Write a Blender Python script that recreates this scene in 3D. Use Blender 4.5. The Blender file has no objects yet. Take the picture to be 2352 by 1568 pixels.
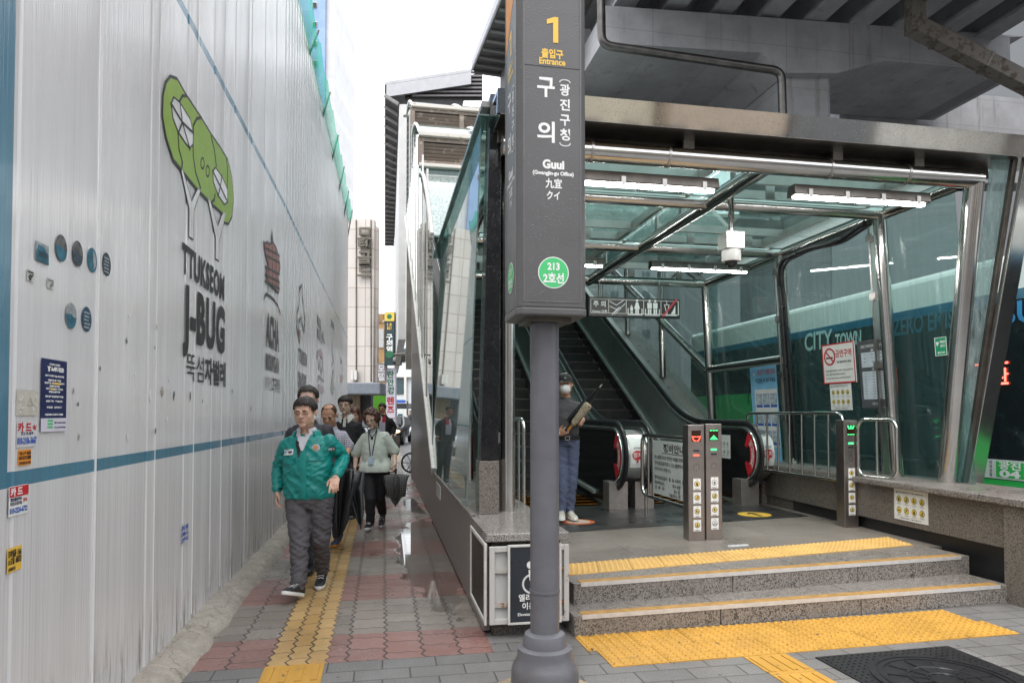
import bpy, bmesh, math, random
from mathutils import Vector, Matrix, noise, geometry
R = math.radians
rnd = random.Random(11)
scene = bpy.context.scene
COL = scene.collection
# ---------------------------------------------------------------- camera
F, CX, PY, PT, EYE = 1568.0, 1176.0, 909.0, R(1.5), 1.55
cam_d = bpy.data.cameras.new("camera")
cam = bpy.data.objects.new("camera", cam_d); COL.objects.link(cam)
cam_d.sensor_width = 36.0; cam_d.lens = 36.0 * F / 2352.0
cam_d.shift_y = (PY - 784.0) / 2352.0
cam_d.clip_start = 0.05; cam_d.clip_end = 2000
cam.location = (0, 0, EYE); cam.rotation_euler = (R(90) + PT, 0, 0)
scene.camera = cam
scene.cycles.transparent_max_bounces = 20
# ---------------------------------------------------------------- overcast sky
world = bpy.data.worlds.new("World"); scene.world = world; world.use_nodes = True
wn, wl = world.node_tree.nodes, world.node_tree.links
bg = wn["Background"]; sky = wn.new("ShaderNodeTexSky"); sky.sky_type = 'NISHITA'; sky.sun_disc = False
SUN_EL, SUN_ROT = R(58), R(200)
sky.sun_elevation = SUN_EL; sky.sun_rotation = SUN_ROT; sky.dust_density = 4.0
wm = wn.new("ShaderNodeMix"); wm.data_type = 'RGBA'; wm.inputs[0].default_value = 0.88
wl.new(sky.outputs[0], wm.inputs[6]); wm.inputs[7].default_value = (10.4, 10.6, 10.9, 1)
wl.new(wm.outputs[2], bg.inputs[0]); bg.inputs[1].default_value = 0.10
sun_d = bpy.data.lights.new("sun", 'SUN'); sun_d.energy = 0.8; sun_d.angle = R(25); sun_d.color = (1, .97, .93)
sun = bpy.data.objects.new("sun", sun_d); COL.objects.link(sun)
sun.rotation_euler = (R(90) - SUN_EL, 0, R(180) - SUN_ROT)
vs = scene.view_settings; vs.view_transform = 'Standard'; vs.look = 'None'; vs.gamma = 1; vs.use_curve_mapping = False
vs.exposure = 1.35
# ---------------------------------------------------------------- measuring helpers
def ray(x, y):
    r, u = (x - CX) / F, (PY - y) / F
    return Vector((r, math.cos(PT) - u * math.sin(PT), math.sin(PT) + u * math.cos(PT)))
CAMP = Vector((0, 0, EYE))
def at(x, y, Y): d = ray(x, y); return CAMP + d * (Y / d.y)
def onz(x, y, z=0.0): d = ray(x, y); return CAMP + d * ((z - EYE) / d.z)
def onpl(x, y, p, n): d = ray(x, y); return CAMP + d * ((Vector(p) - CAMP).dot(n) / d.dot(n))
# ---------------------------------------------------------------- mesh builder
class MB:
    def __init__(s): s.v = []; s.f = []; s.m = []; s.mi = 0; s.X = Matrix()
    def add(s, vs, fs):
        b = len(s.v)
        s.v += [tuple(s.X @ Vector(v)) for v in vs]
        s.f += [tuple(i + b for i in f) for f in fs]; s.m += [s.mi] * len(fs); return s
    def box(s, x0, y0, z0, x1, y1, z1):
        x0, x1 = min(x0, x1), max(x0, x1); y0, y1 = min(y0, y1), max(y0, y1); z0, z1 = min(z0, z1), max(z0, z1)
        return s.add([(x0,y0,z0),(x1,y0,z0),(x1,y1,z0),(x0,y1,z0),(x0,y0,z1),(x1,y0,z1),(x1,y1,z1),(x0,y1,z1)],
              [(0,3,2,1),(4,5,6,7),(0,1,5,4),(1,2,6,5),(2,3,7,6),(3,0,4,7)])
    def prism(s, poly, h, ax=2, h0=0.0):
        # polygon in a plane (2-D), extruded between h0 and h along axis ax (0 x:(y,z), 1 y:(x,z), 2 z:(x,y))
        def pt(p, k): return (k, p[0], p[1]) if ax == 0 else (p[0], k, p[1]) if ax == 1 else (p[0], p[1], k)
        n = len(poly); vs = [pt(p, h0) for p in poly] + [pt(p, h) for p in poly]
        tr = geometry.tessellate_polygon([[Vector((p[0], p[1], 0)) for p in poly]])
        fs = [tuple(t) for t in tr] + [tuple(i + n for i in reversed(t)) for t in tr]
        fs += [(i, (i + 1) % n, n + (i + 1) % n, n + i) for i in range(n)]
        s.add(vs, fs); return s
    def bar(s, p, q, w, h=None, up=(0, 0, 1)):
        p, q = Vector(p), Vector(q); h = h or w; d = (q - p); L = d.length; d.normalize()
        x = d.cross(Vector(up)); x = Vector((1, 0, 0)) if x.length < 1e-4 else x.normalized(); u = x.cross(d)
        vs = []
        for c in (p, q):
            for a, b in ((-1,-1),(1,-1),(1,1),(-1,1)): vs.append(c + x * a * w / 2 + u * b * h / 2)
        return s.add(vs, [(0,1,2,3),(7,6,5,4),(0,4,5,1),(1,5,6,2),(2,6,7,3),(3,7,4,0)])
    def rings(s, rings, cap=True, close=False):
        n = len(rings[0]); vs = [p for r in rings for p in r]; fs = []
        m = len(rings)
        for i in range(m if close else m - 1):
            a, b = i * n, ((i + 1) % m) * n
            fs += [(a + j, a + (j + 1) % n, b + (j + 1) % n, b + j) for j in range(n)]
        if cap and not close: fs += [tuple(reversed(range(n))), tuple(range((m - 1) * n, m * n))]
        return s.add(vs, fs)
    def tube(s, pts, r, n=14, cap=True, flat=1.0, up=None):
        pts = [Vector(p) for p in pts]; m = len(pts); rs = r if isinstance(r, (list, tuple)) else [r] * m
        out = []; x = None
        for i, p in enumerate(pts):
            t = (pts[min(i + 1, m - 1)] - pts[max(i - 1, 0)])
            t = t.normalized() if t.length > 1e-9 else Vector((0, 0, 1))
            if x is None:
                ref = Vector(up) if up else (Vector((0, 0, 1)) if abs(t.z) < .9 else Vector((1, 0, 0)))
                x = t.cross(ref).normalized()
            else:
                x = (x - t * x.dot(t)); x = x.normalized() if x.length > 1e-6 else t.orthogonal().normalized()
            y = t.cross(x)
            out.append([p + x * math.cos(a) * rs[i] + y * math.sin(a) * rs[i] * flat for a in (2 * math.pi * k / n for k in range(n))])
        return s.rings(out, cap)
    def lathe(s, prof, n=32, c=(0, 0, 0)):
        out = [[(c[0] + r * math.cos(2*math.pi*k/n), c[1] + r * math.sin(2*math.pi*k/n), c[2] + z) for k in range(n)] for r, z in prof]
        return s.rings(out)
    def ell(s, c, r, n=16, m=10, M=None):
        c = Vector(c); r = r if isinstance(r, (list, tuple)) else (r, r, r); out = []
        for i in range(1, m):
            t = math.pi * i / m
            ring = []
            for k in range(n):
                a = 2 * math.pi * k / n
                v = Vector((r[0] * math.sin(t) * math.cos(a), r[1] * math.sin(t) * math.sin(a), -r[2] * math.cos(t)))
                ring.append(c + (M @ v if M else v))
            out.append(ring)
        return s.rings(out)
    def stroke(s, pts, w, h0, h, ax=1, closed=False):
        pts = [Vector((p[0], p[1])) for p in pts]
        if closed: pts = pts + [pts[0]]
        for a, b in zip(pts, pts[1:]):
            d = b - a
            if d.length < 1e-6: continue
            d = d.normalized() * (w / 2); nrm = Vector((-d.y, d.x))
            s.prism([a - d * .6 + nrm, a - d * .6 - nrm, b + d * .6 - nrm, b + d * .6 + nrm], h, ax, h0)
        return s
    def split(s):
        par = list(range(len(s.v)))
        def find(i):
            while par[i] != i: par[i] = par[par[i]]; i = par[i]
            return i
        for f in s.f:
            r = find(f[0])
            for i in f[1:]: par[find(i)] = r
        out = {}
        for f, k in zip(s.f, s.m): out.setdefault(find(f[0]), []).append((f, k))
        res = []
        for fs in out.values():
            q = MB(); ids = {}
            for f, k in fs:
                for i in f:
                    if i not in ids: ids[i] = len(q.v); q.v.append(s.v[i])
                q.f.append(tuple(ids[i] for i in f)); q.m.append(k)
            res.append(q)
        return res
    def each(s, name, mat, parent=None, *a, **k):
        o = None
        for q in s.split(): o = q.build(name, mat, parent, *a, **k)
        return o
    def build(s, name, mat, parent=None, smooth=True, bev=0.0, seg=2, ang=40):
        me = bpy.data.meshes.new(name); me.from_pydata(s.v, [], s.f)
        for m in (mat if isinstance(mat, (list, tuple)) else [mat]): me.materials.append(m)
        me.polygons.foreach_set('material_index', s.m)
        bm = bmesh.new(); bm.from_mesh(me); bmesh.ops.recalc_face_normals(bm, faces=bm.faces); bm.to_mesh(me); bm.free()
        if smooth: me.shade_smooth(); me.set_sharp_from_angle(angle=R(ang))
        else: me.shade_flat()
        o = bpy.data.objects.new(name, me); COL.objects.link(o)
        if parent is not None: o.parent = parent
        if bev:
            b = o.modifiers.new("bevel", 'BEVEL'); b.width = bev; b.segments = seg; b.limit_method = 'ANGLE'; b.angle_limit = R(40)
            b.harden_normals = False
        return o
def tag(o, label=None, cat=None, group=None, kind=None):
    if label: o['label'] = label
    if cat: o['category'] = cat
    if group: o['group'] = group
    if kind: o['kind'] = kind
    return o
def thing(name, label, cat, loc=(0, 0, 0), rz=0.0, group=None):
    o = bpy.data.objects.new(name, None); COL.objects.link(o); o.empty_display_size = .2
    o.location = loc; o.rotation_euler = (0, 0, rz); return tag(o, label, cat, group)
def frame(o, M): o.matrix_world = M; return o
def copy_tree(o, parent=None):
    c = o.copy(); COL.objects.link(c)
    if parent is not None: c.parent = parent
    for ch in list(o.children): copy_tree(ch, c)
    return c
# text -> polygons, laid in local XY then mapped by matrix M
def text(mb, s, x, z, size, y0, al='CENTER', bold=0.0, sx=1.0, th=.0012, width=None, vertical=False, ls=1.0, M=None):
    """lettering in the x-z plane facing -y at depth y0; z is the baseline"""
    if vertical:
        for i, ch in enumerate(s): text(mb, ch, x, z - i * size * ls, size, y0, al, bold, sx, th, None, False, 1.0, M)
        return
    cu = bpy.data.curves.new("lettering", 'FONT'); cu.body = s; cu.size = size; cu.align_x = al; cu.offset = bold; cu.resolution_u = 3
    if bold > .01: cu.space_character = 1.12
    ob = bpy.data.objects.new("lettering", cu); COL.objects.link(ob)
    dg = bpy.context.evaluated_depsgraph_get(); me = ob.evaluated_get(dg).to_mesh()
    vs = [v.co.copy() for v in me.vertices]; fs = [tuple(p.vertices) for p in me.polygons]
    ob.evaluated_get(dg).to_mesh_clear(); bpy.data.objects.remove(ob); bpy.data.curves.remove(cu)
    if not vs: return
    if width:
        lo, hi = min(v.x for v in vs), max(v.x for v in vs); sx = width / max(hi - lo, 1e-6)
        if al == 'LEFT': sh = -lo
        elif al == 'CENTER': sh = -(lo + hi) / 2
        else: sh = 0
    else: sh = 0
    out = [Vector((x + (v.x + sh) * sx, y0, z + v.y)) for v in vs]
    if M: out = [M @ p for p in out]
    mb.add(out, fs)
# ---------------------------------------------------------------- materials
class NT:
    def __init__(s, name):
        s.mat = bpy.data.materials.new(name); s.mat.use_nodes = True
        s.t = s.mat.node_tree; s.n = s.t.nodes; s.l = s.t.links
        s.p = s.n["Principled BSDF"]; s.out = s.n["Material Output"]
        s.tc = s.n.new("ShaderNodeTexCoord").outputs["Object"]
    def put(s, sock, v):
        if v is None: return
        if hasattr(v, "is_output"): s.l.new(v, sock)
        else:
            if isinstance(v, (tuple, list)) and len(v) == 3 and sock.type == 'RGBA': v = (*v, 1)
            sock.default_value = v
    def m(s, op, a, b=None, c=None, clamp=False):
        n = s.n.new("ShaderNodeMath"); n.operation = op; n.use_clamp = clamp
        for i, v in enumerate((a, b, c)): s.put(n.inputs[i], v)
        return n.outputs[0]
    def xyz(s, v=None):
        n = s.n.new("ShaderNodeSeparateXYZ"); s.l.new(v or s.tc, n.inputs[0]); return n.outputs
    def comb(s, x=0.0, y=0.0, z=0.0):
        n = s.n.new("ShaderNodeCombineXYZ")
        for i, v in enumerate((x, y, z)): s.put(n.inputs[i], v)
        return n.outputs[0]
    def scale(s, sc, v=None):
        n = s.n.new("ShaderNodeMapping"); s.l.new(v or s.tc, n.inputs[0]); n.inputs["Scale"].default_value = sc; return n.outputs[0]
    def noise(s, sc=5.0, det=3.0, v=None, rough=.55, dist=0.0):
        n = s.n.new("ShaderNodeTexNoise"); s.l.new(v or s.tc, n.inputs["Vector"]); n.inputs["Scale"].default_value = sc
        n.inputs["Detail"].default_value = det; n.inputs["Roughness"].default_value = rough; n.inputs["Distortion"].default_value = dist
        return n.outputs[0]
    def vor(s, sc=5.0, v=None, feat='F1', out=0):
        n = s.n.new("ShaderNodeTexVoronoi"); n.feature = feat; s.l.new(v or s.tc, n.inputs["Vector"]); n.inputs["Scale"].default_value = sc; return n.outputs[out]
    def white(s, v):
        n = s.n.new("ShaderNodeTexWhiteNoise"); n.noise_dimensions = '3D'; s.l.new(v, n.inputs[0]); return n.outputs[0]
    def ss(s, x, a, b):
        n = s.n.new("ShaderNodeMapRange"); n.interpolation_type = 'SMOOTHSTEP'; s.put(n.inputs[0], x)
        n.inputs[1].default_value = a; n.inputs[2].default_value = b; return n.outputs[0]
    def lin(s, x, a, b, c, d):
        n = s.n.new("ShaderNodeMapRange"); s.put(n.inputs[0], x)
        for i, v in enumerate((a, b, c, d)): n.inputs[i + 1].default_value = v
        return n.outputs[0]
    def mix(s, f, a, b, bt='MIX'):
        n = s.n.new("ShaderNodeMix"); n.data_type = 'RGBA'; n.blend_type = bt
        s.put(n.inputs[0], f); s.put(n.inputs[6], a); s.put(n.inputs[7], b); return n.outputs[2]
    def bump(s, h, st=.3, dist=.01, nrm=None):
        n = s.n.new("ShaderNodeBump"); s.l.new(h, n.inputs["Height"]); n.inputs["Strength"].default_value = st; n.inputs["Distance"].default_value = dist
        if nrm: s.l.new(nrm, n.inputs["Normal"])
        return n.outputs[0]
    def set(s, col=None, rough=None, metal=None, nrm=None, **k):
        s.put(s.p.inputs["Base Color"], col); s.put(s.p.inputs["Roughness"], rough); s.put(s.p.inputs["Metallic"], metal)
        if nrm: s.l.new(nrm, s.p.inputs["Normal"])
        for q, v in k.items(): s.put(s.p.inputs[q], v)
        return s.mat
def mul(c, k): return tuple(min(1, x * k) for x in c)
def pm(name, col, rough=.5, metal=0.0, var=.12, vs=6.0, bump=0.0, bs=80.0, drops=0.0, rv=.12, stretch=(1, 1, 1), **k):
    t = NT(name); v = t.scale(stretch); a = t.noise(vs, 5, v)
    c = t.mix(t.lin(a, .3, .7, 0, 1), mul(col, 1 - var), mul(col, 1 + var))
    r = t.lin(t.noise(vs * 2.3, 4, v), .3, .7, max(.01, rough - rv * rough), min(1, rough + rv * rough))
    nrm = None
    if bump: nrm = t.bump(t.noise(bs, 3, v), bump, .004)
    if drops:
        d = t.vor(75); w = t.ss(d, .30, .10); g = t.ss(t.noise(14), .38, .52)
        nrm = t.bump(t.m('MULTIPLY', w, g), drops, .003, nrm)
    return t.set(c, r, metal, nrm, **k)
def granite(name, c0, c1, c2, rough=.45, sc=260, wet=True):
    t = NT(name); n1 = t.noise(sc, 2, None, .7); n2 = t.vor(sc * .8, None, 'F1', 1)
    bw = t.n.new("ShaderNodeRGBToBW"); t.l.new(n2, bw.inputs[0])
    c = t.mix(t.ss(n1, .42, .58), c0, c1); c = t.mix(t.ss(bw.outputs[0], .62, .7), c, c2)
    g = t.noise(2.2, 5); c = t.mix(t.lin(g, .35, .75, 0, .45), c, mul(c0, .55))
    r = t.lin(t.noise(1.6, 4), .35, .65, rough * (.45 if wet else .8), rough)
    return t.set(c, r, 0, t.bump(n1, .12, .002))
def emis(name, col, st):
    t = NT(name); t.set((0, 0, 0)); t.put(t.p.inputs["Emission Color"], col); t.p.inputs["Emission Strength"].default_value = st; return t.mat
def glass(name, tint, refl=(.95, 1, .98), rough=.02, dirt=.06, dcol=(.5, .55, .53), ior=1.5, drops=True):
    t = NT(name); n, l = t.n, t.l
    tr = n.new("ShaderNodeBsdfTransparent"); tr.inputs[0].default_value = (*tint, 1)
    gl = n.new("ShaderNodeBsdfGlossy"); gl.inputs[0].default_value = (*refl, 1); gl.inputs["Roughness"].default_value = rough
    df = n.new("ShaderNodeBsdfDiffuse"); df.inputs[0].default_value = (*dcol, 1)
    fr = n.new("ShaderNodeLayerWeight"); fr.inputs[0].default_value = .5; f_ = t.m('ADD', t.m('MULTIPLY', t.m('POWER', fr.outputs[1], 5.0), .92), .045)
    m1 = n.new("ShaderNodeMixShader"); m2 = n.new("ShaderNodeMixShader")
    st = t.noise(3.0, 5, t.scale((9, 9, .5)))
    sp = t.ss(t.vor(70), .28, .12) if drops else None
    d = t.lin(st, .3, .75, dirt * .3, dirt * 1.6)
    if sp: d = t.m('ADD', d, t.m('MULTIPLY', t.m('MULTIPLY', sp, t.ss(t.noise(4), .45, .6)), .10))
    l.new(d, m1.inputs[0]); l.new(tr.outputs[0], m1.inputs[1]); l.new(df.outputs[0], m1.inputs[2])
    l.new(f_, m2.inputs[0]); l.new(m1.outputs[0], m2.inputs[1]); l.new(gl.outputs[0], m2.inputs[2])
    l.new(m2.outputs[0], t.out.inputs[0]); return t.mat
def bend(pts, r=.25, n=5):
    out = [Vector(pts[0])]
    for a, b_, c_ in zip(pts, pts[1:], pts[2:]):
        a, b_, c_ = Vector(a), Vector(b_), Vector(c_); p, q = b_ + (a - b_).normalized() * r, b_ + (c_ - b_).normalized() * r
        for k in range(n + 1): t = k / n; out.append(p.lerp(b_, t).lerp(b_.lerp(q, t), t))
    return out + [Vector(pts[-1])]
M = {}
M['steel'] = pm('brushed stainless steel', (.60, .59, .57), .17, 1.0, .06, 7, .03, 160, stretch=(1, 1, 1))
M['steel_satin'] = pm('satin stainless steel', (.52, .50, .48), .34, 1.0, .1, 6, .05, 200)
M['steel_brown'] = pm('hairline steel of display posts', (.40, .36, .345), .36, 1.0, .10, 9, .05, 200)
M['steel_dark'] = pm('dark weathered steel', (.16, .145, .13), .38, 1.0, .3, 5, .08, 60)
M['fascia'] = pm('mirror polished steel', (.74, .72, .69), .06, 1.0, .05, 8, 0, 80, drops=.06)
M['black_stone'] = pm('polished black stone', (.014, .014, .015), .07, 0, .3, 5, drops=.4)
M['sign_grey'] = pm('dark grey enamel', (.104, .102, .104), .34, 0, .07, 4, drops=.5)
def pole_mat():
    t = NT('grey painted steel'); x, y, z = t.xyz(); base = (.12, .12, .135); n = t.noise(5, 6, None, .65); c = t.mix(t.lin(n, .3, .7, 0, 1), mul(base, .86), mul(base, 1.12))
    sc = t.ss(t.noise(1.0, 4, t.comb(t.m('MULTIPLY', x, 40.0), t.m('MULTIPLY', y, 40.0), t.m('MULTIPLY', z, 7.0)), .8), .70, .73); c = t.mix(t.m('MULTIPLY', sc, .6), c, (.30, .30, .31))
    d = t.m('MULTIPLY', t.ss(z, .30, .02), t.ss(t.noise(12, 5, None, .7), .42, .62)); c = t.mix(t.m('MULTIPLY', d, .7), c, (.10, .085, .065))
    w = t.m('MULTIPLY', t.ss(t.vor(55), .32, .10), t.ss(t.noise(9), .5, .62)); return t.set(c, t.lin(n, .3, .7, .28, .42), 0, t.bump(w, .4, .003, t.bump(t.noise(60), .06, .004)))
M['pole_grey'] = pole_mat()
M['white'] = pm('white print', (.78, .78, .77), .4, 0, .04)
M['paper'] = pm('white paper', (.72, .72, .70), .5, 0, .08)
M['black'] = pm('black print', (.02, .02, .022), .4, 0, .1)
M['black_rubber'] = pm('black rubber', (.018, .018, .02), .30, 0, .2)
M['yellow_print'] = pm('yellow print', (.80, .50, .07), .4, 0, .05)
M['green_print'] = pm('green print', (.07, .52, .18), .4, 0, .05)
M['red_print'] = pm('red print', (.52, .02, .03), .4, 0, .06)
M['blue_print'] = pm('blue print', (.03, .10, .42), .4, 0, .06)
M['navy_print'] = pm('navy print', (.014, .022, .09), .35, 0, .12)
M['sky_print'] = pm('sky blue print', (.12, .42, .70), .4, 0, .06)
M['orange_print'] = pm('orange print', (.75, .28, .03), .45, 0, .08)
M['grey_print'] = pm('grey print', (.30, .30, .31), .4, 0, .06)
M['granite'] = granite('speckled grey granite', (.33, .30, .27), (.13, .117, .108), (.04, .037, .034), .5, 140)
M['granite_floor'] = granite('worn granite floor', (.27, .245, .22), (.17, .155, .14), (.05, .048, .045), .42, 220)
M['granite_wall'] = granite('rough granite wall', (.225, .195, .165), (.13, .115, .10), (.04, .037, .034), .55, 200)
M['granite_dark'] = granite('dark wet granite', (.12, .105, .095), (.075, .066, .06), (.03, .028, .026), .34, 180)
M['glass_green'] = glass('green tinted glass', (.80, .915, .895), dirt=.10, dcol=(.14, .27, .27))
M['glass_roof'] = glass('green roof glass', (.64, .78, .755), dirt=.16, dcol=(.20, .31, .30))
M['glass_side'] = glass('weathered side glass', (.66, .80, .78), dirt=.42, dcol=(.32, .39, .39))
M['glass_pale'] = glass('pale roof glass', (.45, .58, .55), dirt=.5, dcol=(.62, .70, .69), drops=False)
def concrete_mat():
    t = NT('painted concrete with form lines'); x, y, z = t.xyz(); base = (.34, .34, .355)
    c = t.mix(t.lin(t.noise(1.1, 6, None, .65), .3, .7, 0, 1), mul(base, .78), mul(base, 1.1))
    st = t.noise(1.0, 5, t.comb(t.m('MULTIPLY', x, 3.0), t.m('MULTIPLY', y, 3.0), t.m('MULTIPLY', z, .3)), .65); c = t.mix(t.m('MULTIPLY', t.ss(st, .56, .72), .55), c, (.13, .115, .10))
    ln = t.m('MAXIMUM', t.m('LESS_THAN', t.m('FRACT', t.m('DIVIDE', x, 1.83)), .009), t.m('LESS_THAN', t.m('FRACT', t.m('DIVIDE', z, .92)), .014))
    cr = t.m('LESS_THAN', t.vor(.9, t.scale((1, 1, 1.6)), 'DISTANCE_TO_EDGE'), .006); c = t.mix(t.m('MULTIPLY', ln, .5), c, (.10, .095, .09))
    return t.set(c, .75, 0, t.bump(t.m('SUBTRACT', t.noise(30), ln), .25, .004))
M['concrete'] = concrete_mat()
M['concrete_dark'] = pm('bare concrete', (.24, .225, .20), .85, 0, .22, 2.5, .3, 40)
M['frame_white'] = pm('white painted frame', (.62, .60, .57), .45, 0, .12, 9, .05)
def rusty(name, col, rust=(.20, .075, .02), amt=.62):
    t = NT(name); f = t.ss(t.noise(5, 6, None, .7), amt, amt + .08)
    return t.set(t.mix(f, col, rust), t.lin(f, 0, 1, .4, .85), 0, t.bump(t.noise(50), .1, .003))
M['rusty_white'] = rusty('rusting white frame', (.50, .49, .47), amt=.60)
M['rusty_duct'] = rusty('rusty steel duct', (.12, .105, .09), (.085, .065, .05), .5)
def drops_floor():
    pass
# -------------------------------------------------- hoarding paint (stripes are painted on)
def hoarding_mat(name, base, ribs, stripe_lo, stripe_hi, bst):
    t = NT(name); x, y, z = t.xyz()
    st = t.noise(1.0, 6, t.comb(t.m('MULTIPLY', x, 9.0), 0.0, t.m('MULTIPLY', z, .25)), .6)
    st2 = t.noise(1.0, 4, t.comb(t.m('MULTIPLY', x, 1.1), 3.0, t.m('MULTIPLY', z, .35)), .6)
    c = t.mix(t.lin(st, .3, .7, 0, 1), mul(base, .90), mul(base, 1.06))
    c = t.mix(t.lin(st2, .35, .7, 0, .5), c, mul(base, .80))
    low = t.ss(z, .55, .10); dn = t.noise(1.0, 5, t.comb(t.m('MULTIPLY', x, 14.0), 5.0, t.m('MULTIPLY', z, 1.6)), .7)
    c = t.mix(t.m('MULTIPLY', t.m('MULTIPLY', low, t.ss(dn, .48, .66)), .75), c, (.10, .085, .07))
    sc = t.ss(t.noise(1.0, 4, t.comb(t.m('MULTIPLY', x, 5.0), 9.0, t.m('MULTIPLY', z, 9.0)), .8, 2.0), .70, .72)
    c = t.mix(t.m('MULTIPLY', sc, t.ss(z, 1.9, .9)), c, mul(base, 1.25))
    blue = (.075, .22, .32)
    def band(a, b): return t.m('MULTIPLY', t.m('GREATER_THAN', z, a), t.m('LESS_THAN', z, b))
    s = t.m('ADD', band(*stripe_lo), band(*stripe_hi))
    if ribs == 1:
        v = t.m('MULTIPLY', t.m('MULTIPLY', t.m('GREATER_THAN', x, -1.54), t.m('LESS_THAN', x, -1.405)), t.m('GREATER_THAN', z, stripe_lo[0]))
        s = t.m('MAXIMUM', t.m('MULTIPLY', s, t.m('GREATER_THAN', x, -1.54)), v)
    c = t.mix(s, c, t.mix(t.lin(st, .3, .7, 0, 1), mul(blue, .9), mul(blue, 1.12)))
    hb = t.noise(1.0, 5, t.comb(t.m('MULTIPLY', x, 26.0), 1.0, t.m('MULTIPLY', z, .05)), .75)
    hz = t.noise(1.0, 2, t.comb(t.m('MULTIPLY', x, 2.0), 2.0, t.m('MULTIPLY', z, 1.2)), .5)
    nr = t.bump(t.m('ADD', hb, t.m('MULTIPLY', hz, .6)), bst, .012)
    r = t.lin(st, .3, .7, .10, .24)
    return t.set(c, r, .12, nr, IOR=1.85)
M['hoarding'] = hoarding_mat('coated steel hoarding', (.78, .775, .785), 1, (1.273, 1.332), (4.27, 4.34), .8)
M['hoarding_ribbed'] = hoarding_mat('ribbed coated steel hoarding', (.70, .71, .72), 2, (1.273, 1.325), (4.28, 4.34), .85)
# -------------------------------------------------- paving
def paving_mat():
    t = NT('wet interlocking pavers'); u, v, _ = t.xyz()
    zz = t.m('SUBTRACT', t.m('PINGPONG', v, .06), .03); wob = t.m('MULTIPLY', t.m('SUBTRACT', t.noise(3.0, 2), .5), .02)
    u1 = t.m('ADD', t.m('ADD', u, t.m('MULTIPLY', zz, .46)), wob)
    v1 = t.m('ADD', t.m('ADD', v, t.m('MULTIPLY', t.m('SUBTRACT', t.m('PINGPONG', u, .056), .028), .35)), wob)
    yel = t.m('MULTIPLY', t.m('GREATER_THAN', u1, -.865), t.m('LESS_THAN', u1, -.505))
    def joints(w, l):
        cu = t.m('DIVIDE', t.m('ADD', u1, .865), w); ci = t.m('FLOOR', cu)
        cv = t.m('DIVIDE', t.m('ADD', v1, t.m('MULTIPLY', t.m('MODULO', ci, 2.0), l / 2)), l)
        fu, fv = t.m('FRACT', cu), t.m('FRACT', cv)
        du = t.m('MULTIPLY', t.m('MINIMUM', fu, t.m('SUBTRACT', 1.0, fu)), w)
        dv = t.m('MULTIPLY', t.m('MINIMUM', fv, t.m('SUBTRACT', 1.0, fv)), l)
        return t.m('MINIMUM', du, t.m('MULTIPLY', dv, 1.5)), t.comb(ci, t.m('FLOOR', cv), 0.0)
    d, idv = joints(.24, .2225); dy, idy = joints(.12, .24)
    dist = t.mix(yel, d, dy); jm = t.ss(dist, .0085, .0035)
    rnd_ = t.white(idv); rndy = t.white(idy)
    vb = t.m('FLOOR', t.m('DIVIDE', t.m('ADD', v1, .89 - .54), .89)); red = t.m('LESS_THAN', t.m('MODULO', t.m('ADD', vb, 40.0), 2.0), .5)
    red = t.m('MULTIPLY', red, t.m('LESS_THAN', v, 14.0))
    g = t.mix(rnd_, (.205, .175, .150), (.285, .245, .212)); rd = t.mix(rnd_, (.235, .118, .100), (.295, .155, .132)); yl = t.mix(rndy, (.47, .285, .10), (.57, .37, .15))
    c = t.mix(yel, t.mix(red, g, rd), yl)
    gr = t.noise(180, 2, None, .7); c = t.mix(t.lin(gr, .35, .7, 0, .38), c, (.07, .06, .055), 'MIX')
    big = t.noise(1.3, 5, None, .6); c = t.mix(t.lin(big, .45, .75, 0, .5), c, t.mix(.5, c, (.05, .045, .04)))
    fl = t.m('MULTIPLY', t.ss(t.vor(1.0, t.scale((34, 60, 1))), .20, .12), t.ss(t.noise(3.0, 3), .40, .55)); c = t.mix(t.m('MULTIPLY', fl, .7), c, (.42, .39, .35)); spots = t.ss(t.vor(7.0), .085, .065); c = t.mix(t.m('MULTIPLY', spots, .8), c, (.05, .048, .046))
    c = t.mix(t.m('MULTIPLY', jm, .9), c, (.035, .03, .026))
    wet = t.ss(t.noise(1.1, 5, None, .6), .42, .62); edge = t.ss(u, -.7, .6)
    wet = t.m('MAXIMUM', t.m('MULTIPLY', wet, .8), t.m('MULTIPLY', edge, t.ss(t.noise(2.3, 4), .35, .6)))
    r = t.lin(wet, 0, 1, .58, .16)
    sq = lambda q: t.m('MULTIPLY', q, q)
    fld = t.m('SUBTRACT', t.m('SUBTRACT', 1.0, sq(t.m('DIVIDE', t.m('SUBTRACT', u, .36), .40))), sq(t.m('DIVIDE', t.m('SUBTRACT', v, 3.3), 2.5)))
    fld = t.m('ADD', fld, t.m('MULTIPLY', t.m('SUBTRACT', t.noise(1.0, 5, t.comb(t.m('MULTIPLY', u, 4.5), t.m('MULTIPLY', v, 2.2), 0.0), .6), .5), 2.2))
    pud = t.ss(fld, .06, .26); c = t.mix(t.m('MULTIPLY', pud, .45), c, (.035, .03, .026)); r = t.m('ADD', t.m('MULTIPLY', r, t.m('SUBTRACT', 1.0, pud)), t.m('MULTIPLY', pud, .025))
    h = t.m('SUBTRACT', t.m('ADD', t.m('MULTIPLY', gr, .10), t.m('MULTIPLY', t.white(idv), .35)), jm); h = t.m('MULTIPLY', h, t.m('SUBTRACT', 1.0, t.m('MULTIPLY', pud, .97)))
    return t.set(c, r, 0, t.bump(h, .55, .006))
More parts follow.
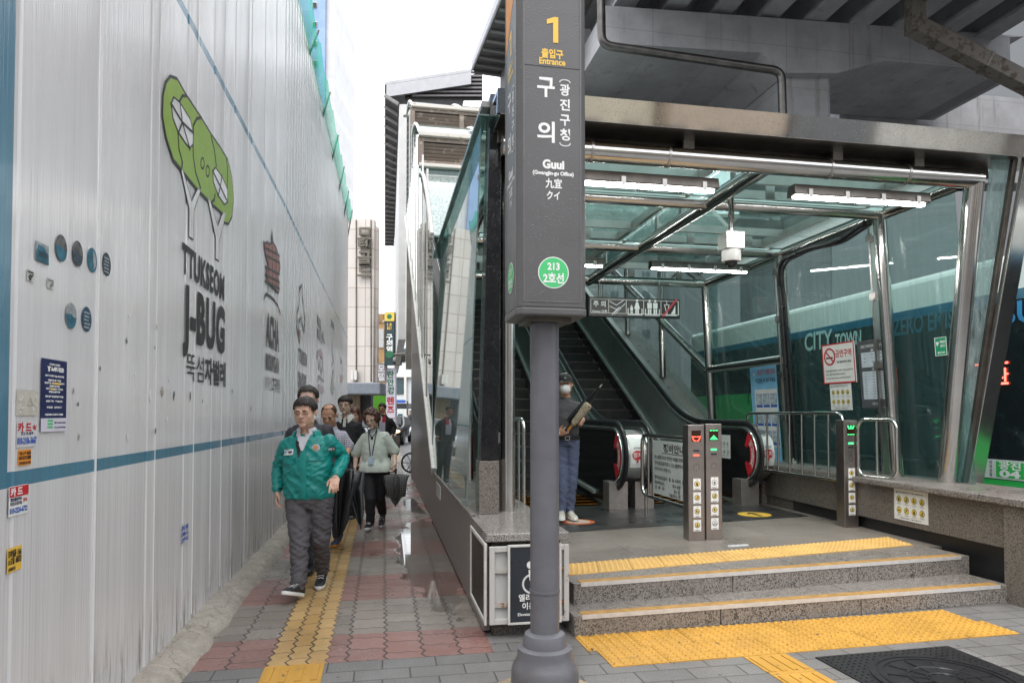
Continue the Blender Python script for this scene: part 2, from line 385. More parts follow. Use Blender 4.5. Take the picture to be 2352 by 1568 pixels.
def block_mat(name, w, l, c0, c1, off=True, jw=.004, rough=(.6, .3), jc=(.05, .045, .04)):
    t = NT(name); u, v, _ = t.xyz()
    cv = t.m('DIVIDE', v, l); ci = t.m('FLOOR', cv)
    cu = t.m('DIVIDE', t.m('ADD', u, t.m('MULTIPLY', t.m('MODULO', t.m('ADD', ci, 100.0), 2.0), w / 2 if off else 0.0)), w)
    fu, fv = t.m('FRACT', cu), t.m('FRACT', cv)
    d = t.m('MINIMUM', t.m('MULTIPLY', t.m('MINIMUM', fu, t.m('SUBTRACT', 1.0, fu)), w), t.m('MULTIPLY', t.m('MINIMUM', fv, t.m('SUBTRACT', 1.0, fv)), l))
    jm = t.ss(d, jw * 1.6, jw * .6); idv = t.comb(t.m('FLOOR', cu), ci, 0.0)
    c = t.mix(t.white(idv), c0, c1); gr = t.noise(95, 3, None, .8)
    c = t.mix(t.lin(gr, .38, .62, 0, .75), c, mul(c0, .42)); c = t.mix(t.lin(t.noise(1.7, 5), .4, .75, 0, .55), c, mul(c0, .5))
    c = t.mix(t.ss(t.vor(5.0), .07, .05), c, (.05, .05, .05)); c = t.mix(t.m('MULTIPLY', jm, .9), c, jc)
    r = t.lin(t.ss(t.noise(1.4, 5), .4, .65), 0, 1, *rough)
    return t.set(c, r, 0, t.bump(t.m('SUBTRACT', t.m('MULTIPLY', gr, .15), jm), .5, .005))
M['pavers'] = paving_mat()
M['blocks'] = block_mat('granite paving blocks', .33, .165, (.185, .178, .172), (.25, .24, .232))
M['asphalt'] = pm('wet asphalt', (.05, .05, .052), .45, 0, .2, 3, .4, 220)
def tactile_mat(name, c, wear):
    t = NT(name); g = t.noise(150, 3, None, .7); b = t.noise(3.0, 5, None, .65)
    k = t.mix(t.lin(b, .35, .7, 0, 1), mul(c, .82), mul(c, 1.05)); k = t.mix(t.lin(g, .45, .7, 0, .25), k, mul(c, .5))
    ch = t.ss(t.noise(13, 5, None, .75), wear, wear + .03); k = t.mix(ch, k, (.06, .05, .045))
    return t.set(k, t.lin(b, .3, .7, .34, .55), 0, t.bump(t.m('SUBTRACT', t.m('MULTIPLY', g, .3), ch), .3, .003))
M['tactile'] = tactile_mat('yellow tactile tile', (.54, .29, .045), .63)
M['tactile_pale'] = tactile_mat('pale yellow tactile tile', (.60, .37, .11), .74)
def puddle_mat():
    t = NT('rain water'); n, l = t.n, t.l
    tr = n.new("ShaderNodeBsdfTransparent"); tr.inputs[0].default_value = (.50, .47, .44, 1)
    gl = n.new("ShaderNodeBsdfGlossy"); gl.inputs["Roughness"].default_value = .01
    fr = n.new("ShaderNodeFresnel"); fr.inputs[0].default_value = 1.5; mx = n.new("ShaderNodeMixShader")
    l.new(t.bump(t.noise(14, 2), .02, .004), gl.inputs["Normal"])
    l.new(fr.outputs[0], mx.inputs[0]); l.new(tr.outputs[0], mx.inputs[1]); l.new(gl.outputs[0], mx.inputs[2]); l.new(mx.outputs[0], t.out.inputs[0]); return t.mat
M['puddle'] = puddle_mat()
# ================================================================ GROUND
ROT = R(10.69)
LANE = Matrix.Translation((-.657, 4.386, 0)) @ Matrix.Rotation(ROT, 4, 'Z')
ENT = Matrix.Translation((-.04, 5.9, 0)) @ Matrix.Rotation(ROT, 4, 'Z')
LI, EI = LANE.inverted(), ENT.inverted()
def lz(x, y, z=0.0): return LI @ onz(x, y, z)
def ez(x, y, z=0.0): return EI @ onz(x, y, z)
g = MB().box(-150, -60, -.30, 150, 260, -.012).build('ground', M['asphalt'], None, False); tag(g, kind='structure')
pl = MB().box(-7, -9, -.011, 14, 0, 0).build('plaza_paving', M['blocks'], None, False); pl.matrix_world = LANE; tag(pl, kind='structure')
pr = MB().box(.55, 0, -.011, 6, 3.4, 0).build('plaza_paving', M['blocks'], None, False); pr.matrix_world = LANE; tag(pr, kind='structure')
lp = MB().box(-3, 0, -.011, .55, 60, 0).build('lane_paving', M['pavers'], None, False); lp.matrix_world = LANE; tag(lp, kind='structure')
# tactile tiles -----------------------------------------------------
def domes(mb, x0, y0, x1, y1, z, n, r=.0125, h=.006):
    for i in range(n):
        for j in range(n):
            cx, cy = x0 + (x1 - x0) * (i + .5) / n, y0 + (y1 - y0) * (j + .5) / n
            a = [[(cx + q * math.cos(k * math.pi / 4), cy + q * math.sin(k * math.pi / 4), zz) for k in range(8)] for q, zz in ((r, z), (r * .8, z + h * .7), (r * .35, z + h))]
            mb.rings(a)
def bars(mb, x0, y0, x1, y1, z, n=4, along='y'):
    for i in range(n):
        w = (x1 - x0) / n; c = x0 + w * (i + .5); m = .03
        mb.prism([(c - .018, y0 + m), (c + .018, y0 + m), (c + .018, y1 - m), (c - .018, y1 - m)], z + .006, 2, z)
tb = MB()
for k in range(5):
    y1, y0 = -.004 - .31 * k, -.31 * (k + 1); tb.box(-.87, y0, .0, -.515, y1, .006); bars(tb, -.87, y0, -.515, y1, .006)
o = tb.build('tactile_paving', M['tactile'], None, True, .002); o.matrix_world = LANE; tag(o, kind='structure')
# warning tiles in front of the steps (two rows), measured on the ground
wa, wb, wc, wd = onz(1318, 1462), onz(2150, 1396), onz(2315, 1482), onz(1388, 1552)
wx = ((wb - wa) + (wc - wd)).normalized(); WT = Matrix.Translation(wa) @ Matrix.Rotation(math.atan2(wx.y, wx.x), 4, 'Z')
tw = MB(); TN = 8; tw_w = (wb - wa).length / TN; dn = .30
for j in range(2):
    for i in range(TN):
        x0, y1 = i * tw_w + j * .06, -j * dn; h = .005 + rnd.uniform(-.001, .002)
        tw.box(x0 + .003, y1 - dn + .002, 0, x0 + tw_w - .002, y1 - .002, h); domes(tw, x0, y1 - dn, x0 + tw_w, y1, h, 6, .019, .011)
o = tw.build('tactile_paving', M['tactile'], None, True); o.matrix_world = WT; tag(o, kind='structure')
dl = WT.inverted() @ onz(1728, 1522)
td = MB()
for k in range(3):
    y1 = -2 * dn - .01 - .31 * k; td.box(dl.x, y1 - .305, 0, dl.x + .30, y1, .006); bars(td, dl.x, y1 - .305, dl.x + .30, y1, .006)
o = td.build('tactile_paving', M['tactile'], None, True, .002); o.matrix_world = WT; tag(o, kind='structure')
# manhole cover -----------------------------------------------------
mh0 = WT.inverted() @ onz(1868, 1508)
mh = thing('manhole_cover', 'black studded square manhole cover with round lid set in the paving before the steps', 'manhole cover'); mh.matrix_world = WT
M['iron'] = pm('wet cast iron', (.022, .022, .025), .32, .3, .3, 12, .15, 60)
sx, sy, S = mh0.x, mh0.y - .02, 1.0
b = MB().box(sx, sy - S, 0, sx + S, sy, .008)
for i in range(22):
    for j in range(22):
        px, py = sx + .03 + i * .0427, sy - .03 - j * .0427
        if math.hypot(px - sx - .5, py - sy + .5) > .42: b.rings([[(px + q * math.cos(k * 2.094), py + q * math.sin(k * 2.094), zz) for k in range(3)] for q, zz in ((.009, .008), (.004, .013))])
b.build('frame', M['iron'], mh, True)
lid = MB(); cx, cy = sx + .5, sy - .5
lid.lathe([(.40, .0085), (.40, .016), (.37, .016), (.37, .011), (.35, .011), (.35, .015), (.33, .015), (.33, .010), (0.001, .010)], 48, (cx, cy, 0))
for a in range(12): lid.bar((cx + .08 * math.cos(a*R(30)), cy + .08 * math.sin(a*R(30)), .011), (cx + .31 * math.cos(a*R(30)), cy + .31 * math.sin(a*R(30)), .011), .022, .008)
for q in (.10, .2): lid.tube([(cx + q*math.cos(k*R(15)), cy + q*math.sin(k*R(15)), .011) for k in range(25)], .008, 6)
lid.build('lid', M['iron'], mh, True)
def kerb_mat():
    t = NT('rough mortar kerb'); n = t.noise(9, 6, None, .7); c = t.mix(t.lin(n, .3, .7, 0, 1), (.24, .215, .18), (.40, .36, .31)); wv = t.n.new("ShaderNodeVectorMath"); wv.operation = 'ADD'; t.l.new(t.scale((1.5, 3.2, 2.4)), wv.inputs[0]); nz = t.n.new("ShaderNodeTexNoise"); nz.inputs["Scale"].default_value = 6; t.l.new(t.tc, nz.inputs["Vector"]); t.l.new(nz.outputs[1], wv.inputs[1])
    e = t.ss(t.vor(1.0, wv.outputs[0], 'DISTANCE_TO_EDGE'), .016, .004); g = t.noise(90, 3, None, .7); c = t.mix(t.m('MULTIPLY', e, .5), c, (.10, .085, .07)); c = t.mix(t.ss(g, .58, .68), c, (.12, .10, .085))
    return t.set(c, .8, 0, t.bump(t.m('SUBTRACT', t.m('ADD', t.m('MULTIPLY', n, .6), t.m('MULTIPLY', g, .3)), t.m('MULTIPLY', e, .4)), .7, .010))
# kerb of rough concrete along the hoarding --------------------------
HY0 = 3.93; HDIR = Vector((-.1724, .98503, 0)); HROT = math.atan2(HDIR.y, HDIR.x)
HW1 = Matrix.Translation((-2.12, HY0, 0)) @ Matrix.Rotation(HROT, 4, 'Z')
rings = []
for i in range(150):
    x = -3.2 + i * .13
    w = .225 + .03 * noise.noise((x * 1.3, 0, 5)) + .03 * noise.noise((x * 4, 2, 5)); h = .085 + .025 * noise.noise((x * 1.7, 9, 0))
    rr = []
    for k in range(9):
        a = k / 8; yy = .05 - (w + .05) * a; zz = h * (1 - a ** 3.2) + .014 * noise.noise((x * 5, a * 4, 1)) + .006 * noise.noise((x * 17, a * 9, 1))
        rr.append((x, yy, max(zz, .0) if k < 8 else -.02))
    rr += [(x, .05, -.02)]
    rings.append(rr)
o = MB().rings(rings).build('kerb', kerb_mat(), None, True, ang=80); o.matrix_world = HW1; tag(o, kind='structure')
# puddles ------------------------------------------------------------
def puddle(pts):
    loc = [lz(*p) for p in pts]; out = []
    n = len(loc)
    for i in range(n):
        a, b_ = loc[i], loc[(i + 1) % n]
        for k in range(8):
            q = a.lerp(b_, k / 8); d = .03 * noise.noise((q.x * 5, q.y * 2.5, 3)) + .03 * noise.noise((q.x * 17, q.y * 11, 3)); out.append((q.x + d, q.y + d * 1.5))
    m = MB(); tr = geometry.tessellate_polygon([[Vector((p[0], p[1], 0)) for p in out]])
    m.add([(p[0], p[1], .004) for p in out], [tuple(x) for x in tr])
    o = m.build('puddle', M['puddle'], None, False); o.matrix_world = LANE; tag(o, kind='structure')
puddle([(925, 1150), (950, 1143), (965, 1165), (980, 1180), (950, 1176), (935, 1172)])
# ================================================================ HOARDING
hoard = thing('hoarding', 'long pale grey steel hoarding with blue stripe and printed district emblems beside the lane', 'hoarding')
hoard.matrix_world = HW1
def ribwall(x0, x1, zt0, zt1, pitch, gw, gd, ph):
    xs = []; x = x0 - (x0 - ph) % pitch - pitch
    while x < x1 + pitch:
        for dx, dy in ((0, 0), (gw * .2, gd), (gw * .8, gd), (gw, 0), (gw + (pitch - gw) * .33, .0022), (gw + (pitch - gw) * .66, .003)):
            q = x + dx
            if x0 <= q <= x1: xs.append((q, dy + .0012 * noise.noise((q * 3, 0, 7))))
        x += pitch
    xs = [(x0, 0)] + xs + [(x1, 0)]
    m = MB(); n = len(xs)
    zt = lambda x: zt0 + (zt1 - zt0) * (x - x0) / (x1 - x0)
    vs = [(x, y, .03) for x, y in xs] + [(x, y, zt(x)) for x, y in xs] + [(x, .06, .03) for x, y in xs] + [(x, .06, zt(x)) for x, y in xs]
    fs = []
    for i in range(n - 1): fs += [(i, i + 1, n + i + 1, n + i), (n + i, n + i + 1, 3 * n + i + 1, 3 * n + i), (2 * n + i + 1, 2 * n + i, 3 * n + i, 3 * n + i + 1)]
    fs += [(0, n, 3 * n, 2 * n), (n - 1, 3 * n - 1, 4 * n - 1, 2 * n - 1)]
    return m.add(vs, fs)
ribwall(-3.3, 5.0, 7.5, 7.8, .715, .05, .007, -.69 + .715).build('panel_wall', M['hoarding'], hoard, True, ang=25)
W2P = HW1 @ Vector((5.0, 0, 0)); W2D = Vector((-.189, 1, 0)).normalized()
HW2 = Matrix.Translation(W2P) @ Matrix.Rotation(math.atan2(W2D.y, W2D.x), 4, 'Z'); REL2 = HW1.inverted() @ HW2
w2 = ribwall(0, 16.4, 7.8, 8.75, .30, .09, .016, .02).build('panel_wall', M['hoarding_ribbed'], hoard, True, ang=25); w2.matrix_local = REL2
n1 = HW1.to_3x3() @ Vector((0, 1, 0)); n2 = HW2.to_3x3() @ Vector((0, 1, 0))
def hp(x, y): p = HW1.inverted() @ onpl(x, y, HW1.translation, n1); return (p.x, p.z)
def hp2(x, y): p = HW2.inverted() @ onpl(x, y, HW2.translation, n2); return (p.x, p.z)
# white joint strips
for sxp in (233 - 10, ):
    x0 = hp(222, 800)[0]; MB().box(x0, -.004, .12, x0 + .011, .002, 7.5).build('joint_strip', M['white'], hoard, False)
for q in (hp(352, 1300)[0], hp(441, 1300)[0], hp(505, 1300)[0], hp(560, 1300)[0]):
    MB().box(q, -.002, .12, q + .004, .002, 7.5).build('joint_strip', M['white'], hoard, False)
# lettering -----------------------------------------------------------
lt = MB()
text(lt, 'TTUKSEOM', hp(417, 560)[0], 2.515, .275, -.005, 'LEFT', .012, 1, 0, 1.18)
text(lt, 'J-BUG', hp(420, 660)[0], 2.08, .50, -.005, 'LEFT', .024, 1, 0, 1.17)
text(lt, '뚝섬', hp(427, 820)[0], 1.80, .215, -.005, 'LEFT', 0, 1, 0, .44)
text(lt, '자벌레', hp(427, 820)[0] + .47, 1.80, .215, -.005, 'LEFT', .008, 1, 0, .66)
lt.build('lettering', M['black'], hoard, False); lt = MB()
text(lt, 'ACHA', hp(611, 740)[0], 2.34, .50, -.005, 'LEFT', .022, 1, 0, .88)
text(lt, 'MOUNTAIN', hp(611, 740)[0], 2.06, .25, -.005, 'LEFT', .012, 1, 0, .90)
text(lt, '아차산', hp(608, 870)[0], 1.83, .19, -.005, 'LEFT', 0, 1, 0, .42)
text(lt, '고구려정', hp(608, 870)[0] + .46, 1.83, .19, -.005, 'LEFT', .004, 1, 0, .56)
lt.build('lettering', M['black'], hoard, False)
lt2 = MB()
x2 = hp2(686, 800)[0]
text(lt2, 'TTUKSEOM', x2, 2.36, .29, -.006, 'LEFT', .014, 1, 0, 1.15)
text(lt2, 'PARK', x2, 1.82, .54, -.006, 'LEFT', .022, 1, 0, 1.15)
text(lt2, '뚝섬유원지', x2, 1.60, .20, -.006, 'LEFT', .002, 1, 0, 1.05)
o = lt2.build('lettering', M['black'], hoard, False); o.matrix_local = REL2
# bug shaped tower emblem ----------------------------------------------
def e1(x, y): return hp(x * .36, y * .36)
def inset(poly, d):
    n = len(poly); c = sum(poly[i][0] * poly[(i+1) % n][1] - poly[(i+1) % n][0] * poly[i][1] for i in range(n)); sg = 1 if c > 0 else -1; out = []
    for i in range(n):
        a, b_, c_ = Vector(poly[i-1]), Vector(poly[i]), Vector(poly[(i+1) % n])
        t1, t2 = (b_ - a).normalized(), (c_ - b_).normalized(); nn = Vector((-(t1.y + t2.y), t1.x + t2.x)); nn = nn.normalized() * sg
        out.append(tuple(b_ + nn * d))
    return out
bug = [(1080,475),(1125,492),(1180,590),(1280,742),(1340,842),(1400,930),(1450,1010),(1478,1130),(1488,1270),(1478,1390),(1455,1437),(1425,1425),(1418,1372),(1340,1305),(1280,1245),(1250,1215),(1160,1105),(1100,1030),(1052,880),(1028,740),(1031,600),(1050,515)]
leg1 = [(1140,1045),(1152,1038),(1218,1275),(1265,1175),(1287,1188),(1236,1345),(1230,1535),(1199,1515),(1200,1335)]
leg2 = [(1313,1230),(1329,1240),(1385,1435),(1418,1345),(1440,1355),(1396,1545),(1393,1672),(1370,1655),(1370,1520)]
win1 = [(1083,660),(1100,612),(1140,645),(1208,755),(1228,850),(1225,930),(1205,952),(1180,925),(1130,850),(1095,760)]
win2 = [(1350,1090),(1368,1062),(1410,1120),(1445,1200),(1447,1290),(1428,1312),(1385,1250),(1355,1165)]
E = lambda pts: [e1(*p) for p in pts]
em_b, em_g, em_w = MB(), MB(), MB()
em_b.prism(E(bug), -.0045, 1, -.004); em_g.prism(inset(E(bug), .022), -.0055, 1, -.005)
for L in (leg1, leg2):
    em_b.prism(E(L), -.0045, 1, -.004); em_w.prism(inset(E(L), .016), -.0055, 1, -.005)
for wv, ctr in ((win1, (1155, 780)), (win2, (1400, 1190))):
    em_b.prism(E(wv), -.0065, 1, -.006); em_w.prism(inset(E(wv), .016), -.0075, 1, -.007)
    for p in wv[::2]: em_b.stroke([e1(*ctr), e1(*p)], .02, -.008, -.0085)
for st in ([(1140,645),(1158,612),(1182,612)],[(1225,900),(1228,800),(1250,757),(1280,750)],[(1130,855),(1136,950),(1158,1035),(1150,1090)],[(1225,900),(1228,1000),(1243,1100),(1275,1200)],[(1342,870),(1362,950),(1376,1060)],[(1440,1010),(1448,1090),(1445,1200)],[(1345,1290),(1362,1275),(1368,1240)]):
    em_b.stroke(E(st), .022, -.006, -.0066)
for ex, ey in ((1287, 1042), (1320, 1092)):
    em_b.stroke(E([(ex + 11 * math.cos(a), ey + 34 * math.sin(a)) for a in (k * math.pi / 8 for k in range(16))]), .014, -.006, -.0066, 1, True)
em = em_b.build('emblem', M['black'], hoard, False)
em_g.build('emblem', pm('leaf green print', (.26, .42, .045), .35, 0, .06), hoard, False)
em_w.build('emblem', M['hoarding'], hoard, False)
# pagoda emblem above the mountain wording
def e2(x, y): return hp(x * .36, 470.4 + y * .36)
pg, pk = MB(), MB()
pag = [(1733,150),(1742,235),(1760,265),(1778,330),(1788,400),(1780,440),(1770,450),(1780,480),(1780,560),(1768,570),(1750,545),(1700,490),(1696,395),(1706,380),(1685,300),(1678,225),(1690,240),(1702,228),(1715,245),(1728,235)]
pk.prism([e2(*p) for p in pag], -.0045, 1, -.004)
pg.prism(inset([e2(*p) for p in pag[1:]], .03), -.0055, 1, -.005)
for yy in (300, 345, 420, 470, 510): pk.stroke([e2(1690, yy - 25), e2(1782, yy + 25)], .03, -.006, -.0066)
for xx in (1712, 1735, 1758): pk.stroke([e2(xx, 270), e2(xx, 560)], .02, -.006, -.0066)
for xx, a, b_ in ((1705, 480, 580), (1725, 510, 585), (1750, 545, 600), (1768, 560, 640)): pk.stroke([e2(xx, a), e2(xx, b_)], .015, -.004, -.0046)
pk.stroke([e2(*p) for p in ((1683,600),(1695,568),(1725,585),(1750,610),(1770,640),(1787,695))], .03, -.004, -.0046)
pk.build('emblem', M['black'], hoard, False); pg.build('emblem', pm('brick red print', (.30, .075, .05), .35, 0, .15), hoard, False)
# drop, house and leaf emblems on the ribbed stretch
def e3(x, y): return hp2(602 + x * .288, 489 + y * .288)
dk, dp, dg2, db = MB(), MB(), MB(), MB()
dk.stroke([e3(*p) for p in ((300,600),(318,575),(325,720),(342,850),(335,950),(320,900),(310,830),(290,880),(285,970),(275,900),(278,800),(292,740),(295,620),(300,600))], .05, -.006, -.0065)
dp.prism([e3(*p) for p in ((290,940),(300,925),(306,960),(300,1050),(292,1010))], -.0065, 1, -.006)
dk.prism([e3(*p) for p in ((441,815),(470,860),(470,935),(441,880))], -.0062, 1, -.006); dk.prism([e3(*p) for p in ((441,915),(464,945),(464,1030),(441,990))], -.0062, 1, -.006)
dk.prism([e3(*p) for p in ((549,850),(573,885),(573,930),(549,900))], -.0062, 1, -.006)
dk.stroke([e3(*p) for p in ((470,1000),(484,950),(494,1040),(480,990),(474,1040))], .06, -.006, -.0065)
dk.stroke([e3(*p) for p in ((444,1160),(450,1250),(462,1160),(468,1330),(482,1170),(488,1340),(450,1300),(444,1340))], .06, -.006, -.0065)
dk.stroke([e3(*p) for p in ((555,1000),(560,1120),(570,1180),(553,1220))], .07, -.006, -.0065)
dk.stroke([e3(*p) for p in ((620,1150),(628,1200),(635,1170),(640,1270))], .08, -.006, -.0065)
dpk = MB(); dpk.prism([e3(*p) for p in ((436,1110),(462,1078),(484,1120),(484,1185),(462,1135),(437,1165))], -.0062, 1, -.006); dpk.prism([e3(*p) for p in ((446,1362),(488,1380),(488,1440),(446,1425))], -.0062, 1, -.006)
dg2.prism([e3(*p) for p in ((565,1240),(575,1270),(568,1370),(552,1450),(547,1400),(558,1300))], -.0062, 1, -.006)
db.prism([e3(*p) for p in ((560,1400),(572,1382),(580,1395),(566,1450),(556,1455))], -.0062, 1, -.006)
dp.prism([e3(*p) for p in ((628,1282),(642,1295),(645,1340),(632,1365),(620,1330))], -.0062, 1, -.006)
for q, mt in ((dk, M['black']), (dp, pm('brown print', (.28, .10, .06), .4)), (dpk, pm('plum print', (.30, .09, .20), .4)), (dg2, pm('olive print', (.25, .28, .06), .4)), (db, pm('slate blue print', (.10, .18, .26), .4))):
    o = q.build('emblem', mt, hoard, False); o.matrix_local = REL2
# green net above the hoarding
def net_mat():
    t = NT('green construction net'); n, l = t.n, t.l
    tr = n.new("ShaderNodeBsdfTransparent"); df = n.new("ShaderNodeBsdfDiffuse"); df.inputs[0].default_value = (.03, .42, .27, 1)
    tl = n.new("ShaderNodeBsdfTranslucent"); tl.inputs[0].default_value = (.03, .5, .33, 1)
    a = n.new("ShaderNodeMixShader"); a.inputs[0].default_value = .5; l.new(df.outputs[0], a.inputs[1]); l.new(tl.outputs[0], a.inputs[2])
    m = n.new("ShaderNodeMixShader"); l.new(t.lin(t.noise(1.2, 3), .3, .7, .45, .8), m.inputs[0]); l.new(tr.outputs[0], m.inputs[1]); l.new(a.outputs[0], m.inputs[2]); l.new(m.outputs[0], t.out.inputs[0]); return t.mat
nm = MB(); N = 60; vs = []
for i in range(N + 1):
    x = .3 + i * .268
    sag = .12 * abs(math.sin(i * math.pi / 6))
    zt = 7.8 + .95 * x / 16.4
    vs += [(x, -.03, zt - .25), (x, -.13 + .05 * noise.noise((x * .7, 4, 0)), zt + .06 - sag), (x, -.14, zt + .32 - sag * 1.6)]
fs = []
for i in range(N): fs += [(i*3, i*3+3, i*3+4, i*3+1), (i*3+1, i*3+4, i*3+5, i*3+2)]
nm.add(vs, fs)
net = thing('safety_net', 'green safety net rising above the top edge of the far hoarding', 'net'); net.matrix_world = HW2
nm.build('mesh', net_mat(), net, True)
pb = MB(); [pb.tube([(.3 + k * 2.68, .09, 7.6), (.3 + k * 2.68, -.14, 8.10 + .95 * (.3 + k * 2.68) / 16.4)], .02, 8) for k in range(7)]
pb.each('post', M['steel_dark'], net)
# ================================================================ STATION ENTRANCE (frame: a across, b along the lane, z up)
W3 = ENT.to_3x3()
def ea(x, y, a): return EI @ onpl(x, y, ENT @ Vector((a, 0, 0)), W3 @ Vector((1, 0, 0)))
def eb(x, y, b): return EI @ onpl(x, y, ENT @ Vector((0, b, 0)), W3 @ Vector((0, 1, 0)))
def ent(name, label, cat, group=None): o = thing(name, label, cat, group=group); o.matrix_world = ENT; return o
def exy(X, Y): v = EI @ Vector((X, Y, 0)); return (v.x, v.y)
PZ, S1 = .30, .146
SL = .55                                                   # slope of the escalators
# steps and platform ------------------------------------------------
steps = ent('entrance_steps', 'two grey granite steps with yellow and silver nosings up to the entrance', 'steps')
p1l, p1r = exy(.43, 4.78), exy(4.10, 5.66); p2l, p2r = exy(.45, 5.06), exy(4.04, 6.06)
def stepblock(a, b_, depth, z1, name):
    A, B = Vector(a), Vector(b_); d = (B - A).normalized(); nn = Vector((-d.y, d.x)); L = (B - A).length
    m = MB(); cuts = [0, L * .36, L * .68, L] if z1 > .2 else [0, L * .30, L * .62, L]
    for s, e in zip(cuts, cuts[1:]):
        q = [A + d * (s + .004), A + d * (e - .004), A + d * (e - .004) + nn * depth, A + d * (s + .004) + nn * depth]
        m.prism([tuple(v) for v in q], z1, 2, 0)
    m.build(name, M['granite'], steps, False, .006)
    n1_ = MB(); n2_ = MB(); s, e = .06, L - .10
    q = [A + d * s + nn * .002, A + d * e + nn * .002, A + d * e + nn * .085, A + d * s + nn * .085]; n1_.prism([tuple(v) for v in q], z1 + .005, 2, z1 + .0005)
    q = [A + d * s - nn * .005, A + d * e - nn * .005, A + d * e + nn * .001, A + d * s + nn * .001]; n2_.prism([tuple(v) for v in q], z1 + .004, 2, z1 - .025)
    nz = n2_.build('nosing', pm('anodised nosing', (.60, .59, .58), .45, .3, .1, 20), steps, False)
    n1_.build('grip_strip', pm('worn yellow grip', (.34, .19, .05), .6, 0, .25, 14, .2, 120), nz, False)
    return d, nn
stepblock(p1l, p1r, .55, S1, 'step'); d2, nn2 = stepblock(p2l, p2r, .42, PZ, 'step')
B2 = Vector(p2l) + nn2 * .42; B2r = Vector(p2r) + nn2 * .42
pf = MB().prism([tuple(B2), tuple(B2r), (4.30, B2r.y), (4.30, 5.2), (.12, 5.2), (.12, B2.y)], PZ - .001, 2, 0)
o = pf.build('platform', block_mat('granite slabs', 1.15, .62, (.23, .202, .176), (.275, .242, .21), True, .003, (.5, .26), (.09, .08, .07)), None, False); o.matrix_world = ENT; tag(o, kind='structure')
# tactile strip on the platform
ta, tb_, tc, td_ = ez(1296, 1297, PZ), ez(2040, 1234, PZ), ez(2098, 1252, PZ), ez(1296, 1322, PZ)
tt = MB(); NT_ = 12
for i in range(NT_):
    def lp_(f): return ta.lerp(tb_, f), td_.lerp(tc, f)
    (u0, l0), (u1, l1) = lp_(i / NT_), lp_((i + .985) / NT_)
    tt.prism([(l0.x, l0.y), (l1.x, l1.y), (u1.x, u1.y), (u0.x, u0.y)], PZ + .006, 2, PZ - .0005)
    for p in range(6):
        for q in range(6):
            c = l0.lerp(l1, (p + .5) / 6).lerp(u0.lerp(u1, (p + .5) / 6), (q + .5) / 6)
            tt.rings([[(c.x + r_ * math.cos(k * math.pi / 3), c.y + r_ * math.sin(k * math.pi / 3), zz) for k in range(6)] for r_, zz in ((.021, PZ + .006), (.009, PZ + .017))])
o = tt.build('tactile_paving', M['tactile_pale'], None, True); o.matrix_world = ENT; tag(o, kind='structure')
# ribbed metal floor plate in front of the escalators
def plate_mat():
    t = NT('grooved landing plate'); x, y, z = t.xyz()
    g = t.m('PINGPONG', x, .016); gb = t.ss(g, .004, .010); w = t.noise(2.5, 4)
    c = t.mix(gb, (.05, .05, .052), (.26, .255, .25)); st = t.ss(t.noise(1.0, 3, t.comb(t.m('MULTIPLY', x, 2.0), t.m('MULTIPLY', y, 9.0), 0.0)), .5, .6)
    c = t.mix(t.m('MULTIPLY', st, .35), c, (.03, .03, .03))
    return t.set(c, t.lin(w, .3, .7, .22, .45), .85, t.bump(gb, .5, .003))
M['plate'] = plate_mat()
e0, e1_ = ez(1296, 1226, PZ), ez(1885, 1186, PZ)
fpl = ent('landing_plate', 'grooved metal landing plate before the escalators', 'floor plate')
MB().prism([(.30, e0.y), (4.05, e1_.y + .05), (4.05, 4.6), (.30, 4.6)], PZ + .006, 2, PZ + .001).build('plate', M['plate'], fpl, False)
# floor stickers
def disc_sticker(px, py, r, label, c0, c1, arrow):
    c = ez(px, py, PZ); t = ent('floor_sticker', label, 'sticker'); m = MB(); m.lathe([(r, PZ + .0065), (r, PZ + .0085), (.001, PZ + .0085)], 40, (c.x, c.y, 0)); m.build('disc', c0, t, False)
    m = MB()
    if arrow:
        for s in (-1, 1): m.prism([(c.x, c.y + .15), (c.x + s * .09, c.y + .02), (c.x + s * .05, c.y + .02), (c.x, c.y + .09)], PZ + .0105, 2, PZ + .009)
        m.prism([(c.x - .02, c.y - .16), (c.x + .02, c.y - .16), (c.x + .02, c.y + .08), (c.x - .02, c.y + .08)], PZ + .0103, 2, PZ + .009)
    else:
        m.lathe([(r * .72, PZ + .009), (r * .72, PZ + .0105), (.001, PZ + .0105)], 40, (c.x, c.y, 0))
    m.build('arrow' if arrow else 'inner_disc', c1, t, False)
disc_sticker(1733, 1182, .20, 'round yellow floor sticker with a black arrow on the landing plate', M['yellow_print'], M['black'], True)
disc_sticker(1328, 1199, .19, 'round orange and white no entry floor sticker at the foot of the left escalator', pm('orange red print', (.55, .12, .03), .5), pm('worn pale print', (.55, .45, .38), .5, 0, .3, 20), False)
c = ez(1695, 1253, PZ); lf = ent('paper_scrap', 'grey paper scrap lying on the wet platform', 'paper scrap')
MB().prism([(c.x - .13, c.y - .05), (c.x + .10, c.y - .03), (c.x + .13, c.y + .06), (c.x - .09, c.y + .035)], PZ + .004, 2, PZ + .001).build('sheet', pm('wet grey paper', (.42, .42, .43), .5), lf, False)
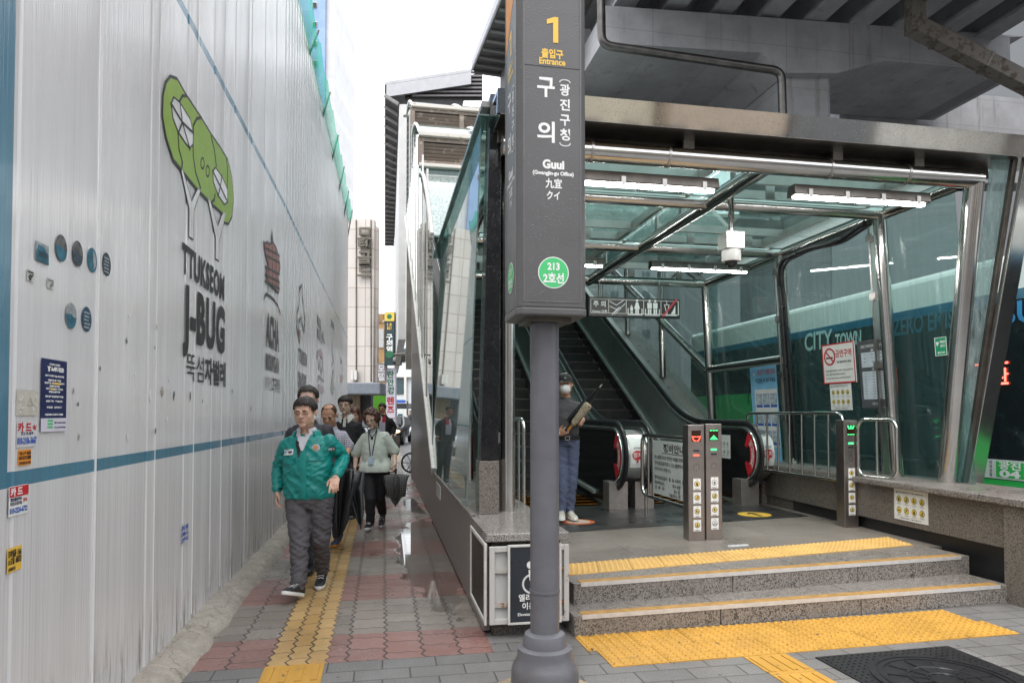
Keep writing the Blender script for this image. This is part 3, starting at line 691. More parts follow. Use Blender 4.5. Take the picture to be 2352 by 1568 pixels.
# left granite plinth with cap and rusting display frame --------------
pli = ent('granite_plinth', 'low granite plinth with polished cap at the left end of the entrance', 'plinth')
MB().box(-.30, -1.02, 0, .20, 6.0, .655).build('body', M['granite_dark'], pli, False)
MB().prism([(-.345, -1.09), (.245, -1.10), (.245, .55), (-.345, .55)], .716, 2, .657).build('cap', granite('polished plinth cap', (.40, .37, .34), (.25, .23, .215), (.05, .048, .045), .25), pli, False, .01)
MB().box(-.34, .555, .657, .245, 4.6, .714).build('cap', M['granite'], pli, False, .006)
clad = ent('clad_wall', 'dark stone wall with painted reflection streaks rising beside the lane under the glass', 'wall')
cw = MB()
for k in range(9):
    b0, b1 = -.98 + k * 1.42, -.98 + (k + 1) * 1.42 - .004
    def top(b): return .72 if b < 4.0 else .72 + (b - 4.0) * SL
    def bot(b): return 0.02
    pts = [(b0, .02), (b1, .02), (b1, top(b1))] + ([(4.0, .72)] if b0 < 4.0 < b1 else []) + [(b0, top(b0))]
    cw.prism(pts, -.352, 0, -.305)
def streak_mat():
    t = NT('cladding with painted reflection streaks'); x, y, z = t.xyz()
    s = t.noise(1.0, 5, t.comb(0.0, t.m('MULTIPLY', y, 7.0), t.m('MULTIPLY', z, .35)), .6); s2 = t.noise(220, 2, None, .7)
    c = t.mix(t.lin(s, .35, .68, 0, 1), (.125, .114, .105), (.30, .28, .26)); c = t.mix(t.lin(s2, .4, .65, 0, .35), c, (.04, .036, .032))  # vertical streaks put the wall's striped reflections into the colour
    return t.set(c, t.lin(s, .3, .7, .28, .42), 0, t.bump(s2, .1, .002))
M['streak'] = streak_mat()
cw.each('panel', M['streak'], clad, False)
MB().box(-.356, -.3, .70, -.31, 3.9, .735).build('sill', M['granite'], clad, False)
MB().bar((-.355, 3.9, .74), (-.355, 17.5, .74 + 13.6 * SL), .05, .11).build('sloping_trim', M['frame_white'], clad, False, .004)
# rusting display cabinet in front of the plinth
cab = ent('display_cabinet', 'rusting white steel frame cabinet holding an elevator sign in front of the granite plinth', 'cabinet')
fb = eb(1120, 1240, -1.10); fe = eb(1300, 1440, -1.10)
x0, x1, zt, zb = -.33, .235, .632, .10
m = MB()
for xx in (x0 + .018, x1 - .018): m.box(xx - .018, -1.135, zb, xx + .018, -1.10, zt)
for zz in (zt - .018, zb + .018): m.box(x0 + .0365, -1.134, zz - .018, x1 - .0365, -1.10, zz + .018)
m.build('frame', M['rusty_white'], cab, False, .003)
m = MB(); [m.box(x0 + .037, -1.128, zz, -.20, -1.10, zz + .028) for zz in (.45, .215)]; m.each('bracket', rusty('rusty bracket', (.42, .40, .37), (.22, .08, .02), .5), cab, False)
m = MB(); [m.box(.15, -1.128, zz, x1 - .037, -1.10, zz + .028) for zz in (.45, .215)]; m.each('bracket', rusty('rustier bracket', (.40, .36, .32), (.24, .085, .02), .45), cab, False)
MB().box(x0 + .02, -1.105, zb + .02, x1 - .02, -1.06, zt - .02).build('back_panel', rusty('stained white panel', (.50, .50, .49), (.25, .12, .05), .68), cab, False)
m = MB(); m.box(-.352, -1.10, zb, -.338, -.30, zt + .01); m.build('side_panel', M['granite_wall'], cab, False)
m = MB()
for q in ((-1.105, -1.07), (-.33, -.30)): m.box(-.362, q[0], zb - .01, -.345, q[1], zt + .02)
for q in (zb - .01, zt - .01): m.box(-.361, -1.069, q, -.346, -.331, q + .03)
m.build('side_frame', M['frame_white'], cab, False, .003)
MB().box(-.29, -1.05, .0, .19, -.9, .10).build('base', M['granite_dark'], cab, False)
sgn = ent('elevator_sign', 'dark blue grey elevator information sign with a white wheelchair symbol', 'sign')
MB().box(-.19, -1.150, .115, .16, -1.137, .630).build('panel', pm('dark slate panel', (.025, .030, .038), .3, 0, .2, 3), sgn, False)
m = MB(); m.box(-.205, -1.156, .10, -.19, -1.135, .645); m.box(.16, -1.156, .10, .175, -1.135, .645); m.box(-.1895, -1.156, .10, .1595, -1.135, .1148); m.box(-.1895, -1.156, .6302, .1595, -1.135, .645)
m.build('frame', M['frame_white'], sgn, False, .002)
m = MB(); Y0 = -1.1515; cx = -.012
text(m, '엘리베이터', cx, .262, .052, Y0, 'CENTER', .0012); text(m, '이용안내', cx, .205, .052, Y0, 'CENTER', .0012); text(m, 'Elevator Information', cx, .158, .030, Y0, 'CENTER', .0005)
m.build('lettering', M['white'], sgn, False)
m = MB(); ks = .011
m.prism([(cx - .035 + .026 * math.cos(a*R(20)), .505 + .026 * math.sin(a*R(20))) for a in range(18)], Y0 - .001, 1, Y0)
m.stroke([(cx - .036, .465), (cx - .030, .405), (cx + .035, .405), (cx + .055, .345), (cx + .075, .35)], .024, Y0, Y0 - .001)
m.stroke([(cx - .034, .44), (cx + .02, .44)], .016, Y0, Y0 - .0013)
m.stroke([(cx - .05 + 0 + .0 + .062 * math.cos(R(a)) + .025, .375 + .062 * math.sin(R(a))) for a in range(110, 345, 12)], .014, Y0, Y0 - .0007)
m.build('wheelchair_symbol', M['white'], sgn, False)
# canopy --------------------------------------------------------------
can = ent('station_entrance', 'glass and stainless steel canopy over the subway entrance', 'entrance canopy')
BZ = 3.76
bs = [-.30, .80, 2.72, 4.95]
MB().tube([(-.10, bs[0], BZ + .01), (4.50, bs[0], BZ + .01)], .085, 24).build('beam', M['steel'], can)
for b in bs[1:]: MB().tube([(0, b, BZ), (4.32, b, BZ)], .072, 24).build('beam', M['steel'], can)
MB().tube([(2.30, bs[0], BZ), (2.30, 5.1, BZ)], .078, 24).build('purlin', M['steel'], can)
MB().tube([(4.38, bs[0] + .1, BZ), (4.33, 5.0, BZ)], .07, 20).build('purlin', M['steel'], can)
MB().tube([(0, bs[0] + .1, BZ), (0, 5.0, BZ)], .07, 20).build('purlin', M['steel'], can)
m = MB()
for a in (.66, 1.35, 2.9, 3.7): m.tube([(a - .012, bs[0], BZ + .01), (a + .012, bs[0], BZ + .01)], .092, 24)
m.each('clamp_ring', M['steel_satin'], can); m = MB()
# posts
for i, b in enumerate((.0, .8, 2.72, 4.95)):
    MB().tube([(0, b, PZ if i else .716), (0, b, BZ)], .058 if i else .066, 20).build('post', M['steel'], can)
lean = [((4.52, .15, .84), (4.46, bs[0], BZ + .05)), ((4.50, .80, .84), (4.32, .80, BZ)), ((4.50, 2.72, .84), (4.32, 2.72, BZ)), ((4.48, 4.95, .3), (4.32, 4.95, BZ))]
for i, (p, q) in enumerate(lean): MB().tube([p, q], .085 if i == 0 else .068, 24).build('post', M['steel'], can)
for p, q in lean[1:3]:                                      # flat glazing bars beside each post
    P_, Q_ = Vector(p) + Vector((.08, -.26 if p[1] < .5 else .26, 0)), Vector(q) + Vector((.10, -.26 if p[1] < .5 else .26, .1))
    m = MB(); m.bar(P_, Q_, .03, .09, (1, 0, 0)); gb_ = m.build('glazing_bar', M['steel_satin'], can, False, .003)
    m = MB()
    for f in (.22, .42, .68, .9):
        c0, c1 = Vector(p).lerp(Vector(q), f), P_.lerp(Q_, f); m.bar(c0.lerp(c1, .3), c1, .03, .07); m.box(c1.x - .045, c1.y - .05, c1.z - .04, c1.x - .012, c1.y + .05, c1.z + .04)
    m.each('bracket', M['steel_satin'], gb_, False)
# outermost leaning fin at the right front corner
MB().bar((4.75, .06, .86), (4.86, -.56, 4.1), .17, .05, (0, 1, 0)).build('corner_fin', M['steel'], can, False, .006)
MB().bar((4.66, .09, .86), (4.74, -.46, 3.95), .05, .04, (0, 1, 0)).build('corner_fin', M['steel_dark'], can, False, .004)
MB().add([(4.57, .13, .86), (4.66, .08, .86), (4.74, -.44, 3.95), (4.53, -.42, 3.95), (4.57, .142, .86), (4.66, .092, .86), (4.74, -.428, 3.95), (4.53, -.408, 3.95)], [(0,1,2,3),(7,6,5,4),(0,4,5,1),(1,5,6,2),(2,6,7,3),(3,7,4,0)]).build('corner_pane', M['glass_side'], can, False)
# roof
fz0, fz1 = 3.93, 4.115
MB().prism([(-.53, fz0), (-.565, fz1), (-.30, fz1 + .01), (-.30, fz1 - .02), (-.53, fz1 - .03), (-.50, fz0)], 5.3, 0, -.18).build('fascia', M['fascia'], can, False)
MB().box(-.15, -.53, fz0 - .004, 5.2, -.20, fz0 + .02).build('soffit', M['steel_dark'], can, False)
MB().box(-.12, -.199, fz0 - .10, 4.72, -.16, fz0 + .03).build('edge_beam', M['steel_dark'], can, False, .004)
# glazing grid under the roof panes
m = MB(); gz0, gz1 = BZ + .15, BZ + .25
alongs = [.10, .80, 1.45, 2.10, 2.52, 3.15, 3.80, 4.25]
for a in (.12, 2.08, 2.54, 4.22): m.box(a - .025, -.15, gz0, a + .025, 5.0, gz1)
for b in (.02, .58, 1.05, 2.45, 2.98, 4.70):
    for a0, a1 in ((.146, 2.054), (2.566, 4.194)): m.box(a0, b - .025, gz0 + .002, a1, b + .025, gz1 - .002)
m.each('glazing_bar', M['steel_satin'], can, False)
m = MB()
for b in bs:
    for a in (.5, 1.55, 3.0, 3.85):
        m.box(a - .05, b - .012, BZ + .05, a + .05, b + .012, gz1); 
for b in (.3, 1.5, 2.2, 3.4, 4.2):
    m.box(2.29, b - .04, BZ + .05, 2.31, b + .04, gz1)
m.each('bracket', M['steel_satin'], can, False)
for a0, a1 in ((-.30, 2.29), (2.31, 5.0)):
    for b0, b1 in ((-.28, .79), (.81, 2.71), (2.73, 5.0)):
        MB().box(a0 + .004, b0, gz1 + .002, a1 - .004, b1, gz1 + .014).build('roof_pane', M['glass_roof'], can, False)
# left outer glass wall
for b0, b1 in ((.12, 1.5), (1.5, 2.9), (2.9, 4.35)):
    q = MB(); q.add([(-.345, b0 + .006, .74), (-.333, b0 + .006, .74), (-.333, b1 - .006, .74), (-.345, b1 - .006, .74), (-.215, b0 + .006, 4.16), (-.203, b0 + .006, 4.16), (-.203, b1 - .006, 4.16), (-.215, b1 - .006, 4.16)], [(0,3,2,1),(4,5,6,7),(0,1,5,4),(1,2,6,5),(2,3,7,6),(3,0,4,7)]); q.build('wall_pane', M['glass_side'], can, False)
m = MB(); [m.bar((-.305, b, .74), (-.175, b, 4.14), .05, .04, (0, 1, 0)) for b in (1.5, 2.9, 4.33)]; m.each('mullion', M['steel_dark'], can, False)
MB().box(-.24, -.10, 4.165, -.15, 4.4, 4.22).build('top_rail', pm('grey painted trim', (.22, .22, .22), .4, 0, .1), can, False, .004)
m = MB(); m.add([(-.255, -.16, 1.16), (-.105, -.16, 1.16), (-.105, .06, 1.16), (-.255, .06, 1.16), (-.175, -.16, 4.26), (-.075, -.16, 4.26), (-.075, .06, 4.26), (-.175, .06, 4.26)], [(0,3,2,1),(4,5,6,7),(0,1,5,4),(1,2,6,5),(2,3,7,6),(3,0,4,7)]); m.build('corner_pillar', M['black_stone'], can, False, .004)
MB().box(-.268, -.165, .717, -.10, .065, 1.158).build('pillar_foot', granite('polished brown granite', (.26, .225, .20), (.17, .15, .135), (.05, .045, .04), .15), can, False, .004)
MB().box(-.07, .07, .72, -.055, .11, 4.0).build('glazing_bar', M['steel_dark'], can, False)
m = MB(); [m.box(-.10, .0, z, -.06, .03, z + .09) for z in (1.3, 2.2, 3.3)]; m.each('bracket', M['steel_satin'], can, False)
# right glass wall: leaning in a little (plane frame GPM: x towards the street, z up, faces -y)
GX, GZ = Vector((0, -1, 0)), Vector((-.063, 0, 1)).normalized(); GY = GZ.cross(GX)
GPL = Matrix(((GX.x, GY.x, GZ.x, 4.60), (GX.y, GY.y, GZ.y, 0), (GX.z, GY.z, GZ.z, .86), (0, 0, 0, 1)))
GPM = ENT @ GPL; GPI = GPM.inverted(); GPN = GPM.to_3x3() @ Vector((0, 1, 0))
def gp(x, y): p = GPI @ onpl(x, y, GPM.translation, GPN); return p.x, p.z
for b0, b1 in ((-.1, 1.05), (1.06, 2.97), (2.98, 5.0)):
    w = MB().box(-b1, .0, 0, -b0, .012, 2.95).build('wall_pane', M['glass_green'], can, False); w.matrix_local = GPL
# wall rails between third and fourth posts, rising along the escalator
MB().tube([(4.36, 2.75, 2.30), (4.38, 4.95, 2.30)], .062, 18).build('rail', M['steel'], can)
MB().tube([(4.38, 4.95, 2.30), (4.38, 16.0, 2.30 + 11.05 * SL)], .07, 18).build('rail', M['steel'], can)
MB().tube([(4.33, 4.95, BZ), (4.33, 16.0, BZ + 11.05 * SL)], .07, 18).build('rail', M['steel'], can)
MB().tube([(0, 4.95, BZ), (0, 16.0, BZ + 11.05 * SL)], .07, 18).build('rail', M['steel'], can)
for k in range(1, 5):
    b = 4.95 + 1.95 * k
    if k < 5:
        MB().tube([(4.38, b, .9 + (b - 4.4) * SL), (4.33, b, BZ + (b - 4.95) * SL)], .06, 16).build('post', M['steel'], can)
        MB().box(4.46, b + .2, .9 + (b - 4.2) * SL, 4.50, b + .29, BZ + (b - 4.7) * SL).build('glazing_bar', M['steel_satin'], can, False)
MB().prism([(5.02, .30), (5.02, BZ + .25), (16, BZ + .25 + 10.98 * SL), (16, .9 + 11 * SL)], 4.585, 0, 4.575).build('wall_pane', M['glass_green'], can, False)
# solid ramp under the escalators and stone ledge on the right
MB().prism([(4.8, .0), (17.5, 12.7 * SL), (17.5, -.1), (4.8, -.1)], 4.75, 0, .02).build('ramp', M['concrete_dark'], can, False)
MB().prism([(2.9, .62), (4.4, .86), (16, .95 + 11.6 * SL), (16, .5 + 11.6 * SL), (4.6, .25), (2.9, .25)], 4.75, 0, 4.12).build('ledge', M['granite'], can, False)
# stepped roof of the rising stair hall: curved panes and louvres
def vault(b0, z0, b1, z1, a0=-.33, a1=4.85):
    m = MB(); pts = []
    for k in range(9):
        t = k / 8; pts.append((b0 + (b1 - b0) * t, z0 + (z1 - z0) * (math.sin(t * math.pi / 2) * .75 + t * .25)))
    poly = pts + [(p[0] + .01, p[1] - .025) for p in reversed(pts)]
    for s in range(4):
        q0 = a0 + (a1 - a0) * s / 4; q1 = a0 + (a1 - a0) * (s + 1) / 4 - .03; m.prism(poly, q1, 0, q0)
    m.build('vault_pane', M['glass_pale'], can, True)
    m = MB()
    for s in range(5):
        q = a0 + (a1 - a0) * s / 4 - .015; m.tube([(q, p[0], p[1] + .01) for p in pts], .035, 6)
    m.each('vault_rib', M['frame_white'], can)
M['louvre'] = rusty('weathered brown louvre', (.20, .155, .125), (.42, .36, .30), .55)
M['cornice'] = rusty('peeling white cornice', (.62, .58, .53), (.38, .22, .12), .60)
def louvre(b, z, h, a0=-.33, a1=4.85):
    lv = MB(); n = 4; fr_ = MB()
    for s in range(n + 1):
        q = a0 + (a1 - a0) * s / n; fr_.box(q - .06, b - .03, z, q + .06, b + .05, z + h)
    fr_.box(a0, b - .034, z + h - .09, a1, b + .05, z + h - .0005); fr_.box(a0, b - .033, z, a1, b + .05, z + .07)
    fr_.build('louvre_frame', M['louvre'], can, False)
    for k in range(5):
        zz = z + .09 + k * (h - .20) / 4.6; lv.bar((a0 + .06, b, zz), (a1, b, zz), .012, .085, (0, -.8, 1))
    lv.build('louvre_blades', M['louvre'], can, False)
    MB().box(a0, b + .06, z, a1, b + .08, z + h).build('louvre_back', M['steel_dark'], can, False)
    MB().box(a0 - .04, b - .12, z + h, a1 + .04, b + .10, z + h + .09).build('cornice', M['cornice'], can, False, .01)
    MB().box(a0 - .04, b - .10, z - .07, a1 + .04, b + .06, z - .001).build('cornice', M['cornice'], can, False, .01)
vault(4.45, 4.24, 8.0, 6.35); louvre(8.05, 6.62, .55)
MB().box(-.33, 8.06, 6.30, 4.85, 8.09, 6.55).build('vault_pane', M['glass_green'], can, False)
vault(8.1, 7.28, 12.1, 8.85); louvre(12.15, 8.98, .62); vault(12.2, 9.72, 16.5, 11.3)
MB().box(-.45, 16.5, 11.3, 5.0, 16.7, 11.48).build('cornice', M['cornice'], can, False)
# left side glass of the rising hall
sp = [(4.42, .98), (4.42, 4.2), (8.0, 6.3), (8.05, 7.25), (12.1, 8.8), (12.15, 9.7), (16.5, 11.3), (16.5, .98 + 12.08 * SL)]
MB().prism(sp, -.325, 0, -.337).build('side_pane', glass('pale side glass', (.40, .50, .48), dirt=.42, dcol=(.60, .64, .64)), can, False)
m = MB()
for b in (5.8, 7.2, 8.6, 10.0, 11.4, 12.8, 14.2):
    zt = .95 + (b - 4.4) * SL; m.box(-.35, b - .015, zt, -.345 + .03, b + .015, zt + 4.0)
m.each('mullion', M['steel_satin'], can, False)
MB().box(-.33, 16.7, 3, 4.85, 16.75, 11.2).build('end_wall', M['concrete_dark'], can, False)
# right granite wall -----------------------------------------------------
rw = ent('granite_wall', 'granite parapet wall with rounded cap under the right hand glass', 'wall')
m = MB(); q = [-.98, .1, 1.35, 2.6, 3.9]
fa = lambda b: 4.04 + .035 * (b + 1)
for s, e in zip(q, q[1:]): m.prism([(fa(s), s + .003), (fa(e), e - .003), (4.72, e - .003), (4.72, s + .003)], .80, 2, .43)
m.prism([(3.99, -1.30), (4.74, -1.30), (4.74, -.985), (3.99, -.985)], .80, 2, 0)
m.build('body', M['granite_wall'], rw, False, .004)
MB().prism([(3.93, -1.36), (4.80, -1.36), (4.80, 3.9), (fa(3.9) - .06, 3.9), (fa(-1) - .07, -.9)], .862, 2, .802).build('cap', M['granite'], rw, False, .02, 3)
MB().prism([(4.13, -.984), (4.66, -.984), (4.66, 3.9), (4.22, 3.9)], .428, 2, .0).build('shadow_gap', M['black'], rw, False)  # black backing painted in for the shadow gap under the wall
MB().prism([(4.19, 2.2), (4.66, 2.2), (4.66, 5.0), (4.19, 5.0)], .80, 2, .2).build('body', M['granite_wall'], rw, False)
# ------------------------------------------------ lights, camera, notice
M['tube'] = emis('fluorescent tube', (1, .98, .94), 34)
def fixture(a0, a1, b, z, label):
    t = ent('ceiling_light', label, 'light', 'fluorescent lights under the canopy beams')
    m = MB(); m.prism([(b - .075, z), (b - .055, z + .10), (b + .055, z + .10), (b + .075, z)], a1, 0, a0); m.build('housing', M['steel_dark'], t, False, .01)
    MB().prism([(b - .022, z - .0005), (b - .018, z - .017), (b + .018, z - .017), (b + .022, z - .0005)], a1 - .03, 0, a0 + .03).build('tube', M['tube'], t, False)
    m = MB()
    for k in range(4): q = a0 + .15 + (a1 - a0 - .3) * k / 3; m.box(q - .02, b - .085, z - .02, q + .02, b - .066, z + .05)
    m.each('clip', M['steel_satin'], t, False)
fixture(.45, 1.88, -.16, 3.55, 'fluorescent light under the front beam just right of the sign column')
fixture(2.62, 4.05, -.16, 3.55, 'fluorescent light under the front beam at the right, longest in view')
fixture(.45, 1.85, 2.92, 3.53, 'distant fluorescent light behind the sign column, under the third beam')
fixture(2.5, 3.95, 2.92, 3.53, 'distant fluorescent light above the dome camera\'s right, under the third beam')
cc = ent('dome_camera', 'white dome security camera hanging on a steel rod under the canopy', 'security camera')
ca, cb = 2.37, .48
MB().tube([(ca, cb, 3.72), (ca, cb, 3.52)], .032, 14).build('rod', M['steel'], cc); MB().tube([(ca, cb, 3.53), (ca, cb, 3.36)], .026, 14).build('rod', M['steel'], cc)
MB().box(ca - .10, cb - .09, 3.19, ca + .10, cb + .09, 3.36).build('box', M['steel_satin'], cc, False, .004)
MB().lathe([(.001, 3.188), (.092, 3.188), (.095, 3.15), (.093, 3.09), (.086, 3.075), (.001, 3.075)], 32, (ca, cb, 0)).build('housing', pm('white plastic', (.70, .70, .68), .4, 0, .04), cc)
MB().ell((ca, cb, 3.075), (.062, .062, .062), 24, 14).build('dome', pm('smoked dome', (.02, .02, .025), .06), cc)
nt_ = ent('notice_sign', 'black hanging notice sign with five safety pictograms over the escalators', 'sign')
nb = 4.80; pa, pb_ = eb(1352, 681, nb), eb(1562, 731, nb); z0, z1, a0, a1 = pb_.z, pa.z, pa.x, pb_.x
MB().box(a0, nb, z0, a1, nb + .10, z1).build('case', M['black'], nt_, False, .004)
MB().box(a0 + .03, nb - .004, z0 + .05, a1 - .02, nb - .001, z1 - .03).build('face', pm('pale sign face', (.62, .60, .56), .4), nt_, False)
cwid = (a1 - a0 - .05 - .02) / 5; wh, dk_ , rd_ = MB(), MB(), MB(); hh = z1 - z0 - .08
for i in range(5):
    l = a0 + .04 + cwid * i; dk_.box(l, nb - .007, z0 + .06, l + cwid - .012, nb - .0045, z1 - .04)
zc = z0 + .05 + hh / 2; yy = nb - .0085; L = lambda i: a0 + .04 + cwid * (i + .5) - .006
text(wh, '주 의', L(0), zc - .005, .105, yy, 'CENTER', .003); text(wh, 'Notice 注意', L(0), zc - .105, .05, yy, 'CENTER', .001)
wh.stroke([(L(1) - .13, zc + .08), (L(1) - .02, zc + .02), (L(1) + .10, zc + .10)], .012, yy, yy - .001); wh.stroke([(L(1) - .13, zc + .0), (L(1) - .02, zc - .05), (L(1) + .08, zc + .0), (L(1) + .13, zc + .05)], .012, yy, yy - .001)
wh.stroke([(L(1) - .09, zc - .13), (L(1) + .03, zc - .02)], .02, yy, yy - .0014); wh.stroke([(L(1) - .05, zc - .13), (L(1) + .06, zc - .03)], .01, yy, yy - .0014)
def figure(mb, x, z, s, y, skirt=False):
    mb.prism([(x + .022 * s * math.cos(k), z + .125 * s + .022 * s * math.sin(k)) for k in (j * math.pi / 6 for j in range(12))], y - .001, 1, y)
    if skirt: mb.prism([(x - .02*s, z + .095*s), (x + .02*s, z + .095*s), (x + .05*s, z - .01*s), (x - .05*s, z - .01*s)], y - .001, 1, y)
    else: mb.prism([(x - .04*s, z + .095*s), (x + .04*s, z + .095*s), (x + .038*s, z + .0*s), (x - .038*s, z + .0*s)], y - .001, 1, y)
    for q in (-.017, .017): mb.prism([(x + (q - .013)*s, z - .008*s), (x + (q + .013)*s, z - .008*s), (x + (q + .013)*s, z - .10*s), (x + (q - .013)*s, z - .10*s)], y - .001, 1, y)
for i in (2, 3): wh.stroke([(L(i) - .12, zc - .03), (L(i) - .12, zc - .13), (L(i) + .12, zc - .13), (L(i) + .12, zc - .03)], .014, yy, yy - .001)
figure(wh, L(2) - .06, zc - .06, .6, yy); figure(wh, L(2) + .035, zc - .02, 1, yy, True); figure(wh, L(3) - .05, zc - .02, 1, yy); figure(wh, L(3) + .05, zc - .02, 1, yy)
wh.stroke([(L(4) - .12, zc - .12), (L(4) + .12, zc - .12)], .02, yy, yy - .001); wh.stroke([(L(4) - .05, zc - .1), (L(4) - .09, zc + .05), (L(4) - .01, zc + .05), (L(4) - .05, zc - .1)], .012, yy, yy - .001); wh.stroke([(L(4) - .05, zc + .05), (L(4) - .05, zc + .11), (L(4) - .075, zc + .12)], .01, yy, yy - .001)
wh.prism([(L(4) + .02, zc - .1), (L(4) + .1, zc - .1), (L(4) + .1, zc + .05), (L(4) + .06, zc - .04)], yy - .001, 1, yy)
rd_.stroke([(L(4) - .12, zc - .14), (L(4) + .12, zc + .14)], .028, yy - .002, yy - .0035)
dk_.build('pictogram_fields', M['black'], nt_, False); wh.build('pictograms', M['white'], nt_, False); rd_.build('prohibition_bar', pm('red bar', (.62, .05, .07), .4), nt_, False)
m = MB(); [m.tube([(a, nb + .05, z1), (a, nb + .05, BZ)], .012, 8) for a in (a0 + .2, a1 - .35)]; m.each('hanger', M['steel'], nt_)
# black cables along the third post
cb_ = ent('cable_bundle', 'black cable bundle strapped along the right beam and down the third post', 'cable')
P3 = lambda z: Vector((4.50 - .18 * (z - .84) / 2.92, 2.72, z))
pts = [(4.22, .9, 3.68), (4.25, 1.4, 3.60), (4.24, 2.0, 3.66), (4.22, 2.55, 3.62), (4.24, 2.66, 3.45)] + [tuple(P3(z) + Vector((-.07, -.07, 0))) for z in (3.2, 2.6, 2.0, 1.4, .95)]
pts = bend(pts, .16, 5); m = MB(); m.tube(pts, .03, 10); m.tube([p + Vector((.03, -.05, -.03)) for p in pts], .018, 8); m.build('cable', M['black_rubber'], cb_)
m = MB(); [m.tube([(P3(z) + Vector((-.105, -.105, 0))), (P3(z) + Vector((0, -.08, 0)))], .012, 6) for z in (3.0, 2.2, 1.5)]; m.each('tie', M['steel'], cb_)
# ================================================================ ESCALATORS
M['esc_panel'] = pm('dark grey escalator panel', (.20, .22, .21), .40, .2, .12, 3)
M['esc_black'] = pm('black escalator skirt', (.012, .012, .013), .14, 0, .2)
M['esc_step'] = pm('black ribbed step', (.030, .030, .032), .42, .2, .3, 8, .25, 120)
BN = 2.45
M['deck_strip'] = pm('pale satin trim', (.62, .66, .64), .35, .6, .06)
def esc_path(off=0.0, b_end=16.0):
    """handrail centre line (b, z), offset outwards by off"""
    r = .42 + off; c = (BN + .42, 1.0); p = [(c[0] + .45, c[1] - r), (c[0], c[1] - r)]
    for k in range(1, 12): a = R(-90 - 15 * k); p.append((c[0] + r * math.cos(a), c[1] + r * math.sin(a)))
    p.append((c[0], c[1] + r)); kb = 4.75
    for k in range(9): t = k / 8; q = kb - .7 + 1.4 * t; p.append((q, c[1] + r + SL * .5 * (1.4) * t * t))
    q = p[-1]; p.append((b_end, q[1] + (b_end - q[0]) * SL)); return p
def escalator(a0, a1, label, group):
    e = ent('escalator', label, 'escalator', group)
    path, inn = esc_path(0), esc_path(-.055)
    for a, sgn_ in ((a0, 1), (a1, -1)):
        top = inn[2:]; lower = [(16, top[-1][1] - 1.15), (4.9, .26), (3.2, .30), (BN + .3, .56)]
        bal = MB().prism([inn[1]] + top + lower, a + .035, 0, a - .035).build('balustrade', M['esc_panel'], e, False)
        # black newel field and its steel edge
        nb_ = [(BN + 2.3, .36), (BN + 2.3, 1.33), (BN + .42, 1.33)] + [(BN + .42 + .33 * math.cos(R(k)), 1.0 + .33 * math.sin(R(k))) for k in range(105, 271, 15)] + [(BN + .75, .36)]
        for s in (-1, 1): MB().prism(nb_, a + s * .0395, 0, a + s * .0355).build('newel_panel', M['esc_black'], bal, False)
        ed = MB()
        for s in (-1, 1): ed.tube([(a + s * .031, p[0], p[1]) for p in esc_path(-.072)[1:]], .016, 8)
        ed.build('edge_trim', M['steel'], bal)
        MB().tube([(a, p[0], p[1]) for p in path], .048, 14, True, .62, (1, 0, 0)).build('handrail', M['black_rubber'], e)
        MB().box(a - .13, BN + .30, PZ + .002, a + .13, BN + .55, .66).build('newel_base', pm('stained steel plate', (.42, .38, .36), .4, .8, .15, 12), e, False, .004)
        # skirt beside the steps and deck strip
        q = a + sgn_ * .06
        MB().prism([(3.2, .30), (4.6, .42), (16, .42 + 11.4 * SL), (16, .05 + 11.4 * SL), (4.6, .20), (3.2, .2)], q + .03, 0, q - .025).build('skirt', M['esc_black'], e, False)
        q2 = a + sgn_ * .055; MB().bar((q2, 3.6, .44), (q2, 4.75, .52), .05, .05, (1, 0, 0)).build('deck_strip', M['deck_strip'], e, False); MB().bar((q2, 4.75, .52), (q2, 16, .52 + 11.25 * SL), .05, .07, (1, 0, 0)).build('deck_strip', M['deck_strip'], e, False)
        # red emergency-stop arc on both faces
        for s in (-1, 1):
            st = MB(); c = (BN + .42, 1.0); out = []
            for k in range(115, 246, 10): out.append((c[0] + .325 * math.cos(R(k)), c[1] + .325 * math.sin(R(k))))
            inn_ = []
            for k in range(245, 114, -10):
                rr = .20 if 142 < k < 218 else .13
                inn_.append((c[0] + rr * math.cos(R(k)), c[1] + rr * math.sin(R(k))))
            st.prism(out + inn_, a + s * .0425, 0, a + s * .0400)
            stk = st.build('stop_sticker', M['red_print'], bal, False)
            tx = MB()
            for ch, k in zip('비상정지', (147, 167, 187, 207)):
                cb2, cz = c[0] + .262 * math.cos(R(k)), c[1] + .262 * math.sin(R(k)); th = R(k - 180) * (1 if s < 0 else 1)
                Mx = Matrix.Translation((a + s * .0432, cb2, cz)) @ Matrix(((0, 1, 0, 0), (s * 1.0, 0, 0, 0), (0, 0, 1, 0), (0, 0, 0, 1))) @ Matrix.Rotation(-th if s > 0 else th, 4, 'Y')
                text(tx, ch, 0, -.035, .10, 0, 'CENTER', .002, 1, 0, None, False, 1, Mx)
            tx.build('lettering', M['white'], stk, False)
    # steps
    w0, w1 = a0 + .086, a1 - .081
    for k in range(22):
        b = 4.35 + .40 * k; z = PZ + (0 if k < 1 else .02 if k < 2 else .02 + .22 * (k - 1))
        m = MB(); m.box(w0, b, z - .55, w1, b + .405, z)
        n_ = 26
        st_ = m.build('step', M['esc_step'], e, False); m = MB(); m.box(w0 + .02, b - .003, z - .022, w1 - .02, b - .0005, z - .004); m.build('tread_edge', M['steel_dark'], st_, False)
    m = MB()
    for k in range(4): m.box(w0, 3.30 + .32 * k, PZ + .006, w1, 3.315 + .32 * k, PZ + .0085)
    m.build('comb_lines', M['orange_print'], e, False)
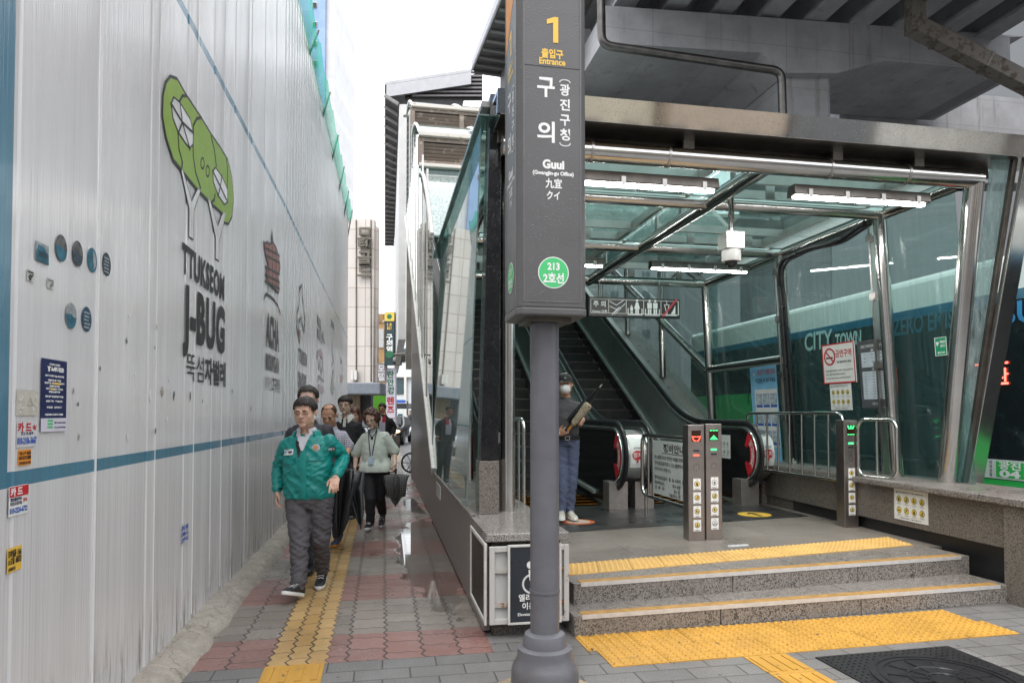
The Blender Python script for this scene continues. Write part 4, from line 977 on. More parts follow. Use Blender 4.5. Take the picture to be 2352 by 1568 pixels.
    MB().box(w0, 3.15, PZ + .0005, w1, 4.35, PZ + .0055 + .0005).build('comb_plate', M['esc_black'], e, False)
    return e
escalator(.42, 1.98, 'left escalator with black steps, half hidden behind the sign column and masked person', None)
escalator(2.34, 3.86, 'right escalator with black steps and dark grey panels beside the glass wall', None)
mid = ent('escalator_deck', 'steel deck between the two escalators', 'deck')
dp_ = esc_path(-.10)[13:]
MB().prism([(BN + .42 + .335 * math.cos(R(k)), 1.0 + .335 * math.sin(R(k))) for k in range(255, 94, -10)] + dp_[1:] + [(16, dp_[-1][1] - .6), (5, .7), (BN + .6, .45)], 2.30, 0, 2.025).build('deck', M['steel_satin'], mid, False)
MB().prism([(BN + .42 + .335 * math.cos(R(k)), 1.0 + .335 * math.sin(R(k))) for k in range(255, 94, -10)] + dp_[1:] + [(16, dp_[-1][1] - .6), (5, .7), (BN + .6, .45)], 4.10, 0, 3.905).build('deck', M['steel_satin'], mid, False)
for k, a in enumerate((2.16, 4.0)):
    q = ent('stop_button_label', ('white emergency stop label with red speech mark between the escalators', 'white emergency stop label with red speech mark beside the right newel')[k], 'label')
    MB().prism([(BN + .42 + rr * math.cos(R(k)), 1.0 + rr * math.sin(R(k))) for rr, ks in ((.337, range(205, 134, -10)), (.340, range(135, 206, 10))) for k in ks], a + .095, 0, a - .095).build('sheet', M['paper'], q, False)
    m = MB(); m.prism([(a + .07 * math.cos(j * R(20)), 1.02 + .06 * math.sin(j * R(20))) for j in range(18)], BN + .072, 1, BN + .079); m.stroke([(a, .97), (a, .93)], .02, BN + .079, BN + .0715); m.build('speech_mark', M['red_print'], q, False)
    m = MB(); text(m, '정지', a, .995, .07, BN + .0705, 'CENTER', .001); m.build('lettering', M['white'], q, False)
    m = MB(); text(m, 'E STOP', a, 1.10, .03, BN + .085, 'CENTER', .001); m.build('lettering', M['black'], q, False)
# ================================================================ GATE POSTS WITH DISPLAYS
M['led_g'] = emis('green leds', (.06, 1, .25), 1.1); M['led_r'] = emis('red leds', (1, .10, .06), 1.2); M['disp'] = pm('dark display', (.03, .012, .006), .2)
def icon_card(mb_w, mb_y, mb_k, x, z, w, h, y, kind, ring=True):
    mb_w.box(x - w / 2, y - .0015, z - h / 2, x + w / 2, y, z + h / 2)
    r = w * .36; zc = z + h * .03
    circ = [(x + r * math.cos(k * R(20)), zc + r * math.sin(k * R(20))) for k in range(18)]
    mb_k.prism(circ, y - .0022, 1, y - .0016); mb_y.prism([(x + (p[0]-x) * .86, zc + (p[1]-zc) * .86) for p in circ], y - .0028, 1, y - .0023)
    yk = y - .0030; s = r / .1
    if kind == 0: mb_k.prism([(x - .02*s, zc - .06*s), (x + .03*s, zc - .06*s), (x + .035*s, zc + .0*s), (x + .02*s, zc + .06*s), (x + .0, zc + .0), (x - .015*s, zc + .065*s), (x - .04*s, zc + .0)], yk - .0006, 1, yk)
    elif kind == 1: mb_k.stroke([(x - .05*s, zc - .05*s), (x, zc - .01*s), (x + .01*s, zc + .03*s), (x + .05*s, zc + .01*s)], .022*s, yk, yk - .0006); mb_k.stroke([(x, zc - .01*s), (x + .04*s, zc - .06*s)], .02*s, yk, yk - .0006); mb_k.ell((x + .02*s, yk, zc + .055*s), (.017*s, .0006, .017*s), 8, 4)
    elif kind == 2: figure(mb_k, x - .02*s, zc, .5*s, yk, True); figure(mb_k, x + .035*s, zc - .02*s, .33*s, yk)
    elif kind == 3: mb_k.stroke([(x - .05*s, zc + .0), (x - .05*s, zc - .05*s), (x + .05*s, zc - .05*s), (x + .05*s, zc)], .014*s, yk, yk - .0006); figure(mb_k, x, zc - .0, .4*s, yk)
    elif kind == 4: mb_k.ell((x, yk, zc - .01*s), (.05*s, .0006, .03*s), 10, 4)
    else: mb_k.stroke([(x - .05*s, zc - .04*s), (x + .05*s, zc + .04*s)], .02*s, yk, yk - .0006); mb_k.ell((x - .01*s, yk, zc + .03*s), (.02*s, .0006, .025*s), 8, 4)
    for dz, ww in ((-.40, .7), (-.455, .5)): mb_k.box(x - w * ww / 2, y - .002, z + h * dz - h * .012, x + w * ww / 2, y - .0016, z + h * dz + h * .012)
    mb_k.prism([(x - w*.07, z + h * .40), (x + w*.07, z + h * .40), (x, z + h * .46)], y - .002, 1, y - .0016)
def gate_post(px, py, rot, label, mode, H_=1.14):
    w, dpt = .165, .15
    c = onz(px, py, PZ); t = thing('gate_post', label, 'display post', (c.x, c.y, PZ), rot, 'stainless display posts on the platform')
    y = -dpt / 2; MB().box(-w/2, -dpt/2, 0, w/2, dpt/2, H_).build('body', M['steel_brown'], t, False, .004)
    MB().box(-.047, y - .003, H_ - .165, .047, y - .0005, H_ - .055).build('display', M['disp'], t, False)
    g = MB(); yy = y - .0032; zt = H_ - .055
    if mode == 'stop':
        for k, (dx, dz) in enumerate(((-.04,-.06),(-.025,-.062),(-.01,-.062),(.01,-.062),(.025,-.062),(.04,-.06),(-.035,-.075),(.035,-.075),(-.03,-.088),(.03,-.088),(-.022,-.1),(-.01,-.102),(.01,-.102),(.022,-.1))): g.box(dx - .007, yy - .001, zt + dz - .006, dx + .007, yy, zt + dz + .006)
        g.build('led_sign', M['led_r'], t, False)
    else:
        if mode == 'up':
            for r_ in range(5):
                for q in range(-r_, r_ + 1): g.box(q * .009 - .004, yy - .001, zt - .065 - r_ * .009, q * .009 + .004, yy, zt - .058 - r_ * .009)
            for dx in (-.03, 0, .03): g.box(dx - .011, yy - .001, zt - .014, dx + .011, yy, zt - .006)
        else:
            for dx in (-.034, 0, .034):
                for r_ in range(4): g.box(dx * (1 - r_ * .12) - .008, yy - .001, zt - .012 - r_ * .01, dx * (1 - r_ * .12) + .008, yy, zt - .004 - r_ * .01)
            for dx in (-.03, 0, .03): g.box(dx - .011, yy - .001, zt - .106, dx + .011, yy, zt - .098)
        g.build('led_sign', M['led_g'], t, False)
    for k, zz in enumerate((H_ - .255, H_ - .30)):
        on = (k == 0) != (mode == 'stop')
        MB().box(-.03, y - .003, zz - .009, .03, y - .0005, zz + .009).build('indicator', (M['led_r'] if mode == 'stop' else M['led_g']) if on else M['black'], t, False)
    k_ = MB(); [k_.box(.03 * math.cos(a) - .004, y - .0014, H_ - .42 + .03 * math.sin(a) - .004, .03 * math.cos(a) + .004, y - .0005, H_ - .42 + .03 * math.sin(a) + .004) for a in (j * R(45) for j in range(8))]; k_.build('speaker_holes', M['black'], t, False)
    for i in range(4):
        a, b_, c_ = MB(), MB(), MB(); z = H_ - .585 - i * .135
        icon_card(a, b_, c_, .005, z, .078, .112, y - .0008, i)
        s = a.build('icon_sticker', M['paper'], t, False); b_.build('disc', pm('pale yellow disc', (.66, .50, .16), .5) if not (mode == 'up' and i in (0, 3)) else M['paper'], s, False); c_.build('symbol', M['black'], s, False)
    return t
gate_post(1594, 1238, ROT - R(4), 'left of two adjoining display posts, showing a red no entry sign', 'stop')
gate_post(1634, 1236, ROT - R(4), 'right of two adjoining display posts, showing a green up arrow', 'up', 1.15)
gate_post(1947, 1208, ROT - R(3), 'lone display post by the railing with green lights', 'down', 1.18)
# ================================================================ RAILINGS AND FENCE SIGN
def rail_frame(name, label, cat, a0, b0, a1, b1, z0, z1, n, foot=None, r=.019, rad=.10):
    t = ent(name, label, cat); A, B = Vector((a0, b0, 0)), Vector((a1, b1, 0)); L = (B - A).length; d = (B - A) / L
    P = lambda s, z: (A.x + d.x * s, A.y + d.y * s, z)
    c = []
    for cx, cz, k0 in ((rad, z1 - rad, 180), (L - rad, z1 - rad, 90), (L - rad, z0 + rad, 0), (rad, z0 + rad, -90)):
        for k in range(0, 91, 18): a = R(k0 - k); c.append(P(cx + rad * math.cos(a), cz + rad * math.sin(a)))
    c.append(c[0]); MB().tube(c, r, 12, False).build('frame_tube', M['steel'], t)
    for k in range(n): s = L * (k + 1) / (n + 1); MB().tube([P(s, z0), P(s, z1)], r * .72, 10).build('bar', M['steel'], t)
    if foot:
        for s in foot: m = MB(); m.tube([P(s, PZ), P(s, z0 + .1)], r, 12); m.lathe([(.04, PZ), (.04, PZ + .012), (.02, PZ + .02), (.001, PZ + .02)], 16, P(s, 0)[:2] + (0,)); m.build('foot', M['steel'], t)
    return t
rl = rail_frame('railing', 'barred steel railing with green tape between right escalator and lone display post', 'railing', 3.96, 3.0, 4.0, 1.02, .80, 1.56, 7, (.05,))
MB().tube([(4.0 - .003, 1.50, 1.56), (4.0 - .001, 1.28, 1.56)], .022, 12).build('tape', pm('green tape', (.01, .22, .13), .5), rl)
rail_frame('railing', 'short steel railing on the granite wall right of the lone display post', 'railing', 4.10, .90, 4.18, .42, .87, 1.49, 1)
rail_frame('railing', 'barred steel railing behind the sign column left of the masked person', 'railing', .16, 1.8, .30, .75, .55, 1.50, 6, (.05, .9))
fs_ = ent('maintenance_board', 'white maintenance notice board in a steel tube frame left of two display posts', 'notice board')
FA = 2.10; fb0, fb1, fz0_, fz1_ = 2.22, .66, .56, 1.29
rad = .10; c = []
for cx, cz, k0 in ((fb0 - rad, fz1_ - rad, 0), (fb1 + .0, fz1_ - rad, 90)):
    pass
for z in (fz0_, fz1_): pass
pth = [(FA, fb1, fz1_), (FA, fb0 - .12, fz1_)] + [(FA, fb0 - .12 + .12 * math.sin(R(k)), fz1_ - .12 + .12 * math.cos(R(k))) for k in (30, 60, 90)] + [(FA, fb0, fz0_ + .12)] + [(FA, fb0 - .12 + .12 * math.cos(R(k)), fz0_ + .12 - .12 * math.sin(R(k))) for k in (30, 60, 90)] + [(FA, fb1, fz0_)]
MB().tube(pth, .022, 12).build('frame_tube', M['steel'], fs_)
for b in (2.02, 1.88): MB().tube([(FA, b, fz0_), (FA, b, fz1_)], .016, 10).build('bar', M['steel'], fs_)
MB().tube([(FA, 2.1, PZ), (FA, 2.1, fz0_)], .02, 10).build('foot', M['steel'], fs_)
MB().box(FA - .012, .68, fz0_ + .06, FA + .012, 1.84, fz1_ - .05).build('board', pm('board white', (.60, .62, .61), .35, 0, .06), fs_, False)
FM = Matrix(((0, 1, 0, FA - .0135), (-1, 0, 0, 1.84), (0, 0, 1, 0), (0, 0, 0, 1)))
m = MB()
def ft(s, x, z, sz, w=None, bold=.0008): text(m, s, x, z, sz, 0, 'LEFT', bold, 1, 0, w, False, 1, FM)
ft('정비안내', .30, 1.125, .10, .56, .003); 
q = MB(); q.X = FM; q.box(.27, -.001, 1.10, .90, 0, 1.106); q.build('rule', M['black'], fs_, False)
for i, (s, w) in enumerate((('에스컬레이터의 안전한 이용을 위하여 다음과 같이', 1.06), ('정비(점검)중이오니 다소 불편하시더라도 양해', 1.04), ('하여 주시기 바랍니다.', .46))): ft(s, .05, 1.03 - i * .068, .05, w)
ft('정비(점검)일자:  월  일 시부터  월  일 시까지', .05, .80, .045, 1.05); ft('정비책임자:', .05, .735, .045, .28); ft('회사 성명', .55, .735, .045, .2); ft('연  락  처:', .05, .68, .045, .28); ft('회사 ☎', .58, .68, .045, .16); ft('기술관리소 ☎', .45, .63, .045, .30)
m.build('lettering', M['black'], fs_, False)
# ================================================================ POSTERS ON THE RIGHT GLASS
def panel(name, label, cat, tl, br, mat, th=.006, M4=None, conv=None, y=-.001, frame=None, fw=.012, bev=0.0):
    M4 = M4 or GPM; conv = conv or gp
    t = thing(name, label, cat); t.matrix_world = M4
    x0, z1 = conv(*tl); x1, z0 = conv(*br)
    MB().box(x0, y - th, z0, x1, y, z1).build('board' if th > .004 else 'sheet', mat, t, False, bev)
    if frame:
        f = MB(); yy = y - th - .002
        f.box(x0, yy, z0, x0 + fw, y - th + .0005, z1); f.box(x1 - fw, yy, z0, x1, y - th + .0005, z1); f.box(x0 + fw, yy, z1 - fw, x1 - fw, y - th + .0005, z1); f.box(x0 + fw, yy, z0, x1 - fw, y - th + .0005, z0 + fw)
        f.build('border', frame, t, False)
    return t, x0, z0, x1 - x0, z1 - z0, y - th - .001
t, x, z, w, h, y = panel('no_smoking_sign', 'white no smoking sign with a red border on the right glass', 'sign', (1889, 793), (1969, 877), M['paper'], .012, frame=M['red_print'], fw=.016)
m = MB(); cx, cz, r = x + w * .24, z + h * .68, h * .20
m.stroke([(cx + r * math.cos(k * R(15)), cz + r * math.sin(k * R(15))) for k in range(24)], h * .045, y, y - .001, 1, True); m.stroke([(cx - r * .7, cz + r * .7), (cx + r * .7, cz - r * .7)], h * .04, y - .0012, y - .002)
text(m, '금연구역', x + w * .43, z + h * .66, h * .2, y, 'LEFT', .002, 1, 0, w * .48); m.build('prohibition_symbol', M['red_print'], t, False)
m = MB(); m.box(cx - r * .7, y - .0008, cz - r * .25, cx + r * .6, y, cz - r * .05); text(m, 'NO SMOKING AREA', x + w * .46, z + h * .50, h * .075, y, 'LEFT', .001, 1, 0, w * .44)
for i in range(3): text(m, ('지하철 출입구로부터 10미터 이내는 금연구역', '위반시 10만원 이하의 과태료가 부과됩니다', 'No Smoking within 10 meter of all subway entrances')[i], x + w * .08, z + h * (.30 - i * .09), h * .055, y, 'LEFT', .0005, 1, 0, w * (.84, .62, .76)[i])
m.build('lettering', M['black'], t, False)
t, x, z, w, h, y = panel('timetable', 'dark grey train timetable behind the no smoking sign on the glass', 'timetable', (1972, 784), (2048, 936), pm('timetable grey', (.085, .09, .10), .35), .012, frame=M['steel_satin'], fw=.012)
m = MB(); m.box(x + w * .1, y - .001, z + h * .60, x + w * .92, y, z + h * .82); m.box(x + w * .1, y - .001, z + h * .13, x + w * .92, y, z + h * .54); m.build('table', pm('table paper', (.50, .56, .62), .4), t, False)
m = MB(); text(m, '2호선 구의역 첫차, 막차 시각표', x + w * .5, z + h * .89, h * .05, y, 'CENTER', .0006, 1, 0, w * .8); text(m, '첫차', x + w * .5, z + h * .835, h * .03, y, 'CENTER', .001); text(m, '막차', x + w * .5, z + h * .555, h * .03, y, 'CENTER', .001); text(m, '서울교통공사', x + w * .55, z + h * .05, h * .04, y, 'CENTER'); m.build('lettering', M['white'], t, False)
m = MB()
for r_ in range(12):
    zz = z + h * (.78 - r_ * .055) if r_ < 3 else z + h * (.50 - (r_ - 3) * .043)
    for c_ in range(3): text(m, ('성수', '05:3%d' % (r_ % 10), '23:4%d' % (r_ * 3 % 10))[c_], x + w * (.22 + .28 * c_), zz, h * .022, y - .0012, 'CENTER', .0004)
m.build('lettering', M['black'], t, False)
def caution(tl, br, label, M4=None, conv=None, yel=True, y0=-.001):
    t, x, z, w, h, y = panel('caution_sticker', label, 'sticker', tl, br, M['paper'], .003, M4, conv, y=y0)
    a, b_, k = MB(), MB(), MB()
    text(k, '에스컬레이터 이용 안전수칙', x + w * .5, z + h * .88, h * .05, y, 'CENTER', .0004, 1, 0, w * .7); k.prism([(x + w*.07, z + h*.87), (x + w*.13, z + h*.87), (x + w*.10, z + h*.93)], y - .001, 1, y)
    text(k, '행정안전부  서울교통공사', x + w * .5, z + h * .05, h * .045, y, 'CENTER', .0003, 1, 0, w * .6)
    for i in range(8): icon_card(a, b_, k, x + w * (.16 + .227 * (i % 4)), z + h * (.66 - .36 * (i // 4)), w * .205, h * .33, y - .0005, i % 6)
    a.build('icon_cards', M['white'], t, False); b_.build('discs', pm('caution yellow', (.66, .50, .06), .5) if yel else M['paper'], t, False); k.build('symbols', M['black'], t, False)
caution((1906, 882), (1959, 941), 'white escalator safety sticker with eight yellow icons under the no smoking sign')
def wallp(x, y):
    p = RWI @ onpl(x, y, RWM.translation, RWM.to_3x3() @ Vector((0, 1, 0))); return p.x, p.z
dirb = Vector((.035, 1, 0)).normalized(); wx_ = -dirb; wz_ = Vector((0, 0, 1)); wy_ = wz_.cross(wx_)
RWL = Matrix(((wx_.x, wy_.x, 0, 4.0385), (wx_.y, wy_.y, 0, -1.0), (0, 0, 1, 0), (0, 0, 0, 1))); RWM = ENT @ RWL; RWI = RWM.inverted()
caution((2054, 1120), (2133, 1206), 'white safety sticker with eight icons on the granite wall', RWM, wallp)
t, x, z, w, h, y = panel('defibrillator_sign', 'small green defibrillator sign on the right glass', 'sign', (2147, 776), (2177, 815), pm('sign green', (.01, .28, .13), .35), .004, frame=M['white'], fw=.006)
m = MB(); text(m, '자동심장', x + w * .68, z + h * .68, h * .17, y, 'CENTER', .001, 1, 0, w * .5); text(m, '충격기', x + w * .68, z + h * .46, h * .17, y, 'CENTER', .001, 1, 0, w * .4); text(m, '설치시설', x + w * .5, z + h * .12, h * .12, y, 'CENTER', .0008, 1, 0, w * .6); m.prism([(x + w*.23, z + h*.5), (x + w*.1, z + h*.68), (x + w*.14, z + h*.78), (x + w*.23, z + h*.73), (x + w*.32, z + h*.78), (x + w*.36, z + h*.68)], y - .001, 1, y); m.build('lettering', M['white'], t, False)
t, x, z, w, h, y = panel('safety_poster', 'tall blue and white escalator safety poster behind the railing', 'poster', (1722, 838), (1798, 1068), pm('poster sky blue', (.22, .50, .72), .4), .004)
m = MB(); m.box(x + w * .14, y - .001, z + h * .17, x + w * .98, y, z + h * .74); m.build('panel', M['paper'], t, False)
m = MB(); text(m, '승강기 이용 안내', x + w * .30, z + h * .89, h * .06, y, 'LEFT', .002, 1, 0, w * .64); m.build('lettering', M['red_print'], t, False)
m = MB(); text(m, '이것만은 꼭 지켜 주세요', x + w * .20, z + h * .81, h * .05, y, 'LEFT', .002, 1, 0, w * .76); m.build('lettering', M['navy_print'], t, False); m = MB()
for r_ in range(3):
    for c_ in range(3): x_, z_ = x + w * (.19 + .27 * c_), z + h * (.56 - .185 * r_); m.box(x_, y - .0018, z_, x_ + w * .23, y - .0012, z_ + h * .135)
m.each('picture_field', M['blue_print'], t, False)
m = MB()
for r_ in range(3):
    for c_ in range(3):
        x_, z_ = x + w * (.20 + .27 * c_), z + h * (.585 - .185 * r_); m.box(x_, y - .0026, z_, x_ + w * .21, y - .002, z_ + h * .105)
m.each('picture_ground', pm('picture grey', (.42, .48, .52), .5, 0, .5, 18), t, False)
m = MB(); text(m, '서울교통공사', x + w * .55, z + h * .06, h * .04, y, 'CENTER', .001); text(m, '04', x + w * .1, z + h * .88, h * .05, y, 'LEFT', .001); m.build('lettering', M['white'], t, False)
t, x, z, w, h, y = panel('caution_sticker', 'white sticker of line drawn icons on the right escalator side panel', 'sticker', (1645, 997), (1678, 1053), M['paper'], .003, ENT @ Matrix(((0, 1, 0, 3.86 - .0405), (-1, 0, 0, 0), (0, 0, 1, 0), (0, 0, 0, 1))), lambda px, py: (lambda p: (-p.y, p.z))(ea(px, py, 3.82)))
a, b_, k = MB(), MB(), MB()
for i in range(8): icon_card(a, b_, k, x + w * (.15 + .23 * (i % 4)), z + h * (.62 - .35 * (i // 4)), w * .2, h * .30, y - .0005, i % 6)
a.build('icon_cards', M['white'], t, False); b_.build('discs', M['paper'], t, False); k.build('symbols', M['black'], t, False)
# ================================================================ STATION SIGN COLUMN
PX, PYY = .178, 3.74
col = thing('station_sign', 'tall dark grey station entrance sign box on a round grey pole', 'sign', (PX, PYY, 0), ROT)
hw, zb_, zt_ = .188, 2.085, 4.75
ch = .03
def oct_(h, c): return [(-h + c, -h), (h - c, -h), (h, -h + c), (h, h - c), (h - c, h), (-h + c, h), (-h, h - c), (-h, -h + c)]
MB().prism(oct_(hw, ch), zt_, 2, zb_ + .02).build('sign_box', M['sign_grey'], col, False, .006)
MB().prism(oct_(hw + .004, ch), zb_ + .0195, 2, zb_ - .02).build('bottom_rim', M['sign_grey'], col, False, .008)
MB().box(-.12, -.12, zb_ - .045, .12, .12, zb_ - .0205).build('socket', M['steel_dark'], col, False)
m = MB()
for s in (-1, 1): m.box(s * .153 - .002, -hw - .0035, zb_ + .05, s * .153 + .002, -hw, zt_)
m.box(-.1505, -hw - .003, zb_ + .048, .1505, -hw, zb_ + .052); m.box(-.1505, -hw - .003, 3.378, .1505, -hw, 3.380)
for s in (-1, 1): m.box(-hw - .0035, s * .153 - .002, zb_ + .05, -hw, s * .153 + .002, zt_)
m.build('panel_edge', pm('edge grey', (.16, .155, .16), .3), col, False)
def sign_face(X):
    w_, y_, g_ = MB(), MB(), MB(); yy = -hw - .0012
    def T(mb, s, x, z, sz, al='CENTER', b=.0015, w=None): text(mb, s, x, z, sz, yy, al, b, 1, 0, w, False, 1, X)
    q = MB(); q.X = X; q.prism([(.004, 3.507), (.032, 3.507), (.032, 3.645), (.012, 3.645), (-.030, 3.628), (-.030, 3.604), (.004, 3.614)], yy - .001, 1, yy); y_.add(q.v, q.f); T(y_, '출입구', .0, 3.428, .052, 'CENTER', .002, .118); T(y_, 'Entrance', .0, 3.390, .047, 'CENTER', .0015, .142)
    T(w_, '구', -.035, 3.225, .118, 'CENTER', .003, .095); T(w_, '의', -.035, 2.985, .118, 'CENTER', .003, .095)
    for i, s in enumerate('광진구청'): T(w_, s, .068, 3.235 - i * .0795, .066, 'CENTER', .0018, .055)
    for z0, sg in ((3.30, 1), (2.975, -1)):
        q = MB(); q.X = X; q.stroke([(.068 + .028 * math.cos(R(k)), z0 + sg * .014 * math.sin(R(k))) for k in range(0, 181, 20)], .006, yy, yy - .001); w_.add(q.v, q.f)
    T(w_, 'Guui', .005, 2.838, .062, 'CENTER', .003, .118); T(w_, '(Gwangjin-gu Office)', .004, 2.803, .028, 'CENTER', .0012, .222)
    T(w_, '九宜', .006, 2.738, .054, 'CENTER', .0015, .09); T(w_, 'クイ', .004, 2.676, .050, 'CENTER', .0015, .072)
    for r_, mb, dy in ((.083, w_, 0), (.078, g_, -.0006)):
        q = MB(); q.X = X; q.prism([(.004 + r_ * math.cos(R(k)), 2.288 + r_ * math.sin(R(k))) for k in range(0, 360, 10)], yy + dy - .0008, 1, yy + dy); mb.add(q.v, q.f)
    n_ = MB(); yy2 = yy - .0022
    text(n_, '213', .004, 2.303, .050, yy2, 'CENTER', .002, 1, 0, .066, False, 1, X); text(n_, '2호선', .004, 2.237, .058, yy2, 'CENTER', .002, 1, 0, .112, False, 1, X)
    y_.build('lettering', M['yellow_print'], col, False); w_.build('lettering', M['white'], col, False); g_.build('line_disc', M['green_print'], col, False); n_.build('lettering', M['white'], col, False)
sign_face(Matrix()); LX = Matrix.Rotation(R(-90), 4, 'Z'); sign_face(LX)
q = MB(); q.X = LX; q.prism([(-.14, 3.58), (.14, 3.86), (.14, 4.6), (-.14, 4.6)], -hw - .001, 1, -hw); q.build('yellow_panel', M['orange_print'], col, False)
MB().lathe([(.079, .36), (.079, zb_ - .0455)], 40).build('pole', M['pole_grey'], col)
MB().lathe([(.083, .585), (.0835, .592), (.083, .60)], 40).build('collar', M['pole_grey'], col)
MB().lathe([(.001, .005), (.205, .005), (.208, .03), (.205, .058), (.196, .062), (.196, .075), (.180, .078), (.184, .11), (.183, .16), (.172, .205), (.152, .232), (.150, .262), (.146, .288), (.122, .300), (.118, .335), (.108, .362), (.084, .374)], 48).build('base', M['pole_grey'], col)
m = MB()
for k in range(8): m.ell((PX*0 + .19 * math.cos(R(45 * k + 12)), .19 * math.sin(R(45 * k + 12)), .064), (.012, .012, .008), 8, 5)
m.each('bolt', M['steel_dark'], col)
mr = []
for r_, z_ in ((.37, .002), (.33, .02), (.26, .028), (.001, .03)): mr.append([(PX + r_ * (1 + .16 * noise.noise((math.cos(k * .26) * 1.6, math.sin(k * .26) * 1.6, 0))) * math.cos(k * .2618), PYY + r_ * (1 + .16 * noise.noise((math.cos(k * .26) * 1.6, math.sin(k * .26) * 1.6, 0))) * math.sin(k * .2618), z_) for k in range(24)])
o = MB().rings(mr).build('mortar_pad', pm('mortar pad', (.30, .235, .16), .8, 0, .3, 9, .4, 40), None); tag(o, kind='structure')
# ================================================================ VIADUCT
via = ent('viaduct', 'concrete railway viaduct crossing overhead behind the entrance canopy', 'viaduct')
VB = 10.0
def vb(x, y, b=VB): p = eb(x, y, b); return (p.x, p.z)
zt = vb(1860, 48)[1]
cap = [vb(1392, 13), vb(2352, 84), (16, zt + .2), (16, vb(2352, 165)[1])] + [vb(2352, 166), vb(2030, 140), vb(1925, 168), vb(1806, 168), vb(1750, 122), vb(1382, 98)]
MB().prism(cap, VB + 3.2, 1, VB).build('pier_cap', M['concrete'], via, False, .03)
c0, c1 = vb(1808, 165)[0], vb(1926, 165)[0]
MB().prism([(c0 + .02, VB + .25), (c1 - .02, VB + .25), (c1 - .02, VB + 2.6), (c0 + .02, VB + 2.6)], vb(1806, 168)[1] + .3, 2, 0).build('column', M['concrete'], via, False, .12)
# rear lower beam with chamfered soffit
MB().prism([vb(1928, 190, VB + 3.3), vb(2330, 225, VB + 3.3), vb(2700, 258, VB + 3.3), vb(2700, 420, VB + 3.3), vb(1928, 420, VB + 3.3)], VB + 4.2, 1, VB + 3.3).build('rear_beam', M['concrete'], via, False)
MB().prism([vb(1350, 212, VB + 3.25), vb(1640, 222, VB + 3.25), vb(1700, 236, VB + 3.25), vb(1700, 330, VB + 3.25), vb(1350, 330, VB + 3.25)], VB + 4.0, 1, VB + 3.25).build('rear_beam', M['concrete'], via, False)
zg = zt + .06
for k in range(9):
    a = cap[0][0] + .35 + 1.28 * k
    g_ = MB(); g_.box(a, 2, zg, a + .55, VB + 3, zg + .12); g_.box(a + .2, 2, zg + .12, a + .35, VB + 3, zg + .95); g_.box(a - .1, 2, zg + .95, a + .65, VB + 3, zg + 1.1)
    g_.build('girder', M['concrete'], via, False)
MB().box(cap[0][0] - .3, 2, zg + 1.1005, 16, VB + 3.4, zg + 1.5).build('deck', M['concrete_dark'], via, False)
MB().box(cap[0][0] - .5, 2, zg + .95, cap[0][0] - .3, VB + 3.4, zg + 2.6).build('parapet', M['concrete'], via, False)
dpp = thing('drain_pipe', 'steel drain pipe bending across the face of the viaduct beam', 'pipe'); Yp = 15.6
MB().tube(bend([at(1380, -40, Yp), at(1382, 104, Yp), at(1795, 164, Yp + .6), at(1799, 300, Yp + .6)]), .10, 14).build('pipe', pm('dull steel pipe', (.10, .095, .09), .35, .9, .25, 4), dpp)
dct = thing('rusty_duct', 'rusty square drainage duct slanting down from the viaduct girders', 'duct'); Yd = 16.2
m = MB(); p0, p1, p2, p3 = at(2102, -20, Yd), at(2102, 62, Yd), at(2352, 190, Yd), at(2500, 265, Yd)
m.bar(p0, p1 - Vector((0, 0, .15)), .34, .34, (0, 1, 0)); m.bar(p1, p3, .36, .36, (0, 1, 0))
m.build('duct', M['rusty_duct'], dct, False, .01)
m = MB(); d_ = (p3 - p1); [m.bar(p1 + d_ * f, p1 + d_ * (f + .012), .39, .39, (0, 1, 0)) for f in (.12, .40, .68)]; m.each('flange', M['steel_dark'], dct, False)
# ================================================================ STATION BUILDING ROOFS
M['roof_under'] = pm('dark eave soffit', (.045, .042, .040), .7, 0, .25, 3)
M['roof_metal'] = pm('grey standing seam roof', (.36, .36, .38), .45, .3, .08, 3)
stn = thing('station_building', 'elevated station with long gabled roof and dark eave high behind the entrance', 'station')
A, B_ = at(884, 188, 27), at(884, 545, 50); C_ = at(1082, 158, 27); up = Vector((0, 0, 1))
C2 = C_ + (B_ - A)
def slab(mb, pts, t): vs = [Vector(p) for p in pts]; mb.add([tuple(v) for v in vs] + [tuple(v + t) for v in vs], [(3, 2, 1, 0), (4, 5, 6, 7), (0, 1, 5, 4), (1, 2, 6, 5), (2, 3, 7, 6), (3, 0, 4, 7)])
m = MB(); slab(m, [A, C_ + Vector((0, 0, 0)), C2, B_], -up * .12); m.build('roof', M['roof_metal'], stn, False)
m = MB(); slab(m, [A - up * .13, C_ - up * .13, C_ - up * .62, A - up * .62], Vector((0, .12, 0))); m.build('gable_fascia', M['roof_metal'], stn, False)
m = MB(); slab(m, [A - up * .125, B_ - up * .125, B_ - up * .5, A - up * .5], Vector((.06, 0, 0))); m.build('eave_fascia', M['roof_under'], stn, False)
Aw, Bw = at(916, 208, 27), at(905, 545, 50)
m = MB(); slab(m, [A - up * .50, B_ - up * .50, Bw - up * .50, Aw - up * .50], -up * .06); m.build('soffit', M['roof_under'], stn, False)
m = MB()
for k in range(26):
    f = k / 25; p, q = (A - up * .57).lerp(B_ - up * .57, f), (Aw - up * .57).lerp(Bw - up * .57, f); m.bar(p, q, .16, .12)
m.each('rafter', pm('grey rafters', (.20, .195, .19), .6), stn, False)
m = MB(); Aw2, Bw2 = Vector((Aw.x + .02, Aw.y, 0)), Vector((Bw.x + .02, Bw.y, 0))
slab(m, [Aw2 + up * 4.5, Bw2 + up * 4.5, Bw2 + up * (Bw.z - .56), Aw2 + up * (Aw.z - .56)], Vector((.3, 0, 0))); m.build('side_wall', pm('pale station wall', (.52, .52, .51), .5, 0, .08, 2), stn, False)
